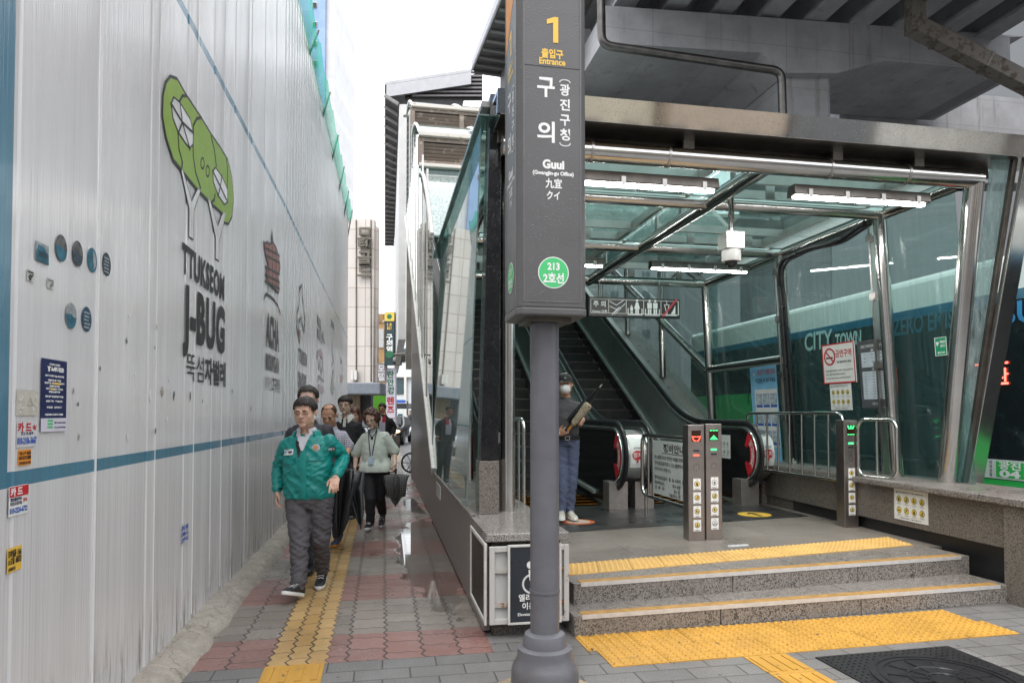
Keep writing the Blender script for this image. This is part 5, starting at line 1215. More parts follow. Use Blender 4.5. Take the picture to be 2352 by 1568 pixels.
g0, g1 = at(930, 232, 27.3), at(1108, 232, 27.3); gt = at(1108, 166, 27.3)
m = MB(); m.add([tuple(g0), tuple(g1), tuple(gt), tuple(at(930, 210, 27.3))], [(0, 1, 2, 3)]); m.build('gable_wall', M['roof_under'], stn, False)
m = MB()
for k in range(7): zz = g0.z + .12 + k * .16; m.box(g0.x + .3 + k * .35, 27.15, zz, g1.x, 27.25, zz + .07)
m.build('gable_louvre', pm('louvre grey', (.16, .15, .155), .6), stn, False)
hi = thing('upper_roof', 'dark upper platform roof eave cut by the top edge, left of the sign column', 'roof')
P0, P1 = at(1082, 162, 24.5), at(1152, -12, 17.5); s_ = Vector((5, .9, .9)); W_ = Vector((.62, .1, -.03))
m = MB(); slab(m, [P0 + up * .32, P1 + up * .32, P1 + s_ + up * .32, P0 + s_ + up * .32], -up * .1); m.build('roof', M['roof_metal'], hi, False)
m = MB(); slab(m, [P0 + up * .22, P1 + up * .22, P1 - up * .02, P0 - up * .02], Vector((.05, 0, 0))); m.build('fascia', M['roof_metal'], hi, False)
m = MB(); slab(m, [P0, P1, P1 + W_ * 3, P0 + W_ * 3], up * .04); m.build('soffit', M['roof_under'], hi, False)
m = MB()
for k in range(9): f = k / 8; p = P0.lerp(P1, f); m.bar(p + Vector((.1, 0, -.03)), p + W_ * 2.5 - up * .05, .14, .10)
m.each('rafter', pm('grey rafters', (.16, .155, .15), .6), hi, False)
q0, q1 = P0 + W_ * 1.7, P1 + W_ * 1.7
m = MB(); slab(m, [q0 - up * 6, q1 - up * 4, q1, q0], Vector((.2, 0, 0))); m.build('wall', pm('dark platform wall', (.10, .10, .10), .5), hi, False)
# ================================================================ CITY BUS ON THE ROAD
M['bus_white'] = pm('bus white', (.66, .70, .68), .25, 0, .04); M['bus_green'] = pm('bus green', (.04, .46, .10), .25, 0, .05); M['bus_blue'] = pm('bus blue', (.015, .11, .20), .25)
M['bus_glass'] = pm('dark bus window', (.012, .016, .018), .06, 0, .2)
bus = ent('city_bus', 'white and green city bus with a dark window band on the road behind the glass', 'bus')
bA, b0, b1 = 6.08, -2.2, 9.3
def bz(x, y): p = ea(x, y, bA); return p.z
MB().box(bA, b0, .95, bA + 2.45, b1, 3.42).build('body', M['bus_white'], bus, False, .10, 3)
MB().box(bA - .004, b0 + .15, .36, bA + 2.45, b1 - .1, .948).build('lower_body', M['bus_glass'], bus, False, .04)
MB().box(bA - .012, b0 + .10, .955, bA - .001, b1 - .1, 2.86).build('window_band', M['bus_glass'], bus, False)
MB().box(bA - .013, b0 + .10, 2.862, bA - .001, b1 - .1, 2.98).build('blue_stripe', M['bus_blue'], bus, False)
m = MB(); m.box(bA - .016, 6.3, .5, bA - .0125, 9.1, 1.95); m.box(bA - .016, -2, .42, bA - .0125, 1.4, .78); m.each('green_panel', M['bus_green'], bus, False)
m = MB(); [m.box(bA - .018, b, 1.75, bA - .0135, b + .05, 2.84) for b in (.2, 1.8, 3.4, 5.0, 6.6, 8.2)]; m.each('window_post', M['black'], bus, False)
BM = Matrix(((0, 1, 0, bA - .018), (-1, 0, 0, 0), (0, 0, 1, 0), (0, 0, 0, 1)))
def bt(x, y): p = ea(x, y, bA - .02); return -p.y, p.z
m = MB(); x0, z0 = bt(1848, 806); x1, _ = bt(1912, 800); text(m, 'CITY', x0, z0, .42, 0, 'LEFT', .008, 1, 0, x1 - x0, False, 1, BM)
x0, z0 = bt(1918, 800); x1, _ = bt(1978, 795); text(m, 'TOWN', x0, z0 + .02, .29, 0, 'LEFT', .008, 1, 0, x1 - x0, False, 1, BM); m.build('lettering', pm('pale bus lettering', (.45, .60, .60), .4), bus, False)
m = MB(); x0, z0 = bt(2050, 775); x1, _ = bt(2270, 752); text(m, 'ZERO EMISSION', x0, z0 + .02, .34, 0, 'LEFT', .006, 1, 0, x1 - x0, False, 1, BM); m.build('lettering', pm('glass dimmed blue lettering', (.02, .10, .16), .4), bus, False)  # blue darkened to put the dimming of the tinted glass into the colour
m = MB(); x0, z0 = bt(2290, 752); x1, _ = bt(2440, 735); text(m, 'BUS', x0, z0 + .02, .36, 0, 'LEFT', .006, 1, 0, x1 - x0, False, 1, BM); m.build('lettering', pm('bright blue lettering', (.03, .22, .48), .4), bus, False)
x0, z1 = bt(2256, 1052); x1, z0 = bt(2420, 1112)
m = MB(); m.X = BM; m.box(x0, -.004, z0, x1, 0, z1); m.build('route_plate', M['bus_white'], bus, False)
xa, xb = bt(2288, 1052)[0], bt(2352, 1052)[0]
m = MB(); m.X = BM; m.box(xa, -.007, z0 + .02, xb, -.0045, z1 - .02); m.build('route_field', M['bus_green'], bus, False)
m = MB(); BM2 = BM @ Matrix.Translation((0, -.008, 0)); text(m, '광진', (xa + xb) / 2, z0 + (z1 - z0) * .55, (z1 - z0) * .42, 0, 'CENTER', .003, 1, 0, (xb - xa) * .8, False, 1, BM2); text(m, '04', (xa + xb) / 2, z0 + (z1 - z0) * .12, (z1 - z0) * .5, 0, 'CENTER', .005, 1, 0, (xb - xa) * .75, False, 1, BM2); m.build('lettering', M['white'], bus, False)
m = MB(); BM3 = BM @ Matrix.Translation((0, -.006, 0))
for i, s in enumerate('아차산역'): text(m, s, x0 + (xa - x0) * .62, z1 - (z1 - z0) * (.25 + .22 * i), (z1 - z0) * .2, 0, 'CENTER', .001, 1, 0, None, False, 1, BM3)
m.build('lettering', M['black'], bus, False)
m = MB(); x0, z0 = bt(2246, 876); text(m, '시 자', x0, z0, .17, 0, 'LEFT', .004, 1, 0, .42, False, 1, BM2); m.X = BM2
for dz in (-.05, .19): m.box(x0 - .03, -.002, z0 + dz, x0 + .42, 0, z0 + dz + .025)
m.build('led_sign', emis('red bus leds', (1, .12, .08), 2.0), bus, False)
for b in (-.3, 6.4):
    w = MB(); w.X = Matrix.Translation((bA + .14, b, .48)) @ Matrix.Rotation(R(90), 4, 'Y'); w.lathe([(.001, -.13), (.48, -.13), (.48, .13), (.001, .13)], 28); w.build('wheel', M['black_rubber'], bus)
# ================================================================ STREET END OF THE LANE
def pxbox(mb, x0, y0, x1, y1, Y, depth, ground=False):
    a, b = at(x0, y0, Y), at(x1, y1, Y); return mb.box(a.x, Y, 0 if ground else b.z, b.x, Y + depth, a.z)
def tile_mat(name, c, w, h, jc, jw=.03):
    t = NT(name); x, y, z = t.xyz(); fx, fz = t.m('FRACT', t.m('DIVIDE', x, w)), t.m('FRACT', t.m('DIVIDE', z, h))
    j = t.m('MAXIMUM', t.m('LESS_THAN', fx, jw / w), t.m('LESS_THAN', fz, jw / h)); idv = t.comb(t.m('FLOOR', t.m('DIVIDE', x, w)), t.m('FLOOR', t.m('DIVIDE', z, h)), 0.0)
    k = t.mix(t.white(idv), mul(c, .9), mul(c, 1.06)); k = t.mix(t.lin(t.noise(.6, 5), .45, .8, 0, .4), k, mul(c, .6))
    return t.set(t.mix(t.m('MULTIPLY', j, .8), k, jc), .5)
mot = thing('motel', 'pale tiled motel tower closing the lane behind the hoarding', 'building'); YM = 34.0
m = MB(); pxbox(m, 700, 503, 857, 884, YM, .6); m.build('wall', tile_mat('pale facade tiles', (.60, .55, .51), 1.05, .98, (.22, .15, .12)), mot, False)
m = MB(); pxbox(m, 857.5, 520, 866, 884, YM + .3, .4); m.build('side_wall', tile_mat('pale side tiles', (.56, .50, .46), 1.05, .98, (.22, .15, .12)), mot, False)
m = MB(); pxbox(m, 700, 884, 852, 1010, YM + 1.5, .6, True); m.build('ground_floor', pm('painted dark opening', (.05, .05, .055), .6, 0, .3, 2), mot, False)  # dark wall stands in for the shaded opening under the canopy
m = MB(); pxbox(m, 790, 885, 826, 1010, YM + 1.2, .28, True); m.build('entrance_wall', tile_mat('ochre tiles', (.30, .23, .15), .9, .9, (.1, .07, .05)), mot, False)
m = MB(); pxbox(m, 700, 878, 873, 905, YM - 1.2, 2.6); m.build('canopy', pm('grey blue canopy', (.17, .19, .22), .5), mot, False, .05)
m = MB(); l0 = at(840, 540, YM)
for i, s in enumerate('모텔골드'): p = at(839, 553 + i * 28, YM); text(m, s, p.x, p.z, .80, YM - .13, 'CENTER', .02, 1, .12)
e_ = m.build('lettering', pm('tarnished letters', (.14, .125, .10), .5, .3), mot, False); sm = e_.modifiers.new('thick', 'SOLIDIFY'); sm.thickness = .12
m = MB(); [m.tube([at(x, 505, YM - .05), at(x, 876, YM - .05)], .03, 6) for x in (818, 852)]; m.each('cable', M['steel_dark'], mot)
m = MB(); [pxbox(m, a, 850, b, 872, YM - .35, .3) for a, b in ((806, 812), (813, 819))]; m.each('vent_box', M['frame_white'], mot, False)
och = thing('ochre_building', 'narrow ochre building between the motel and the vertical signs', 'building'); YO = 40.0
m = MB(); pxbox(m, 855, 720, 886, 900, YO, .5); m.build('wall', pm('ochre render', (.48, .29, .13), .7, 0, .2, 2), och, False)
m = MB(); pxbox(m, 866, 755, 881, 798, YO - .06, .04); m.build('window', pm('pale window', (.55, .56, .56), .4), och, False)
m = MB(); pxbox(m, 866.5, 721, 881, 740, YO - .07, .05); m.build('panel', pm('plywood', (.34, .20, .08), .7), och, False)
shop = thing('green_shop', 'bright green shop front beneath the ochre building', 'shop')
m = MB(); pxbox(m, 858, 901, 887, 1000, YO - .5, .4, True); m.build('wall', pm('shop green', (.10, .36, .02), .5), shop, False)
m = MB(); pxbox(m, 863, 950, 880, 985, YO - .62, .1); m.build('window', pm('lit shop window', (.55, .62, .62), .3, 0, .3, 3), shop, False)
m = MB(); pxbox(m, 863, 941, 881, 949, YO - .75, .22); m.build('awning', pm('awning green', (.07, .25, .02), .5), shop, False)
def vsign(name, label, x0, y0, x1, y1, Y, mat, d=.35):
    t = thing(name, label, 'sign'); m = MB(); pxbox(m, x0, y0, x1, y1, Y, d); m.build('box', mat, t, False, .01)
    m = MB(); b = at((x0 + x1) / 2, y0 + 10, Y + d); m.bar(b, b + Vector((-.7, 2.2, 0)), .12); b = at((x0 + x1) / 2, y1 - 10, Y + d); m.bar(b, b + Vector((-.7, 2.2, 0)), .12); m.each('bracket', M['steel_dark'], t, False); return t
def vt(m, s, x, y, hpx, Y, dy=-.01, bold=.01, wpx=None): p = at(x, y, Y); text(m, s, p.x, p.z, hpx / F * Y * 1.35, Y + dy, 'CENTER', bold, 1, 0, wpx / F * Y if wpx else None)
M['far_green'] = pm('weathered green print', (.015, .13, .055), .5); YS = 33.0; slate = pm('sign slate green', (.018, .042, .045), .4)
t = vsign('vertical_sign', 'tall dark green vertical sign with yellow top and station name letters', 883, 716, 906, 838, YS, slate)
m = MB(); pxbox(m, 883.3, 717, 905.7, 737, YS - .02, .015); m.build('top_field', pm('sign yellow', (.68, .50, .08), .4), t, False)
m = MB(); c = at(894.5, 727, YS); m.prism([(c.x + .13 * math.cos(R(k)), c.z + .13 * math.sin(R(k))) for k in range(0, 360, 60)], YS - .03, 1, YS - .022); m.build('emblem', M['far_green'], t, False)
m = MB(); c = at(894.5, 814, YS); m.prism([(c.x + .19 * math.cos(R(k)), c.z + .19 * math.sin(R(k))) for k in range(0, 360, 20)], YS - .03, 1, YS - .02); m.build('green_disc', M['far_green'], t, False)
m = MB(); vt(m, '1.5', 894.5, 748, 6, YS, -.01, .006, 10); vt(m, '출입구', 894.5, 756, 5, YS, -.01, .004, 11); m.build('lettering', M['yellow_print'], t, False)
m = MB()
for i, s in enumerate('구의역'): vt(m, s, 894.5, 779 + i * 14, 11, YS, -.01, .012, 14)
vt(m, 'KOREAN', 894.5, 797 - 0 + 0 + 3 + 0 + 0, 2.2, YS, -.01, .003, 13) if False else None
m.build('lettering', M['white'], t, False)
lens = pm('pale lilac sign', (.50, .48, .54), .4)
t = vsign('lens_shop_sign', 'pale vertical optician sign with green and red Korean letters', 886.5, 845, 908, 960, YS + .3, lens)
m = MB()
for i, s in enumerate('란안경'): vt(m, s, 897, 866 + i * 18.5, 13, YS + .3, -.01, .014, 15)
m.build('lettering', pm('dark green letters', (.015, .12, .05), .4), t, False); m = MB()
for i, s in enumerate('렌즈'): vt(m, s, 897, 927 + i * 20, 14, YS + .3, -.01, .014, 16)
m.build('lettering', pm('crimson letters', (.36, .02, .03), .4), t, False)
t = vsign('lens_price_sign', 'small lilac price sign under the optician sign', 887.5, 962, 908, 1003, YS + .35, lens)
m = MB(); vt(m, '누진 다초점', 897.5, 971, 4, YS + .35, -.01, .004, 17); vt(m, '렌즈전문', 897.5, 977, 4.5, YS + .35, -.01, .004, 16); [vt(m, '― ― ―', 900, 984 + 5 * k, 3, YS + .35, -.01, .003, 10) for k in range(3)]; m.build('lettering', M['navy_print'], t, False)
t = vsign('motel_sign', 'grey square sign reading motel beside the optician sign', 866.5, 834, 886, 876, YS + .2, pm('motel sign grey', (.16, .155, .165), .5))
m = MB(); vt(m, '모', 876, 853, 14, YS + .2, -.01, .02, 15); vt(m, '텔', 876, 872, 14, YS + .2, -.01, .02, 15); m.build('lettering', pm('silver letters', (.52, .51, .52), .4), t, False)
t = vsign('house_sign', 'dark narrow vertical sign right of the optician sign', 908.5, 756, 921.5, 838, YS + 8, pm('dim sign grey', (.09, .11, .11), .5))
m = MB(); [vt(m, s, 915, 778 + 13 * i, 9, YS + 8, -.01, .008, 9) for i, s in enumerate('식당하우스')]; m.build('lettering', pm('dim letters', (.40, .42, .40), .5), t, False)
far = thing('far_building', 'white building with dark windows far down the street', 'building'); YF = 75.0
m = MB(); pxbox(m, 880, 742, 960, 1000, YF, 12, True); m.build('wall', pm('white render', (.58, .62, .62), .6, 0, .05, .5), far, False)
for x0, y0, x1, y1, c in ((909, 745, 926, 757, 'sky'), (909, 765, 916, 775, 'd'), (918, 765, 925, 775, 'd'), (909, 783, 916, 791, 'd'), (918, 783, 925, 791, 'd'), (924, 800, 932, 830, 'd'), (909, 868, 928, 905, 'd'), (914, 950, 924, 990, 'd')):
    m = MB(); pxbox(m, x0, y0, x1, y1, YF - .1, .08); m.build('window', pm('street window', (.04, .075, .08), .2) if c == 'd' else pm('green glass window', (.20, .40, .40), .2), far, False)
m = MB(); pxbox(m, 905, 862, 960, 866, YF - .4, .4); pxbox(m, 928, 866, 933, 1003, YF - .4, .4); m.build('frame', M['frame_white'], far, False)
bd = thing('street_sign', 'blue road name sign over the far street', 'sign'); m = MB(); pxbox(m, 909, 918, 931, 925, 55, .1); m.build('panel', M['blue_print'], bd, False); m = MB(); m.tube([at(936, 921, 55.1), at(936, 1008, 55.1)], .06, 8); m.bar(at(909, 921.5, 55.15), at(936, 921.5, 55.15), .06); m.build('post', M['steel_dark'], bd)
db_ = thing('dark_awning', 'black awning above the far pavement beneath the blue road sign', 'awning'); m = MB(); pxbox(m, 908, 926, 936, 938, 60, 3); m.build('canopy', M['black'], db_, False); m = MB(); m.tube([at(911, 938, 60.3), at(911, 992, 60.3)], .05, 6); m.build('post', M['steel_dark'], db_)
cctv = thing('street_camera', 'white dome street camera on a dark arm before the vertical signs', 'security camera'); Yc = 17.2
ar = at(931, 812, Yc); m = MB(); m.tube([ar, at(904, 814, Yc)], .025, 8); m.bar(at(926, 816, Yc), at(926, 832, Yc), .08); m.build('arm', M['steel_dark'], cctv)
c = at(906, 826, Yc); m = MB(); m.ell(c, (.045, .045, .07), 14, 8); m.build('housing', M['white'], cctv); m = MB(); m.ell(c - up * .07, .038, 12, 8); m.build('dome', M['black'], cctv)
tw_ = thing('apartment_tower', 'tall blue and white apartment tower rising behind the hoarding', 'building'); YT = 95.0
m = MB(); pxbox(m, 600, -420, 741, 900, YT, 12, True); m.build('wall', tile_mat('blue tower panels', (.20, .30, .50), 3.4, 1.3, (.22, .32, .5), .08), tw_, False)
m = MB(); pxbox(m, 741.2, -420, 764, 900, YT + .5, 12, True); m.build('wall', tile_mat('white tower panels', (.50, .50, .51), 9, 1.4, (.4, .4, .4), .05), tw_, False)
for k in range(-3, 9):
    m = MB(); yy = 5 + k * 44.5; pxbox(m, 717, yy, 728, yy + 13, YT - .12, .1); wf = m.build('window', M['frame_white'], tw_, False); m = MB(); pxbox(m, 718, yy + 1.2, 727, yy + 12, YT - .2, .07); m.build('pane', M['bus_glass'], wf, False)
sc = thing('scaffold', 'thin orange scaffold frame on the edge of the apartment tower', 'scaffold')
m = MB(); [m.tube([at(x, -300, YT + 1), at(x, 900, YT + 1)], .07, 5) for x in (764.6, 768.5)]; [m.tube([at(764.6, y, YT + 1), at(768.5, y + 4, YT + 1)], .06, 5) for y in range(-300, 420, 11)]; m.build('frame', pm('orange primer', (.50, .16, .07), .6), sc)
# ================================================================ FLYERS AND STICKERS ON THE HOARDING
def H2(x, y): return (x * .36, 470.4 + y * .36)
def H3(x, y): return (x * .36, 1003.8 + y * .36)
def hround(cx, cy, label, c0, c1, kind):
    x, z = hp(*H2(cx, cy)); t = thing('round_sticker', label, 'sticker'); t.matrix_world = HW1; r = .052
    cir = [(x + r * math.cos(R(k)), z + r * 1.12 * math.sin(R(k))) for k in range(0, 360, 12)]
    MB().prism(cir, -.0032, 1, -.0026).build('sheet', c0, t, False)
    m = MB()
    if kind == 'low': m.prism([(x + r * .96 * math.cos(R(k)), z + r * 1.07 * math.sin(R(k)) ) for k in range(178, 364, 12)] + [(x + r*.4, z - .004), (x + .0, z + .008), (x - r*.5, z + .006)], -.0040, 1, -.0033)
    elif kind == 'tear': m.prism([(x + .005, z + r * .9), (x + r * .75, z + .02), (x + r * .8, z - .02), (x + r * .3, z - r * .8), (x + r * .15, z)], -.0040, 1, -.0033)
    else: [m.box(x - r * (.6 - .1 * (k % 2)), -.0040, z + .026 - k * .017, x + r * (.62 - .13 * (k % 3)), -.0033, z + .034 - k * .017) for k in range(5)]
    m.build('print', c1, t, False)
wn_, wd_ = pm('weathered navy sticker', (.035, .055, .075), .5, 0, .8, 30), pm('weathered grey sticker', (.11, .115, .115), .6, 0, .7, 26)
teal = pm('faded teal print', (.03, .13, .19), .5, 0, .4, 20); palep = pm('pale print', (.27, .30, .31), .6, 0, .3, 30)
hround(387, 277, 'faded blue round sticker, leftmost of the upper row on the hoarding', wd_, teal, 'low')
hround(492, 312, 'worn grey round sticker with a small blue foot, second of the upper row', wd_, wn_, 'low')
hround(585, 353, 'torn blue round sticker peeling beside the white joint strip', teal, palep, 'tear')
hround(676, 380, 'dark round sticker right of the white joint strip', wn_, palep, 'bars')
hround(450, 708, 'half peeled white and blue round sticker, left of the lower pair', palep, teal, 'low')
hround(549, 730, 'blue round sticker with pale lettering, right of the lower pair', pm('blue sticker', (.02, .07, .12), .5, 0, .3, 20), palep, 'bars')
def hcard(name, label, cat, tl, br, mat, conv=H2): return panel(name, label, cat, conv(*tl), conv(*br), mat, .0008, HW1, hp, -.0026)
t, x, z, w, h, y = hcard('torn_poster', 'torn teal square sticker at the upper left of the hoarding stickers', 'sticker', (222, 225), (305, 388), palep)
m = MB(); m.prism([(x + w*.05, z + h*.02), (x + w*.98, z + h*.02), (x + w*.95, z + h*.5), (x + w*.6, z + h*.82), (x + w*.2, z + h*.85), (x + w*.06, z + h*.5)], y - .001, 1, y); m.build('print', teal, t, False)
m = MB(); [m.box(x + w*.2, y - .002, z + h*(.5 - .1*k), x + w*.85, y - .0012, z + h*(.56 - .1*k)) for k in range(3)]; m.build('lettering', wn_, t, False)
for tl, br, lb in (((167, 408), (212, 498), 'small white card with a black tree drawing on the hoarding'), ((297, 462), (340, 543), 'small faded white card with grey drawing on the hoarding')):
    t, x, z, w, h, y = hcard('small_card', lb, 'sticker', tl, br, pm('old card', (.50, .50, .47), .6, 0, .12, 12))
    m = MB(); [m.stroke([(x + w * rnd.uniform(.2, .8), z + h * rnd.uniform(.15, .65)) for _ in range(4)], w * .1, y, y - .001) for _ in range(2)]; [m.box(x + w*.1, y - .001, z + h*(.85 - k*.09), x + w*.85, y, z + h*(.89 - k*.09)) for k in range(2)]; m.build('drawing', M['black'] if 'black' in lb else M['grey_print'], t, False)
t, x, z, w, h, y = hcard('labour_poster', 'tall navy poster with white Korean text taped to the hoarding', 'poster', (260, 975), (415, 1440), M['navy_print'])
m = MB(); text(m, '노무법인은', x + w * .36, z + h * .845, h * .058, y, 'LEFT', .002, 1, 0, w * .5); m.prism([(x + w*.2, z + h*.9), (x + w*.34, z + h*.9), (x + w*.30, z + h*.87), (x + w*.30, z + h*.83), (x + w*.24, z + h*.83), (x + w*.24, z + h*.87)], y - .001, 1, y)
for s, zz, ww in (('대한민국 노동법률', .92, .42), ('아래에 해당하시는 분들 주목', .76, .74), ('임금체불 및 퇴직금', .70, .5), ('부당해고 구제신청 산업재해', .66, .78), ('실업급여 및 체당금', .62, .4), ('직장내 괴롭힘 성희롱', .58, .66), ('부당노동행위', .54, .44), ('전화상담 및 방문상담 환영', .475, .7), ('근로계약   취업규칙', .41, .64), ('체당금   산재보험', .325, .58), ('서울특별시 광진구 자양로', .225, .72)): text(m, s, x + w * .5, z + h * zz, h * .027, y, 'CENTER', .0006, 1, 0, w * ww)
m.build('lettering', M['white'], t, False)
m = MB(); m.box(x + w*.45, y - .0011, z + h*.655, x + w*.72, y - .0002, z + h*.68); m.box(x + w*.36, y - .0011, z + h*.575, x + w*.46, y - .0002, z + h*.60); m.build('highlight', M['yellow_print'], t, False)
m = MB(); m.box(x, y - .001, z, x + w, y, z + h * .185); m.build('contact_strip', pm('lilac paper', (.60, .58, .66), .5), t, False)
m = MB(); text(m, '전화 010-8514-8050', x + w * .50, z + h * .11, h * .026, y - .0012, 'LEFT', .0006, 1, 0, w * .46); text(m, '팩스 02-4518-6545', x + w * .50, z + h * .045, h * .026, y - .0012, 'LEFT', .0006, 1, 0, w * .46); m.build('lettering', M['navy_print'], t, False)
m = MB(); [m.box(x + w*.24, y - .002, z + h*(.14 - k*.045), x + w*.44, y - .0012, z + h*(.165 - k*.045)) for k in range(3)]; m.build('logo_bars', M['green_print'], t, False)
t, x, z, w, h, y = hcard('beige_patch', 'square beige glue patch above the white card flyer', 'sticker', (100, 1178), (235, 1342), pm('beige glue patch', (.50, .48, .42), .5, 0, .12, 30))
m = MB(); m.stroke([(x + w*.5, z + h*.4), (x + w*.62, z + h*.7), (x + w*.74, z + h*.4), (x + w*.5, z + h*.4)], .003, y, y - .0008)
m.build('mark', pm('glue mark', (.40, .38, .33), .5), t, False); m = MB(); [m.box(x + w*a, y - .0015, z + h*b, x + w*(a + .05), y, z + h*(b + .05)) for a, b in ((rnd.uniform(.05, .9), rnd.uniform(.05, .9)) for _ in range(16))]; m.build('flakes', M['white'], t, False)
def flyer(label, tl, br, conv, base, lines): 
    t, x, z, w, h, y = hcard('card_flyer', label, 'flyer', tl, br, base, conv)
    by = {}
    for s, fx, fz, fh, fw, mt, *bg_ in lines:
        m = by.setdefault(mt, MB()); yy = y - (.0012 if bg_ else 0)
        if bg_: q = by.setdefault(bg_[0], MB()); q.box(x + w * bg_[1], y - .001, z + h * bg_[2], x + w * bg_[3], y, z + h * bg_[4])
        text(m, s, x + w * fx, z + h * fz, h * fh, yy, 'LEFT', h * fh * .045, 1, 0, w * fw)
    for mt, m in by.items(): m.build('field' if mt == 'redbg' else 'lettering', M[mt.replace('redbg', 'red_print')], t, False)
flyer('white card loan flyer with red heading and phone number above the blue stripe', (102, 1382), (228, 1536), H2, M['hoarding'], (('카 드', .03, .62, .40, .68, 'red_print'), ('대납', .76, .68, .2, .2, 'red_print'), ('한도 內 할부', .2, .48, .13, .6, 'navy_print'), ('010-2106-5667', .02, .12, .36, .96, 'blue_print')))
flyer('small orange flyer with black numbers just above the blue stripe', (112, 82), (192, 172), H3, M['orange_print'], (('월변 소형 예상됨', .05, .68, .24, .9, 'black'), ('010-5219-1009', .03, .38, .32, .94, 'black'), ('간편대출 즉시가능', .05, .08, .2, .9, 'black')))
flyer('white flyer with a red heading just below the blue stripe', (52, 318), (172, 478), H3, M['paper'], (('카 드', .05, .70, .30, .62, 'white', 'redbg', .02, .64, .98, .98), ('개인/법인카드', .06, .50, .13, .6, 'navy_print'), ('카드한도의 할부가능', .06, .36, .13, .6, 'navy_print'), ('연체 무료', .72, .42, .14, .22, 'red_print'), ('010-2224-6722', .04, .10, .24, .92, 'blue_print')))
flyer('yellow loan flyer low at the left edge of the hoarding', (42, 715), (130, 835), H3, M['yellow_print'], (('모바일폰 1566', .03, .64, .32, .94, 'black'), ('6833', .55, .34, .36, .42, 'black'), ('소모빌', .03, .34, .3, .45, 'black'), ('신용대출 당일', .05, .08, .16, .5, 'black')))
flyer('small blue lettered sticker low in the middle of the hoarding', (1153, 560), (1200, 655), H3, M['hoarding'], (('문의 상담', .05, .68, .28, .9, 'blue_print'), ('1588-16', .05, .38, .28, .9, 'blue_print'), ('환영합니다', .05, .06, .28, .9, 'blue_print')))
for i, (cx, cy, s) in enumerate(((820, 705, 1.2), (997, 778, 1), (805, 868, 1.3), (635, 1040, 1), (955, 1215, 2.6), (1032, 1190, 2.4), (1107, 1215, 2.2), (1212, 1220, 2.4), (1062, 1365, 1.2), (465, 1190, 1.3), (493, 1270, 1), (990, 1440, 1.4), (810, 1480, 1.4), (500, 1480, 1.2), (1290, 1250, 1.2), (985, 910, .8), (860, 1080, 1), (1075, 1120, 1), (1600, 1300, 2), (1480, 1190, 2))):
    x, z = hp(*H2(cx, cy)); t = thing('paper_scrap', 'torn paper scrap left from an old flyer on the hoarding', 'paper scrap', group='torn flyer scraps on the hoarding'); t.matrix_world = HW1
    m = MB(); n_ = 9; r0 = .0095 * s
    m.prism([(x + r0 * rnd.uniform(.4, 1.2) * math.cos(k * 2 * math.pi / n_), z + 1.5 * r0 * rnd.uniform(.4, 1.2) * math.sin(k * 2 * math.pi / n_)) for k in range(n_)], -.0036, 1, -.0028)
    m.build('scrap', (M['paper'], pm('old paper', (.36, .33, .28), .7, 0, .5, 40), wd_, teal if i % 7 == 2 else wd_)[i % 4], t, False)
# notice on the dark cladding
t = ent('wall_notice', 'white portrait notice on the clad stone wall left of the plinth', 'notice')
p, q = ea(1003, 1106, -.353), ea(1012, 1148, -.353); MB().box(-.358, min(p.y, q.y), q.z, -.3535, max(p.y, q.y), p.z).build('sheet', M['paper'], t, False)
m = MB(); [m.box(-.3595, min(p.y, q.y) + .04, q.z + .04 + .035 * k, -.3583, max(p.y, q.y) - .05, q.z + .05 + .035 * k) for k in range(4)]; m.build('lettering', M['black'], t, False)
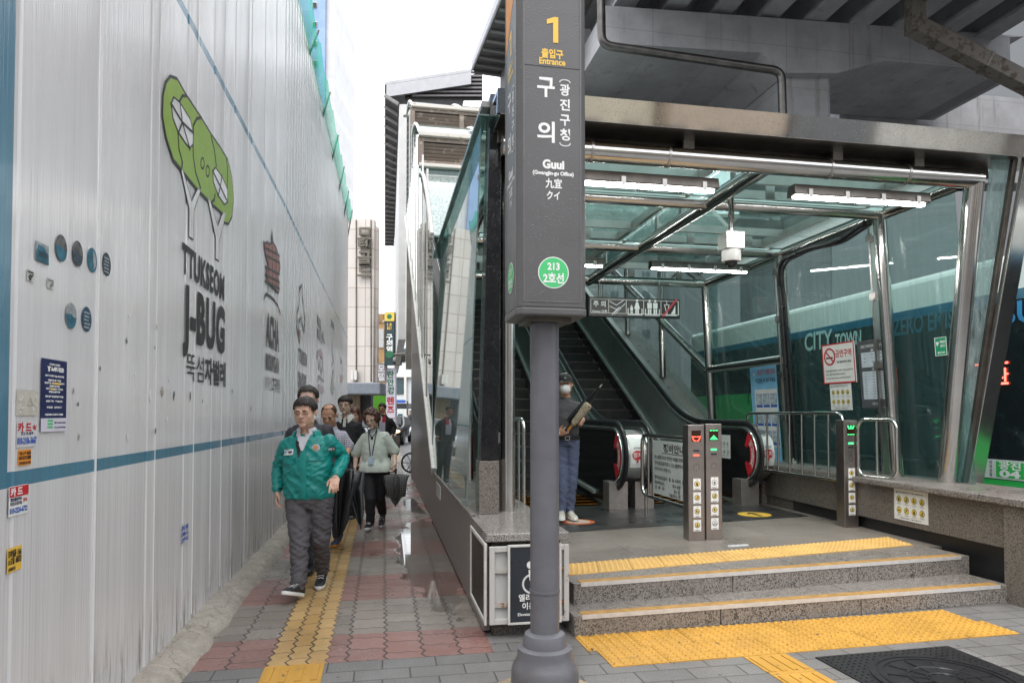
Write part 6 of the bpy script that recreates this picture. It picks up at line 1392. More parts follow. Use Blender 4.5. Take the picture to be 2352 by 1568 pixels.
# ================================================================ HOUSES ACROSS THE STREET (behind the viewer, seen mirrored in the steel and glass)
def win_mat(name, c):
    t = NT(name); x, y, z = t.xyz(); fx, fz = t.m('FRACT', t.m('DIVIDE', x, 2.6)), t.m('FRACT', t.m('DIVIDE', z, 3.2))
    wdw = t.m('MULTIPLY', t.m('MULTIPLY', t.m('GREATER_THAN', fx, .25), t.m('LESS_THAN', fx, .75)), t.m('MULTIPLY', t.m('GREATER_THAN', fz, .3), t.m('LESS_THAN', fz, .8)))
    return t.set(t.mix(wdw, c, (.05, .06, .07)), .5)
for nm_, x0, y0, x1, y1, hh, c, lb in (('roadside_backdrop', 24, 2, 34, 110, 22, (.13, .135, .14), 'dark house front added as backdrop to hide the sky behind the bus'), ('crossing_backdrop', 2, 112, 60, 122, 34, (.16, .165, .17), 'dark block added as backdrop to hide the sky far behind the bus'),  # these two are dark backdrops added to hide bright sky behind the bus
    ('shop_house', -30, -36, -12, -26, 13, (.45, .40, .34), 'cream shop house across the street, mirrored at the left of the steel'), ('office_house', -11.5, -38, -4, -27, 15, (.30, .30, .31), 'grey office house across the street, mirrored in the entrance glass'), ('brick_house', -3.5, -36, 3, -26, 12, (.30, .17, .11), 'brick house across the street, mirrored in the steel fascia'), ('white_house', 3.5, -36, 8, -27, 14, (.62, .61, .58), 'white house across the street, mirrored in the steel fascia'), ('slate_house', 8.5, -36, 13, -26, 16, (.07, .085, .10), 'slate house across the street, mirrored in the steel fascia'), ('cream_house', 13.5, -36, 21, -27, 13, (.55, .49, .38), 'cream house across the street, mirrored in the steel fascia'), ('tan_house', 21.5, -36, 30, -26, 14, (.42, .34, .26), 'tan house across the street, mirrored in the steel fascia'), ('dark_house', 30.5, -36, 37, -26, 15, (.11, .115, .12), 'dark grey house across the street, mirrored in the steel fascia'), ('pale_house', 37.5, -36, 50, -26, 16, (.50, .48, .44), 'pale house across the street, mirrored right of the fascia'), ('long_house', 51, -36, 110, -20, 20, (.30, .28, .26), 'long grey brown house far across the street, mirrored at the fascia end')):
    t = thing(nm_, lb, 'building'); MB().box(x0, y0, 0, x1, y1, hh).build('wall', win_mat(nm_ + ' front', c), t, False); MB().box(x0 - .2, y0 - .2, hh, x1 + .2, y1 + .2, hh + .5).build('roof', M['concrete_dark'], t, False)
# ================================================================ PEOPLE
from mathutils.bvhtree import BVHTree
def skin(name, base, lo=.9):
    t = NT(name); c = t.mix(t.lin(t.noise(22, 4), .3, .7, 0, 1), mul(base, lo), base); t.p.inputs["Subsurface Weight"].default_value = .08
    t.p.inputs["Subsurface Radius"].default_value = (.01, .004, .002); return t.set(c, .5, 0, t.bump(t.noise(260), .08, .001))
M['skin'] = skin('warm skin', (.66, .41, .30)); M['skin_tan'] = skin('tanned skin', (.56, .31, .20)); M['skin_pale'] = skin('pale skin', (.72, .49, .38))
def cloth(name, c, weave=900, var=.1, rough=.75, **k):
    t = NT(name); n = t.noise(7, 5); c2 = t.mix(t.lin(n, .3, .7, 0, 1), mul(c, 1 - var), mul(c, 1 + var))
    f = t.m('ADD', t.m('MULTIPLY', t.noise(weave, 2), .3), t.noise(38, 3, t.scale((1, 1, 2.2)), .6))
    return t.set(c2, rough, 0, t.bump(f, .22, .006), **k)
def hair_mat(name, c):
    t = NT(name); n = t.noise(1.0, 4, t.scale((90, 90, 14))); return t.set(t.mix(t.lin(n, .35, .65, 0, 1), mul(c, .55), mul(c, 1.5)), .42, 0, t.bump(n, .5, .004))
M['hair'] = hair_mat('black hair', (.026, .019, .015)); M['hair_brown'] = hair_mat('brown hair', (.075, .032, .018))
M['lip'] = pm('lip', (.33, .13, .10), .5); M['eye'] = pm('dark eye', (.02, .014, .012), .2); M['mouth'] = pm('mouth line', (.13, .045, .035), .6)
M['lens_rim'] = pm('thin metal glasses', (.20, .16, .12), .3, .8)
def organic(mb, name, mat, parent, vox=.008, smooth=4, wr=0.0, wf=(7, 7, 15), cre=None):
    o = mb.build(name, mat, parent, True)
    md = o.modifiers.new('r', 'REMESH'); md.mode = 'VOXEL'; md.voxel_size = vox; md.use_smooth_shade = True
    sm = o.modifiers.new('s', 'SMOOTH'); sm.factor = .5; sm.iterations = smooth
    dg = bpy.context.evaluated_depsgraph_get(); me = bpy.data.meshes.new_from_object(o.evaluated_get(dg)); old = o.data
    o.modifiers.clear(); o.data = me; bpy.data.meshes.remove(old); me.name = name
    if not me.materials: me.materials.append(mat)
    if wr:
        me.update(); nrm = [v.normal.copy() for v in me.vertices]; sd = rnd.uniform(0, 50)
        for v, n in zip(me.vertices, nrm):
            p = v.co; w = wr * (cre(p) if cre else 1)
            d = noise.noise((p.x * wf[0] + sd, p.y * wf[1], p.z * wf[2] + p.x * 9)); d2 = noise.noise((p.x * wf[0] * 2.2, p.y * 12 + sd, p.z * wf[2] * 1.8 - p.x * 14))
            v.co = p + n * w * ((1 - abs(d) * 2.4) * .65 + (1 - abs(d2) * 2.4) * .4 - .4)
    me.shade_smooth(); return o
def bvh_of(o): me = o.data; return BVHTree.FromPolygons([v.co for v in me.vertices], [tuple(p.vertices) for p in me.polygons])
def front(bv, x, z, y0=-1.5):
    h = bv.ray_cast(Vector((x, y0, z)), Vector((0, 1, 0))); return h[0].y if h[0] else None
def patch(bv, quad, off, th=.004, nx=8, nz=6):
    """plate following the front of a garment; quad = (bl, br, tr, tl) in (x, z)"""
    bl, br, tr, tl = (Vector(q) for q in quad); g = []; last = -.15
    for j in range(nz + 1):
        row = []
        for i in range(nx + 1):
            p = bl.lerp(br, i / nx).lerp(tl.lerp(tr, i / nx), j / nz); y = front(bv, p.x, p.y); y = last if y is None else y; last = y; row.append((p.x, y, p.y))
        g.append(row)
    m = MB(); W = nx + 1; vs = [(x, y - off - th, z) for r in g for x, y, z in r] + [(x, y + .01, z) for r in g for x, y, z in r]; N_ = W * (nz + 1); fs = []
    for j in range(nz):
        for i in range(nx): a = j * W + i; fs += [(a, a + 1, a + W + 1, a + W), (N_ + a, N_ + a + W, N_ + a + W + 1, N_ + a + 1)]
    for i in range(nx): fs += [(i, N_ + i, N_ + i + 1, i + 1), (nz * W + i, nz * W + i + 1, N_ + nz * W + i + 1, N_ + nz * W + i)]
    for j in range(nz): a = j * W; fs += [(a, a + W, N_ + a + W, N_ + a), (a + nx, N_ + a + nx, N_ + a + W + nx, a + W + nx)]
    return m.add(vs, fs)
def limb(mb, pts, rs, n=14):
    """tapered tube with rounded ends"""
    pts = [Vector(p) for p in pts]; mb.tube(pts, rs, n); mb.ell(pts[0], rs[0], n, 8); mb.ell(pts[-1], rs[-1], n, 8)
def hand(mb, wrist, d, side, nrm, s=1.0, curl=.5, spread=1.0, point=False):
    """palm + four bent fingers + thumb; d finger direction, nrm back-of-hand normal, side: thumb side direction"""
    w, d, nrm = Vector(wrist), Vector(d).normalized(), Vector(nrm); nrm = (nrm - d * nrm.dot(d)).normalized(); t = d.cross(nrm); t = t if t.dot(Vector(side)) > 0 else -t
    B = Matrix((t, nrm, d)).transposed()
    mb.ell(w + d * .048 * s, (.040 * s, .016 * s, .052 * s), 14, 9, B); mb.tube([w - d * .03 * s, w + d * .03 * s], [.026 * s, .028 * s], 12)
    for i, (off, L) in enumerate(((.029, .072), (.010, .080), (-.010, .075), (-.028, .058))):
        c = curl * (.25 if (point and i == 0) else 1.0 + .12 * i); p = w + d * .088 * s + t * off * s; a = 0.0; pts = [p - d * .02 * s, p]
        for k, f in enumerate((.45, .32, .23)):
            a += c * (.55, .75, .6)[k]; dd = d * math.cos(a) - nrm * math.sin(a) + t * off * .8 * spread; p = p + dd.normalized() * L * f * s; pts.append(p)
        mb.tube(pts, [.0095 * s, .0098 * s, .0092 * s, .0085 * s, .0070 * s], 10); mb.ell(pts[-1], .007 * s, 8, 6)
    p = w + d * .03 * s + t * .030 * s; q = p + (d * .6 + t * .75 - nrm * .35).normalized() * .034 * s; r = q + (d * .9 + t * .15 - nrm * .35).normalized() * .030 * s
    mb.tube([p - t * .015 * s, p, q, r], [.014 * s, .0135 * s, .0115 * s, .009 * s], 10); mb.ell(r, .009 * s, 8, 6)
def head_shells(mb, H, s, jaw=1.0, tube_neck=None):
    X = mb.X; mb.X = X @ H @ Matrix.Diagonal((s * 1.09, s, s, 1))
    mb.ell((0, .012, .028), (.075, .094, .088), 24, 16); mb.ell((0, -.030, -.040), (.063 * jaw, .060, .082), 22, 14); mb.ell((0, -.035, -.084), (.046 * jaw, .046, .032), 18, 10)
    for q in (-1, 1):
        mb.ell((q * .037, -.060, -.034), (.025, .022, .025), 12, 8); mb.ell((q * .078, .008, -.012), (.010, .019, .033), 12, 8)
        mb.ell((q * .031, -.080, .019), (.026, .013, .009), 12, 8); mb.ell((q * .012, -.098, -.034), (.009, .009, .008), 10, 6)
        mb.ell((q * .031, -.078, -.001), (.017, .012, .010), 12, 8); mb.ell((q * .045 * jaw, -.02, -.075), (.022, .03, .026), 12, 8)
    mb.tube([(0, -.084, .014), (0, -.096, -.012), (0, -.110, -.030)], [.008, .0095, .0125], 10); mb.ell((0, -.108, -.031), (.0125, .011, .010), 12, 8)
    mb.ell((0, -.089, -.060), (.024, .010, .0065), 12, 8); mb.ell((0, -.087, -.0715), (.021, .011, .0075), 12, 8); mb.ell((0, -.080, -.101), (.023 * jaw, .017, .017), 12, 8)
    mb.X = X
def face_bits(root, H, s, glasses=None, brow=True, mask=False):
    X = H @ Matrix.Diagonal((s * 1.09, s, s, 1))
    m = MB(); m.X = X; [m.ell((q * .031, -.0905, -.003), (.0135, .004, .0026), 12, 6) for q in (-1, 1)]; m.each('eye', M['eye'], root)
    if brow: m = MB(); m.X = X; [m.tube([(q * .013, -.0935, .017), (q * .030, -.0945, .023), (q * .048, -.083, .019)], [.0030, .0040, .002], 8) for q in (-1, 1)]; m.each('eyebrow', M['hair'], root)
    if not mask:
        m = MB(); m.X = X; m.tube([(-.022, -.0945, -.066), (-.008, -.0995, -.0650), (.008, -.0995, -.0650), (.022, -.0945, -.066)], [.001, .0016, .0016, .001], 6); m.build('mouth', M['mouth'], root)
        m = MB(); m.X = X; [m.ell((q * .006, -.109, -.0405), (.0035, .003, .0018), 8, 5) for q in (-1, 1)]; m.each('nostril', M['mouth'], root)
    if glasses:
        m = MB(); m.X = X
        for q in (-1, 1):
            m.tube([(q * .033 + .0245 * math.cos(R(k)), -.1055 + .010 * max(0, abs(q * .033 + .0245 * math.cos(R(k))) - .03), -.004 + (.0165 if glasses == 'wide' else .0205) * math.sin(R(k))) for k in range(0, 361, 20)], .0011, 6, False)
            m.tube([(q * .057, -.104, .002), (q * .076, -.05, .002), (q * .080, .0, .0)], .0011, 6)
        m.tube([(-.009, -.1065, .001), (0, -.108, .003), (.009, -.1065, .001)], .0011, 6); m.build('glasses', M['lens_rim'], root)
def hair_cap(root, H, s, mat, fr=26, sd=-12, bk=-38, vol=1.0, amp=.006, top=90, name='hair', fringe=6, part_=None):
    m = MB(); m.X = H @ Matrix.Diagonal((s * 1.09, s, s, 1)); n = 120; lv = 18; c = Vector((0, .013, .030)); rr = (.0805 * vol, .101 * vol, .091 * vol); outs = []
    def bound(a):    # azimuth, -90 deg = front
        f = (1 - math.sin(a)) / 2
        if f > .5: t = (f - .5) * 2; t = t ** .8; e = sd + (fr - sd) * min(1, max(0, (t - .42) / .36)); e += fringe * (noise.noise((a * 7, 3, 1)) + 1.1 * noise.noise((a * 22, 8, 1))) if t > .5 else 0
        else: e = bk + (sd - bk) * f * 2
        return R(e)
    for sc in (1.0, .90):
        g = []
        for j in range(lv + 1):
            row = []
            for i in range(n):
                a = 2 * math.pi * i / n; e0 = bound(a); e = e0 + (R(top) - e0) * (j / lv) * (.998 if top == 90 else 1)
                d = Vector((math.cos(e) * math.cos(a), math.cos(e) * math.sin(a), math.sin(e)))
                k = 1 + (amp * 12 * (noise.noise((d.x * 7, d.y * 7, d.z * 4)) * .7 + noise.noise((d.x * 26, d.y * 26, d.z * 7)) * .55) if sc == 1 else 0) - (.09 * (1 - j / lv) ** 3 if sc == 1 else 0)
                row.append(c + Vector((d.x * rr[0], d.y * rr[1], d.z * rr[2])) * k * sc)
            g.append(row)
        outs.append(g)
    rings_ = outs[0] + list(reversed(outs[1])); m.rings(rings_, False, True) if top != 90 else m.rings(list(reversed(outs[0])) + outs[1], True)
    if top == 90:
        hr = random.Random(5)
        for i in range(190):
            a = R(hr.uniform(-190, 10)) if i % 4 else R(hr.uniform(0, 360)); eb_ = bound(a); e0 = eb_ + R(hr.uniform(18, 55)); e1 = eb_ - R(hr.uniform(-4, 9)); tw = hr.uniform(-.25, .25); pts = []
            for k in range(5):
                t = k / 4; e = e0 + (e1 - e0) * t; q = a + tw * t; s_ = 1.0 + .045 * math.sin(t * 2.6) - .03 * t; pts.append(c + Vector((math.cos(e) * math.cos(q) * rr[0], math.cos(e) * math.sin(q) * rr[1], math.sin(e) * rr[2])) * s_)
            m.tube(pts, [.003, .0065, .006, .004, .0008], 5)
    return m.build(name, mat, root, True, ang=80)
def shoe(root, ankle, toe, mat, sole, s=1.0, pitch=0.0):
    """toe: horizontal direction of the foot"""
    a = Vector(ankle); d = Vector(toe).normalized(); B = Matrix((d.cross(Vector((0, 0, 1))), d, Vector((0, 0, 1)))).transposed().to_4x4()
    X = Matrix.Translation(a) @ B @ Matrix.Rotation(pitch, 4, 'X') @ Matrix.Scale(s, 4)
    m = MB(); m.X = X; r = []
    for y, w, h, zc in ((-.075, .026, .05, .0), (-.06, .034, .085, .005), (-.02, .037, .095, .005), (.03, .038, .085, 0), (.08, .043, .058, 0), (.13, .046, .045, 0), (.17, .040, .036, 0), (.195, .022, .026, 0)):
        r.append([(w * math.cos(R(k)), y, -.075 + h * .5 + h * .5 * math.sin(R(k)) ) for k in range(0, 360, 24)])
    m.rings(r); o = m.build('shoe', mat, root, True, ang=70)
    m = MB(); m.X = X; pts = [(-.028, -.07), (-.036, -.02), (-.036, .05), (-.046, .12), (-.04, .175), (-.015, .205), (.015, .205), (.04, .175), (.046, .12), (.036, .05), (.036, -.02), (.028, -.07), (0, -.085)]
    m.prism(pts, -.058, 2, -.088); m.build('sole', sole, o, True, .006)
    m = MB(); m.X = X
    for k in range(4): m.tube([(-.026, .03 + .022 * k, .012 - .012 * k), (0, .034 + .022 * k, .020 - .012 * k), (.026, .03 + .022 * k, .012 - .012 * k)], .003, 5)
    m.build('laces', sole if sole is not M['black_rubber'] else M['black'], o)
def person(label, Y0, px, j, top, bottom, shoes_, skin_m, head, arms='long', vox=.009, hm=1.0, group=None, sub=1.0, hips=.10, hem=None, girth=1.0):
    root = thing('person', label, 'person', (at(px, 950, Y0).x, Y0, 0), 0, group); O = Vector(root.location)
    P = {k: at(v[0], v[1], Y0 + (v[2] if len(v) > 2 else 0)) - O for k, v in j.items()}
    Hm = Matrix.Translation(P['head']) @ Matrix.Rotation(R(head.get('yaw', 0)), 4, 'Z') @ Matrix.Rotation(R(head.get('pitch', 8)), 4, 'X') @ Matrix.Rotation(R(head.get('roll', 0)), 4, 'Y'); hs = head.get('s', 1.04)
    nb_ = P['neck']; hipc = (P['HL'] + P['HR']) / 2; sw = (P['SR'] - P['SL']).length / 2; hz = P['hem'].z if 'hem' in P else hipc.z - .05
    # clothed torso and sleeves
    t = MB(); rs = []; g = girth
    prof = [(hz, sw * .86 * g, .128 * g), (hz + .06, sw * .90 * g, .138 * g), ((hz + P['SL'].z) / 2, sw * .90 * g, .142 * g), (P['SL'].z - .14, sw * .92, .132 * g), (P['SL'].z - .04, sw * .90, .112), (P['SL'].z + .02, sw * .70, .092), ((P['SL'].z * .45 + nb_.z * .55) - (.02 if top.get('open') else 0), sw * .44, .078), (nb_.z + (-.035 if top.get('open') else .0), .074 if top.get('open') else .066, .066)]
    for z, wx, wy in prof:
        f = max(0, min(1, (z - hipc.z) / (nb_.z - hipc.z))); c = hipc.lerp(nb_, f); rs.append([(c.x + wx * math.copysign(abs(math.cos(a)) ** .8, math.cos(a)), c.y + wy * math.copysign(abs(math.sin(a)) ** .9, math.sin(a)), z) for a in (2 * math.pi * k / 28 for k in range(28))])
    t.rings(rs)
    loose = top.get('loose', 1.0)
    for q in 'LR':
        s, e, w = P['S' + q], P['E' + q], P['W' + q]; s2 = s + Vector((-.045 if q == 'R' else .045, 0, -.058))
        if arms == 'long': limb(t, [s2, s2.lerp(e, .5), e, e.lerp(w, .55), w.lerp(e, .05)], [.070 * loose, .068 * loose, .058 * loose, .052 * loose, .043 * loose])
        else: limb(t, [s2, s2.lerp(e, .5), s2.lerp(e, top.get('sl', .85))], [.066 * loose, .064 * loose, .066 * loose])
    up = organic(t, top['name'], top['mat'], root, vox, 9, top.get('wr', .006) , (6, 6, 13), None)
    # trousers
    l = MB(); b = bottom.get('loose', 1.0)
    l.rings([[(hipc.x + wx * math.cos(a), hipc.y + wy * math.sin(a), z) for a in (2 * math.pi * k / 24 for k in range(24))] for z, wx, wy in ((hipc.z - .06, sw * .72, .11), (hipc.z + .02, sw * .78 * g, .125 * g), (hz + .10, sw * .76 * g, .118 * g))])
    for q in 'LR':
        h, k_, a = P['H' + q], P['K' + q], P['A' + q]; limb(l, [h, h.lerp(k_, .5), k_, k_.lerp(a, .55), a + Vector((0, 0, .015))], [.108 * b, .096 * b, .078 * b, .070 * b, .062 * b], 18)
    tr = organic(l, bottom['name'], bottom['mat'], root, vox * 1.1, 3, bottom.get('wr', .007), (5, 5, 17), lambda p: .5 + 1.1 * max(0, .75 - p.z))
    # one continuous body: head, neck, trunk core, arms, hands, legs
    bd = MB(); head_shells(bd, Hm, hs, head.get('jaw', 1.0))
    limb(bd, [P['head'] + Vector((0, .03, -.07)), nb_ + Vector((0, .015, .02)), nb_ + Vector((0, .0, -.06))], [.052 * hs, .056 * hs, .07]); limb(bd, [nb_ + Vector((0, .0, -.1)), hipc], [.07, .08])
    for q in 'LR':
        sg = -1 if q == 'L' else 1; s, e, w = P['S' + q], P['E' + q], P['W' + q]; s2 = s + Vector((-sg * .06, 0, -.085))
        limb(bd, [nb_ + Vector((0, 0, -.14)), s2], [.045, .035]); limb(bd, [s2, s2.lerp(e, .5), e, e.lerp(w, .4), w], [.036, .040, .037, .035, .025])
        hd = j.get('hand' + q, {}) if isinstance(j.get('hand' + q), dict) else {}
        hp_ = head.get('hand' + q, {}); d = Vector(hp_.get('d', (w - e).normalized())); hand(bd, w, d, hp_.get('side', (0, -1, 0)), hp_.get('n', (sg, 0, 0)), hm * 1.05, hp_.get('curl', .55), 1.0, hp_.get('point', False))
        h, k_, a = P['H' + q], P['K' + q], P['A' + q]; limb(bd, [hipc, h, k_, a], [.07, .07, .05, .035])
    body = organic(bd, 'body', skin_m, root, head.get('vox', .006), 2)
    face_bits(root, Hm, hs, head.get('glasses'), head.get('brow', True), head.get('mask', False))
    for q in 'LR':
        sh = shoes_.get(q, {}); shoe(root, P['A' + q] , sh.get('toe', (0, -1, 0)), shoes_['mat'], shoes_['sole'], shoes_.get('s', 1.0), sh.get('pitch', 0))
    root['_dummy'] = 0; del root['_dummy']
    return root, P, Hm, hs, up, tr, body
def collar(root, nb_, mat, r=.066, h=.05, gap=35, drop=.065, flare=.032, name='collar', back=.01, lift=.03):
    m = MB(); n = 36; rs = []
    for i in range(n + 1):
        a = R(-90 + gap + (360 - 2 * gap) * i / n); f = abs(i / n - .5) * 2; tip = max(0, (f - .72) / .28)
        ce = Vector((math.cos(a), math.sin(a) * .95, 0)); top = nb_ + ce * r + Vector((0, back, lift + h * .5 - .022 * f)); low = nb_ + ce * (r + flare + .02 * tip) + Vector((0, back, lift - h * .5 - drop * .35 * f - drop * .5 * tip)); mid = nb_ + ce * (r + flare * .55) + Vector((0, back, lift + h * .28 - .024 * f))
        rs.append([top, mid, low, low + Vector((0, 0, .004)) - ce * .008, mid - ce * .010, top - ce * .006])
    m.rings(rs); return m.build(name, mat, root, True, ang=60)
std_legs = lambda px, y_hip, y_knee, y_ank, w: {'HL': (px - w, y_hip), 'HR': (px + w, y_hip), 'KL': (px - w, y_knee, -.05), 'KR': (px + w, y_knee, .05), 'AL': (px - w, y_ank, -.1), 'AR': (px + w, y_ank, .12)}
# 1 ---- man in the teal jacket
J1 = {'head': (701, 944, -.08), 'neck': (704, 986, 0), 'SL': (650, 1008), 'SR': (768, 1000), 'EL': (640, 1072, .08), 'WL': (637, 1124, -.02), 'ER': (791, 1052, .10), 'WR': (771, 1093, -.20), 'hem': (710, 1143), 'HL': (684, 1150), 'HR': (738, 1150), 'KL': (688, 1256, -.16), 'KR': (735, 1238, -.02), 'AL': (686, 1343, -.27), 'AR': (741, 1312, .24)}
teal_m = cloth('teal nylon jacket', (.005, .235, .210), 900, .07, .42)
r1, P, Hm, hs, up, tr, bd = person('man in a teal green jacket and grey trousers striding at the front of the group', 6.0, 700, J1,
    {'name': 'jacket', 'mat': teal_m, 'loose': 1.02, 'wr': .015, 'open': 1}, {'name': 'trousers', 'mat': cloth('charcoal grey trousers', (.085, .08, .088), 700, .12), 'loose': 1.0, 'wr': .019},
    {'mat': pm('black trainer', (.02, .02, .022), .5, 0, .2), 'sole': M['white'], 'L': {'toe': (-.25, -1, 0), 'pitch': R(18)}, 'R': {'toe': (.1, -1, 0), 'pitch': R(-8)}, 's': 1.02}, M['skin'],
    {'pitch': 10, 'yaw': -4, 's': 1.08, 'jaw': 1.10, 'glasses': 'wide', 'vox': .0048, 'handR': {'d': (.05, -.75, -.75), 'side': (-1, 0, .2), 'n': (0, -.7, .7), 'curl': .75, 'point': True}, 'handL': {'d': (-.03, -.12, -1), 'side': (.3, -1, 0), 'n': (-1, -.3, 0), 'curl': .6}}, vox=.0075, girth=1.06)
hair_cap(r1, Hm, hs, M['hair'], 22, -15, -36, 1.0, .007)
collar(r1, P['neck'], teal_m, .086, .05, 48, .13, .052, 'jacket_collar', .012, -.012)
collar(r1, P['neck'], cloth('white shirt', (.62, .62, .66)), .072, .05, 26, .09, .022, 'shirt_collar', .008, .006)
bv = bvh_of(up); nx_, nz_ = P['neck'].x, P['neck'].z
patch(bv, ((nx_ - .010, nz_ - .18), (nx_ + .010, nz_ - .18), (nx_ + .062, nz_ - .034), (nx_ - .062, nz_ - .034)), .004).build('shirt', cloth('white shirt front', (.60, .60, .64)), r1)
patch(bv, ((nx_ - .030, nz_ - .23), (nx_ - .005, nz_ - .23), (nx_ - .030, nz_ - .10), (nx_ - .062, nz_ - .09)), .006).build('lining', M['black'], r1)
patch(bv, ((nx_ - .012, P['hem'].z + .01), (nx_ + .048, P['hem'].z + .01), (nx_ + .045, nz_ - .14), (nx_ - .010, nz_ - .20)), .005, .005, 4, 14).build('placket', teal_m, r1)
for q in ((-.17, -.06, -.235, -.29), (.07, .195, -.215, -.262)): patch(bv, ((nx_ + q[0], nz_ + q[3]), (nx_ + q[1], nz_ + q[3]), (nx_ + q[1], nz_ + q[2]), (nx_ + q[0], nz_ + q[2])), .006, .006).build('pocket_flap', teal_m, r1)
o = patch(bv, ((nx_ - .165, nz_ - .222), (nx_ - .075, nz_ - .212), (nx_ - .075, nz_ - .165), (nx_ - .165, nz_ - .172)), .008, .003); o.build('name_tag', M['paper'], r1)
patch(bv, ((nx_ - .115, nz_ - .20), (nx_ - .085, nz_ - .197), (nx_ - .085, nz_ - .180), (nx_ - .115, nz_ - .183)), .012, .001, 3, 2).build('tag_print', M['navy_print'], r1); patch(bv, ((nx_ - .157, nz_ - .207), (nx_ - .135, nz_ - .205), (nx_ - .135, nz_ - .183), (nx_ - .157, nz_ - .185)), .012, .001, 3, 2).build('tag_print', M['sky_print'], r1)
yb = front(bv, nx_ + .115, nz_ - .16) or -.15
for rr, mt, dy in ((.032, M['white'], 0), (.029, M['blue_print'], .0012), (.026, M['white'], .0024), (.022, M['orange_print'], .0036)): MB().prism([(nx_ + .115 + rr * math.cos(R(k)), nz_ - .155 + rr * math.sin(R(k))) for k in range(0, 360, 15)], yb + .01, 1, yb - .010 - dy).build('round_badge', mt, r1, False)
MB().prism([(nx_ + .115 - .011, nz_ - .164), (nx_ + .115 + .011, nz_ - .164), (nx_ + .115, nz_ - .145)], yb, 1, yb - .0150).build('badge_mark', M['sky_print'], r1, False)
ya = front(bv, P['SR'].x - .005, nz_ - .17) or -.1
bx = P['SR'].x - .012; m = MB(); m.box(bx - .033, ya - .014, nz_ - .185, bx + .033, ya + .02, nz_ - .150); m.build('arm_badge', M['black'], r1, False, .004); m = MB(); text(m, '광진구', bx, nz_ - .178, .024, ya - .0148, 'CENTER', .0005); m.build('lettering', M['white'], r1, False)
m = MB()
for q in 'LR': w, e = P['W' + q], P['E' + q]; m.tube([w.lerp(e, .02), w.lerp(e, .10)], .047, 16)
m.each('cuff', teal_m, r1); m = MB(); w, e = P['WL'], P['EL']; m.tube([w.lerp(e, -.03), w.lerp(e, .03)], .040, 14); m.build('wrist_strap', M['black'], r1)
# 2 ---- tall man in a dark suit
J2 = {'head': (708, 915, -.05), 'neck': (709, 957, 0), 'SL': (663, 982), 'SR': (760, 975), 'EL': (652, 1050, .05), 'WL': (655, 1105, -.05), 'ER': (768, 1045, .05), 'WR': (764, 1105, -.05), 'hem': (710, 1130), **std_legs(708, 1120, 1210, 1292, 17)}
J2['AL'] = (706, 1292, .1); J2['AR'] = (718, 1288, .0)
suit = cloth('dark charcoal suit', (.045, .043, .052)); r2, P, Hm, hs, up, tr, bd = person('tall dark haired man in a dark suit walking right behind the teal jacket', 6.75, 708, J2, {'name': 'suit_jacket', 'mat': suit, 'open': 1}, {'name': 'trousers', 'mat': cloth('navy trousers', (.03, .032, .042))}, {'mat': M['black_rubber'], 'sole': M['black_rubber']}, M['skin_pale'], {'s': 1.06, 'pitch': 6, 'yaw': 6, 'vox': .006})
hair_cap(r2, Hm, hs, M['hair'], 30, -15, -36, 1.02, .008)
collar(r2, P['neck'], cloth('white collar', (.62, .61, .60)), .070, .055, 16, .06, .022, 'shirt_collar', .008, .03)
# 3 ---- balding man in the plaid shirt
def plaid(name, a, b_, sc=60.0):
    t = NT(name); x, y, z = t.xyz(); f = lambda v: t.m('GREATER_THAN', t.m('FRACT', t.m('MULTIPLY', v, sc)), .62)
    return t.set(t.mix(t.m('MULTIPLY', t.m('ADD', f(t.m('ADD', x, y)), f(z)), .5), a, b_), .75)
J3 = {'head': (756, 953, -.10), 'neck': (761, 979, 0), 'SL': (729, 994), 'SR': (795, 990), 'EL': (726, 1040, .05), 'WL': (728, 1075, -.05), 'ER': (801, 1026, .02), 'WR': (795, 1050, -.16), 'hem': (762, 1070), **std_legs(762, 1070, 1160, 1232, 14)}
r3, P, Hm, hs, up, tr, bd = person('balding man in a white and navy plaid shirt with his head bowed', 8.0, 760, J3, {'name': 'plaid_shirt', 'mat': plaid('fine plaid', (.66, .64, .68), (.10, .08, .20), 40), 'sl': .95, 'loose': 1.08}, {'name': 'trousers', 'mat': cloth('blue jeans', (.07, .09, .16))}, {'mat': pm('blue trainer', (.03, .06, .14), .5), 'sole': M['orange_print']}, M['skin_tan'], {'s': 1.02, 'pitch': 26, 'vox': .006, 'handR': {'d': (.1, -.5, -.6), 'side': (-1, -.2, 0), 'n': (1, -.3, 0), 'curl': 1.1}}, arms='short')
hair_cap(r3, Hm, hs, M['hair_brown'], 55, -8, -34, 1.02, .003, 52, fringe=2)
m = MB(); w, e = P['WR'], P['ER']; m.tube([w.lerp(e, .06), w.lerp(e, .16)], .034, 14); m.box(w.x - .02, w.y - .05, w.z + .02, w.x + .015, w.y - .03, w.z + .05); m.build('watch', M['black_rubber'], r3)
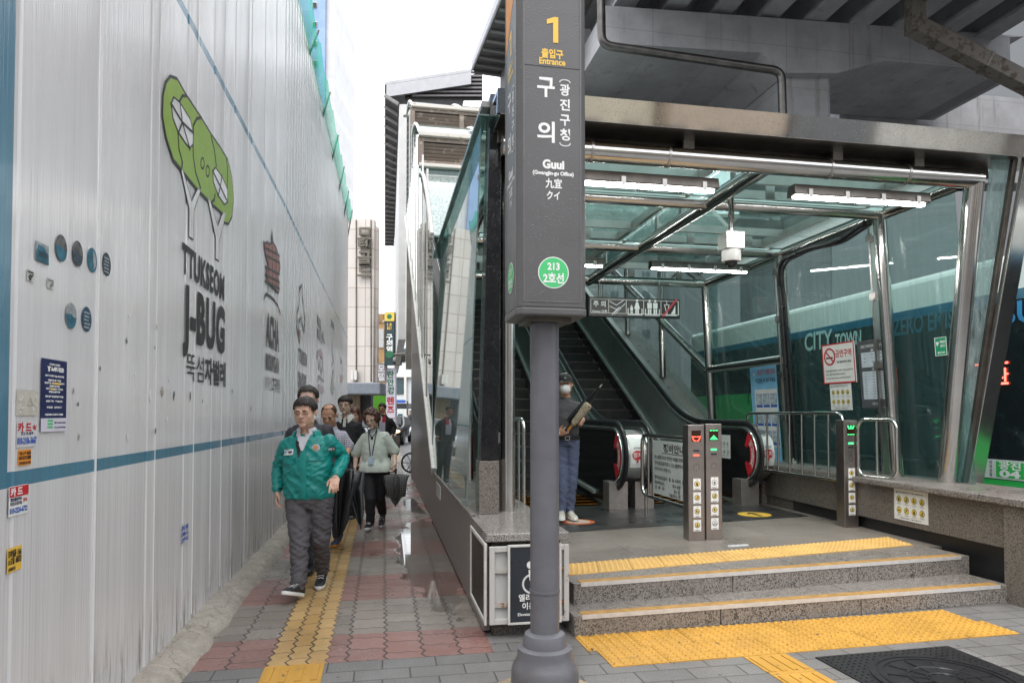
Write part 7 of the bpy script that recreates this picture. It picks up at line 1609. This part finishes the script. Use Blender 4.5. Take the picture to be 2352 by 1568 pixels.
# 4 ---- young man in the black polo
J4 = {'head': (793, 928, -.05), 'neck': (795, 956, 0), 'SL': (762, 972), 'SR': (829, 968), 'EL': (759, 1020, .05), 'WL': (763, 1060, -.1), 'ER': (834, 1018, .05), 'WR': (830, 1060, -.05), 'hem': (796, 1058), **std_legs(796, 1055, 1125, 1182, 14)}
r4, P, Hm, hs, up, tr, bd = person('young man in a black knit polo with white collar and round glasses', 10.1, 795, J4, {'name': 'knit_polo', 'mat': cloth('black knit', (.014, .013, .015), 400), 'open': 1}, {'name': 'trousers', 'mat': cloth('dark slacks', (.03, .03, .034))}, {'mat': M['black_rubber'], 'sole': M['white']}, M['skin_pale'], {'s': 1.10, 'pitch': 9, 'glasses': 'round', 'vox': .0055}, arms='short')
hair_cap(r4, Hm, hs, M['hair'], 16, -12, -36, 1.04, .008)
wc = cloth('white knit collar', (.68, .66, .60)); collar(r4, P['neck'], wc, .078, .05, 22, .11, .038, 'collar', .01, .02)
bv = bvh_of(up); n_ = P['neck']; patch(bv, ((n_.x - .018, n_.z - .15), (n_.x + .018, n_.z - .15), (n_.x + .022, n_.z - .01), (n_.x - .022, n_.z - .01)), .004).build('placket', wc, r4)
m = MB(); [m.ell((n_.x, (front(bv, n_.x, n_.z - q) or -.13) - .010, n_.z - q), .006, 8, 5) for q in (.06, .095, .13)]; m.each('button', M['black'], r4)
# 5 ---- woman with curly hair
J5 = {'head': (854, 961, -.10), 'neck': (859, 984, 0), 'SL': (832, 997), 'SR': (891, 993), 'EL': (818, 1040, .04), 'WL': (816, 1068, -.02), 'ER': (906, 1036, .04), 'WR': (907, 1064, -.06), 'hem': (862, 1080), 'HL': (847, 1082), 'HR': (878, 1082), 'KL': (850, 1145, -.12), 'KR': (872, 1142, .05), 'AL': (851, 1197, -.06), 'AR': (879, 1178, .30)}
mint = cloth('pale sage blouse', (.56, .61, .54), 600, .06)
r5, P, Hm, hs, up, tr, bd = person('woman with curly brown hair, glasses, pale sage blouse and blue lanyard', 9.2, 858, J5, {'name': 'blouse', 'mat': mint, 'sl': .98, 'loose': 1.15, 'wr': .005}, {'name': 'trousers', 'mat': cloth('black trousers', (.016, .015, .018)), 'loose': .95}, {'mat': M['black_rubber'], 'sole': M['white'], 's': .95, 'R': {'pitch': R(-35)}, 'L': {'toe': (-.1, -1, 0)}}, M['skin_pale'], {'s': 1.0, 'pitch': 20, 'yaw': -8, 'roll': -8, 'glasses': 'round', 'vox': .0055, 'handR': {'d': (0, -.4, -1), 'side': (-1, -.3, 0), 'n': (1, -.2, 0), 'curl': 1.2}}, arms='short', girth=1.12)
m = MB(); m.X = Hm
for i in range(230):
    a = rnd.uniform(0, 2 * math.pi); e = rnd.uniform(-1.05, 1.57); f = math.sin(a) < -.35
    if f and e < .62 + .25 * rnd.random(): 
        if abs(math.cos(a)) < .72 or e < -.9: continue
        e = max(e, -.85)
    d = Vector((math.cos(e) * math.cos(a) * .102, math.cos(e) * math.sin(a) * .112 + .012, math.sin(e) * .108 + .020)); r_ = rnd.uniform(.015, .026)
    m.ell(d * rnd.uniform(.93, 1.03), (r_, r_, r_ * 1.2), 8, 6)
organic(m, 'curly_hair', M['hair_brown'], r5, .007, 1, .006, (30, 30, 30))
bv = bvh_of(up); n_ = P['neck']; hz = P['hem'].z
# flared blouse skirt tiers
m = MB(); hc = (P['HL'] + P['HR']) / 2; rs = []
for z, wx, wy in ((hz + .17, .185, .150), (hz + .10, .205, .165), (hz + .10 - .004, .212, .172), (hz + .0, .228, .188), (hz - .012, .225, .185), (hz - .0, .19, .15)): rs.append([(hc.x + (wx + .008 * math.sin(7 * a)) * math.cos(a), hc.y + (wy + .008 * math.sin(9 * a + 1)) * math.sin(a), z) for a in (2 * math.pi * k / 72 for k in range(72))])
m.rings(rs); m.build('blouse_hem', mint, r5, True, ang=60)
m = MB()
for s in (-1, 1):
    pts = []
    for k in range(9): t = k / 8; x = n_.x + s * (.062 * (1 - t) + .012 * t) ; z = n_.z + .01 - .36 * t; y = front(bv, x, z); pts.append((x, (y if y is not None else -.12) - .012, z))
    m.tube(pts, .006, 6)
m.build('lanyard', M['navy_print'], r5); y = (front(bv, n_.x, n_.z - .42) or -.15) - .03
MB().box(n_.x - .035, y - .004, n_.z - .47, n_.x + .035, y, n_.z - .37).build('id_card', pm('id card', (.55, .66, .78), .3, 0, .3, 30), r5, False, .003)
m = MB(); [m.tube([(n_.x + .055 * s, (front(bv, n_.x + .05 * s, n_.z - .02) or -.08) - .012, n_.z - .005), (n_.x + .03 * s, (front(bv, n_.x + .03 * s, n_.z - .08) or -.1) - .012, n_.z - .08), (n_.x, (front(bv, n_.x, n_.z - .11) or -.1) - .012, n_.z - .11)], .005, 6) for s in (-1, 1)]; m.ell((n_.x, (front(bv, n_.x, n_.z - .12) or -.1) - .014, n_.z - .125), (.018, .008, .018), 10, 6); m.build('necklace', M['black'], r5)
# 6 ---- man in red tee and dark cardigan, further back
J6 = {'head': (878, 937), 'neck': (882, 952, 0), 'SL': (865, 962), 'SR': (901, 960), 'EL': (862, 985, .03), 'WL': (864, 1006, -.05), 'ER': (906, 980, .03), 'WR': (903, 996, -.05), 'hem': (882, 1012), **std_legs(882, 1010, 1062, 1097, 8)}
r6, P, Hm, hs, up, tr, bd = person('man in a dark cardigan and red tee walking behind the curly haired woman', 15.5, 880, J6, {'name': 'cardigan', 'mat': cloth('black cardigan', (.016, .016, .018))}, {'name': 'trousers', 'mat': cloth('dark jeans', (.03, .034, .045))}, {'mat': M['black_rubber'], 'sole': M['white']}, M['skin_tan'], {'s': .98, 'pitch': 10, 'yaw': -8, 'vox': .009}, vox=.012)
hair_cap(r6, Hm, hs, M['hair'], 26, -14, -36, 1.0, .006); bv = bvh_of(up); n_ = P['neck']
patch(bv, ((n_.x - .085, n_.z - .40), (n_.x + .055, n_.z - .40), (n_.x + .055, n_.z - .17), (n_.x - .085, n_.z - .17)), .006).build('tee', cloth('pale grey tee', (.42, .42, .52)), r6)
patch(bv, ((n_.x - .02, n_.z - .168), (n_.x + .06, n_.z - .168), (n_.x + .055, n_.z - .02), (n_.x - .02, n_.z - .06)), .006).build('tee_panel', cloth('red tee panel', (.42, .012, .03)), r6)
patch(bv, ((n_.x - .085, n_.z - .168), (n_.x - .022, n_.z - .168), (n_.x - .022, n_.z - .06), (n_.x - .05, n_.z - .02)), .006).build('tee_panel', cloth('white tee panel', (.55, .55, .58)), r6)
bagr = thing('carrier_bag', 'taupe carrier bag held by the man in the dark cardigan', 'bag', at(911, 1013, 15.4)); m = MB()
m.rings([[(wx * math.cos(R(k)), wy * math.sin(R(k)), z) for k in range(45, 405, 90)] for z, wx, wy in ((-.15, .10, .05), (-.0, .11, .07), (.13, .10, .02))]); m.build('bag', cloth('taupe bag cloth', (.13, .115, .10)), bagr); h0 = P['WR'] + Vector(r6.location) - Vector(bagr.location) + Vector((0, 0, -.07))
m = MB(); m.tube([(-.05, 0, .12), h0, (.06, 0, .12)], .006, 6); m.each('handle', M['black'], bagr)
# 7 ---- far figure, 8 ---- long-haired walker
J7 = {'head': (942, 946.5), 'neck': (942, 951), 'SL': (935.5, 954), 'SR': (948.5, 954), 'EL': (934.5, 962), 'WL': (936, 969), 'ER': (949.5, 962), 'WR': (948, 969), 'hem': (942, 972), **std_legs(942, 970, 982, 992.3, 2.6)}
r7, P, Hm, hs, up, tr, bd = person('tiny distant pedestrian dressed in black at the far end of the lane', 53.0, 942, J7, {'name': 'coat', 'mat': M['black']}, {'name': 'trousers', 'mat': M['black']}, {'mat': M['black_rubber'], 'sole': M['black_rubber']}, M['skin'], {'s': 1.1, 'vox': .02}, vox=.02)
hair_cap(r7, Hm, hs, M['hair'], 30, -2, -36)
J8 = {'head': (815, 951), 'neck': (816, 968), 'SL': (797, 981), 'SR': (836, 981), 'EL': (795, 1015, .03), 'WL': (798, 1045, -.05), 'ER': (838, 1015, .03), 'WR': (835, 1045, -.05), 'hem': (816, 1050), **std_legs(816, 1045, 1105, 1152, 9)}
r8, P, Hm, hs, up, tr, bd = person('woman with long auburn hair mostly hidden behind the young man in black', 11.6, 816, J8, {'name': 'jacket', 'mat': cloth('grey jacket', (.08, .08, .09))}, {'name': 'trousers', 'mat': cloth('dark trousers', (.03, .03, .03))}, {'mat': M['black_rubber'], 'sole': M['white']}, M['skin_pale'], {'s': 1.0, 'pitch': 5, 'vox': .009}, vox=.012)
m = MB(); m.X = Hm; m.ell((0, .02, .03), (.092, .108, .098), 18, 12); [m.tube([(q * .085, .0, .0), (q * .10, -.01, -.10), (q * .09, -.02, -.21)], [.03, .035, .02], 10) for q in (-1, 1)]; m.tube([(0, .09, 0), (0, .10, -.2)], [.08, .06], 12); organic(m, 'long_hair', hair_mat('auburn hair', (.10, .035, .016)), r8, .009, 2, .004, (40, 40, 6))
# 9 ---- masked man with umbrella at the escalator (stands on the platform)
J9 = {'head': (1297, 881, -.06), 'neck': (1299, 912, 0), 'SL': (1266, 926), 'SR': (1333, 923), 'EL': (1258, 976, .06), 'WL': (1283, 996, -.20), 'ER': (1339, 962, .06), 'WR': (1331, 972, -.24), 'hem': (1299, 1000), 'HL': (1286, 1012), 'HR': (1314, 1012), 'KL': (1290, 1100, -.03), 'KR': (1313, 1100, .0), 'AL': (1290, 1172, -.02), 'AR': (1309, 1172, .05)}
grey_t = cloth('charcoal tee', (.065, .062, .066)); r9, P, Hm, hs, up, tr, bd = person('man in a black cap and white mask standing behind the sign column', 8.0, 1298, J9, {'name': 'tee', 'mat': grey_t, 'sl': .8, 'loose': 1.06}, {'name': 'trousers', 'mat': cloth('slate blue trousers', (.085, .105, .175)), 'loose': .86, 'wr': .016}, {'mat': pm('cream trainer', (.60, .56, .48), .5), 'sole': M['white'], 's': 1.0, 'R': {'toe': (.25, -1, 0)}, 'L': {'toe': (-.1, -1, 0)}}, M['skin_tan'], {'s': 1.02, 'pitch': 3, 'mask': True, 'vox': .0055, 'brow': False, 'handR': {'d': (-.75, -.4, .35), 'side': (0, -.3, 1), 'n': (.3, -1, 0), 'curl': 1.15}, 'handL': {'d': (.6, -.5, .3), 'side': (0, -.3, 1), 'n': (-.3, -1, 0), 'curl': 1.15}}, arms='short')
hair_cap(r9, Hm, hs, M['hair'], 40, -14, -36, 1.01, .003)
m = MB(); m.X = Hm @ Matrix.Scale(hs, 4); m.rings([[(rx * math.cos(R(k)), .012 + ry * math.sin(R(k)), z) for k in range(0, 360, 12)] for z, rx, ry in ((.030, .084, .106), (.060, .084, .105), (.095, .070, .088), (.115, .046, .060), (.124, .015, .02))]); m.build('cap', cloth('black cap', (.018, .018, .02)), r9)
m = MB(); m.X = Hm @ Matrix.Scale(hs, 4); rs = []
for k in range(13): a = R(-160 + 140 * k / 12 * 1.0); ca, sa = math.cos(a), math.sin(a); rs.append([(.083 * ca, .012 + .104 * sa, .036), (.086 * ca, .012 + .104 * sa - .055 * abs(math.sin(R(180 * k / 12))), .024 - .006 * abs(math.sin(R(180 * k / 12)))), (.084 * ca, .012 + .102 * sa - .05 * abs(math.sin(R(180 * k / 12))), .019), (.080 * ca, .012 + .100 * sa, .030)])
m.rings(rs); m.build('cap_brim', M['black'], r9)
m = MB(); m.X = Hm @ Matrix.Scale(hs, 4); m.prism([(-.014, .058), (.014, .058), (0, .082)], -.098, 1, -.085); m.build('cap_badge', M['grey_print'], r9, False)
m = MB(); m.X = Hm @ Matrix.Scale(hs, 4); rs = []
for z, w, d in ((-.010, .040, -.110), (-.028, .056, -.122), (-.060, .060, -.124), (-.090, .050, -.112), (-.112, .030, -.086)): rs.append([(w * math.sin(R(k)), d + (1 - math.cos(R(k))) * .060, z) for k in range(-80, 81, 16)] + [(w * .9 * math.sin(R(k)), d + .02 + (1 - math.cos(R(k))) * .060, z) for k in range(80, -81, -16)])
m.rings(rs); [m.tube([(s * .052, -.07, z), (s * .082, .0, -.012)], .0015, 5) for s in (-1, 1) for z in (-.03, -.085)]; m.build('face_mask', cloth('white mask', (.70, .70, .70)), r9)
hc = (P['HL'] + P['HR']) / 2; bz_ = P['hem'].z; bvb = bvh_of(tr); sw = .165
m = MB(); m.rings([[(hc.x + (.152 + d) * math.cos(R(k)), hc.y + (.125 + d) * math.sin(R(k)), z) for k in range(0, 360, 10)] for z, d in ((bz_ - .045, .0), (bz_ - .045, .012), (bz_ - .005, .012), (bz_ - .005, 0))], False); m.build('belt', M['black_rubber'], r9)
m = MB(); bx0 = hc.x + .005; m.stroke([(bx0 - .025, bz_ - .045), (bx0 + .025, bz_ - .045), (bx0 + .025, bz_ - .005), (bx0 - .025, bz_ - .005)], .007, hc.y - .138, hc.y - .146, 1, True); m.build('buckle', M['steel'], r9, False)
# ================================================================ UMBRELLAS
def folded(name, label, handle, tip, r, mat, ribs=8, hstyle='hook', shaft=.10, open_=1.0, flare=.55, metal_tip=True):
    h, t = Vector(handle), Vector(tip); ax = (t - h); L = ax.length; d = ax.normalized(); u = d.orthogonal().normalized(); v = d.cross(u)
    root = thing(name, label, 'umbrella', h)
    m = MB(); rs = []
    for f, rr in ((.16, .35), (.20, 1.0), (.30, .96), (flare, .72), (.75, .42), (.90, .20), (.95, .10)):
        ring = []
        for k in range(ribs * 6):
            a = 2 * math.pi * k / (ribs * 6); q = abs(math.cos(a * ribs / 2)); dd = (.55 + .45 * q ** 1.6) * rr * r * (1 + .38 * noise.noise((math.cos(a) * 2, math.sin(a) * 2, f * 3))); ring.append(d * L * (f - (.05 * q if f < .25 else 0)) + (u * math.cos(a) + v * math.sin(a)) * dd)
        rs.append(ring)
    m.rings(rs); m.build('canopy', mat, root, True, ang=70)
    m = MB(); m.tube([d * L * .0, d * L], .006, 8); m.build('shaft', M['steel'], root)
    m = MB(); m.tube([d * L * .93, d * L * 1.0], [.011, .008], 10); m.build('ferrule', M['steel'] if metal_tip else M['black'], root)
    m = MB(); m.tube([-d * .02, d * .11], .015, 10); m.build('handle', pm('umbrella grip', (.40, .26, .10), .4) if hstyle == 'wood' else M['black_rubber'], root)
    return root
blackm = pm('wet black umbrella cloth', (.012, .012, .013), .33, 0, .3, 6, .1, 40)
hd = at(795, 1056, 7.72); folded('umbrella', 'black half folded umbrella hanging point down beside the teal jacket', hd, at(777, 1243, 7.45), .17, blackm, 8, 'wood', flare=.45, metal_tip=False)
folded('umbrella', 'second black umbrella drooping point down right of the first one', at(806, 1068, 8.3), at(829, 1214, 8.0), .13, blackm, 8, 'plain', flare=.5, metal_tip=False)
plm = plaid('black and white check cloth', (.17, .17, .17), (.012, .012, .014), 34)
folded('umbrella', 'short black and white checked folding umbrella hanging from the curly haired woman\'s hand', at(909, 1078, 9.12), at(908, 1163, 9.1), .165, plm, 6, 'plain', flare=.72, metal_tip=False)
folded('umbrella', 'long black umbrella with a silver tip held across the masked man\'s chest', at(1301, 986, 7.68), at(1383, 882, 7.6), .068, blackm, 8, 'plain', flare=.55)
fu = thing('umbrella', 'short furled umbrella with a beige printed cover held by the masked man', 'umbrella', at(1310, 981, 7.62)); fd = at(1353, 927, 7.55) - at(1310, 981, 7.62)
m = MB(); fp = [fd * f for f in (.10, .16, .30, .45, .60, .75, .88, .97, 1.0)]; m.tube(fp, [.018, .033, .036, .039, .041, .044, .047, .045, .025], 20); o = organic(m, 'cover', plaid('beige print cloth', (.40, .34, .24), (.16, .12, .08), 70), fu, .005, 1, .006, (30, 30, 30))
m = MB(); m.tube([fd * -.12, fd * .12], .014, 10); m.build('handle', pm('amber grip', (.45, .18, .04), .3), fu)
# ================================================================ BICYCLE, CAR, SCOOTERS
bk = thing('bicycle', 'small wheeled black folding bicycle with a green frame leaning by the stone wall', 'bicycle', (0, 0, 0)); YB = 17.6
c1, c2 = at(945, 1062, YB), at(1010, 1061, YB + .2); wd = (c2 - c1).normalized()
for c in (c1, c2):
    m = MB(); m.tube([c + (wd * math.cos(R(k)) + Vector((0, 0, 1)) * math.sin(R(k))) * .245 for k in range(0, 361, 12)], .026, 8, False); w = m.build('wheel', M['black_rubber'], bk)
    m = MB(); [m.tube([c, c + (wd * math.cos(R(k)) + Vector((0, 0, 1)) * math.sin(R(k))) * .23], .009, 5) for k in range(0, 360, 60)]; m.ell(c, .035, 8, 6); m.build('spokes', M['black'], w)
m = MB(); z_ = Vector((0, 0, 1)); m.tube([c1, c1 + wd * .12 + z_ * .62], .017, 8); m.tube([c1 + wd * .08 + z_ * .36, c1 + wd * .42 + z_ * .12, c2], .024, 8); m.tube([c2, c2 - wd * .18 + z_ * .42, c1 + wd * .42 + z_ * .12], .015, 8); m.tube([c2 - wd * .18 + z_ * .42, c2 - wd * .22 + z_ * .62], .014, 8); m.build('frame', pm('teal green bicycle frame', (.02, .20, .15), .35), bk)
m = MB(); m.tube([c1 + wd * .12 + z_ * .62 + Vector((0, -.25, .05)), c1 + wd * .12 + z_ * .64, c1 + wd * .12 + z_ * .62 + Vector((0, .25, .05))], .013, 8); m.build('handlebar', M['black'], bk); m = MB(); m.ell(c2 - wd * .22 + z_ * .64, (.11, .07, .03), 12, 6); m.build('saddle', M['black_rubber'], bk)
def car(label, px, Y, paint, rot=0, glow=None):
    t = thing('parked_car', label, 'car', (at(px, 950, Y).x, Y, 0), rot)
    prof = [(-2.1, .35), (-2.15, .62), (-1.95, .85), (-1.0, .98), (-.35, 1.42), (1.0, 1.45), (1.75, 1.02), (2.1, .95), (2.15, .4)]
    m = MB(); rs = []
    for x, sh in ((-.86, .93), (-.80, 1), (.80, 1), (.86, .93)): rs.append([(x * (1 if z < 1.1 else .82), y * sh, z * (1 if z < .5 else sh * .5 + .5)) for y, z in prof])
    m.rings(rs); m.build('body', paint, t, True, .05, 3, 30)
    m = MB(); m.rings([[(x * .80, y, z) for x in (-1, 1) for y, z in [(0, 0)]] for _ in ()]) if False else None
    m = MB(); m.add([(-.66, -1.0, 1.0), (.66, -1.0, 1.0), (.58, -.42, 1.40), (-.58, -.42, 1.40)], [(0, 1, 2, 3)]); m.add([(-.66, -1.03, 1.02), (.66, -1.03, 1.02), (.58, -.45, 1.42), (-.58, -.45, 1.42)], [(0, 1, 2, 3)]); m.build('windscreen', M['bus_glass'], t, False)
    for x in (-.62, .62): m = MB(); m.ell((x, -2.10, .68), (.16, .08, .08), 12, 8); m.build('headlight', glow or M['paper'], t)
    m = MB(); m.box(-.26, -2.19, .42, .26, -2.13, .54); m.build('number_plate', M['paper'], t, False)
    for x in (-.78, .78):
        for y in (-1.35, 1.35): m = MB(); m.X = Matrix.Translation((x, y, .32)) @ Matrix.Rotation(R(90), 4, 'Y'); m.lathe([(.001, -.1), (.32, -.1), (.32, .1), (.001, .1)], 20); m.build('wheel', M['black_rubber'], t)
    return t
car('black car with a lit amber headlamp behind the man in the dark cardigan', 900, 36.0, pm('black car paint', (.012, .012, .014), .12), 0, emis('warm headlamp', (1, .62, .25), 3))
car('silver grey car parked beyond the long haired woman at the lane end', 838, 29.0, pm('silver car paint', (.42, .44, .50), .25, .4), R(8))
def scooter(label, px, Y):
    t = thing('parked_scooter', label, 'scooter', (at(px, 950, Y).x, Y, 0)); m = MB()
    for y in (-.55, .6): m.X = Matrix.Translation((0, y, .26)) @ Matrix.Rotation(R(90), 4, 'Y'); m.lathe([(.16, -.05), (.26, -.05), (.26, .05), (.16, .05)], 18)
    m.each('wheel', M['black_rubber'], t); m = MB(); m.rings([[(.16 * k * math.cos(R(a)), y, z + h * math.sin(R(a))) for a in range(0, 360, 45)] for y, z, h, k in ((-.5, .6, .28, .6), (-.35, .75, .32, 1), (-.2, .45, .12, 1), (.1, .45, .12, 1), (.3, .6, .22, 1), (.7, .7, .12, .8))]); m.build('body', M['frame_white'], t)
    m = MB(); m.tube([(-.3, -.35, 1.05), (0, -.4, 1.02), (.3, -.35, 1.05)], .025, 8); m.tube([(0, -.55, .3), (0, -.4, 1.0)], .03, 8); m.build('handlebar', M['black'], t)
scooter('white scooter parked at the far kerb beside the distant pedestrian', 931, 47.0); scooter('white scooter parked further along the far kerb', 935, 53.5)
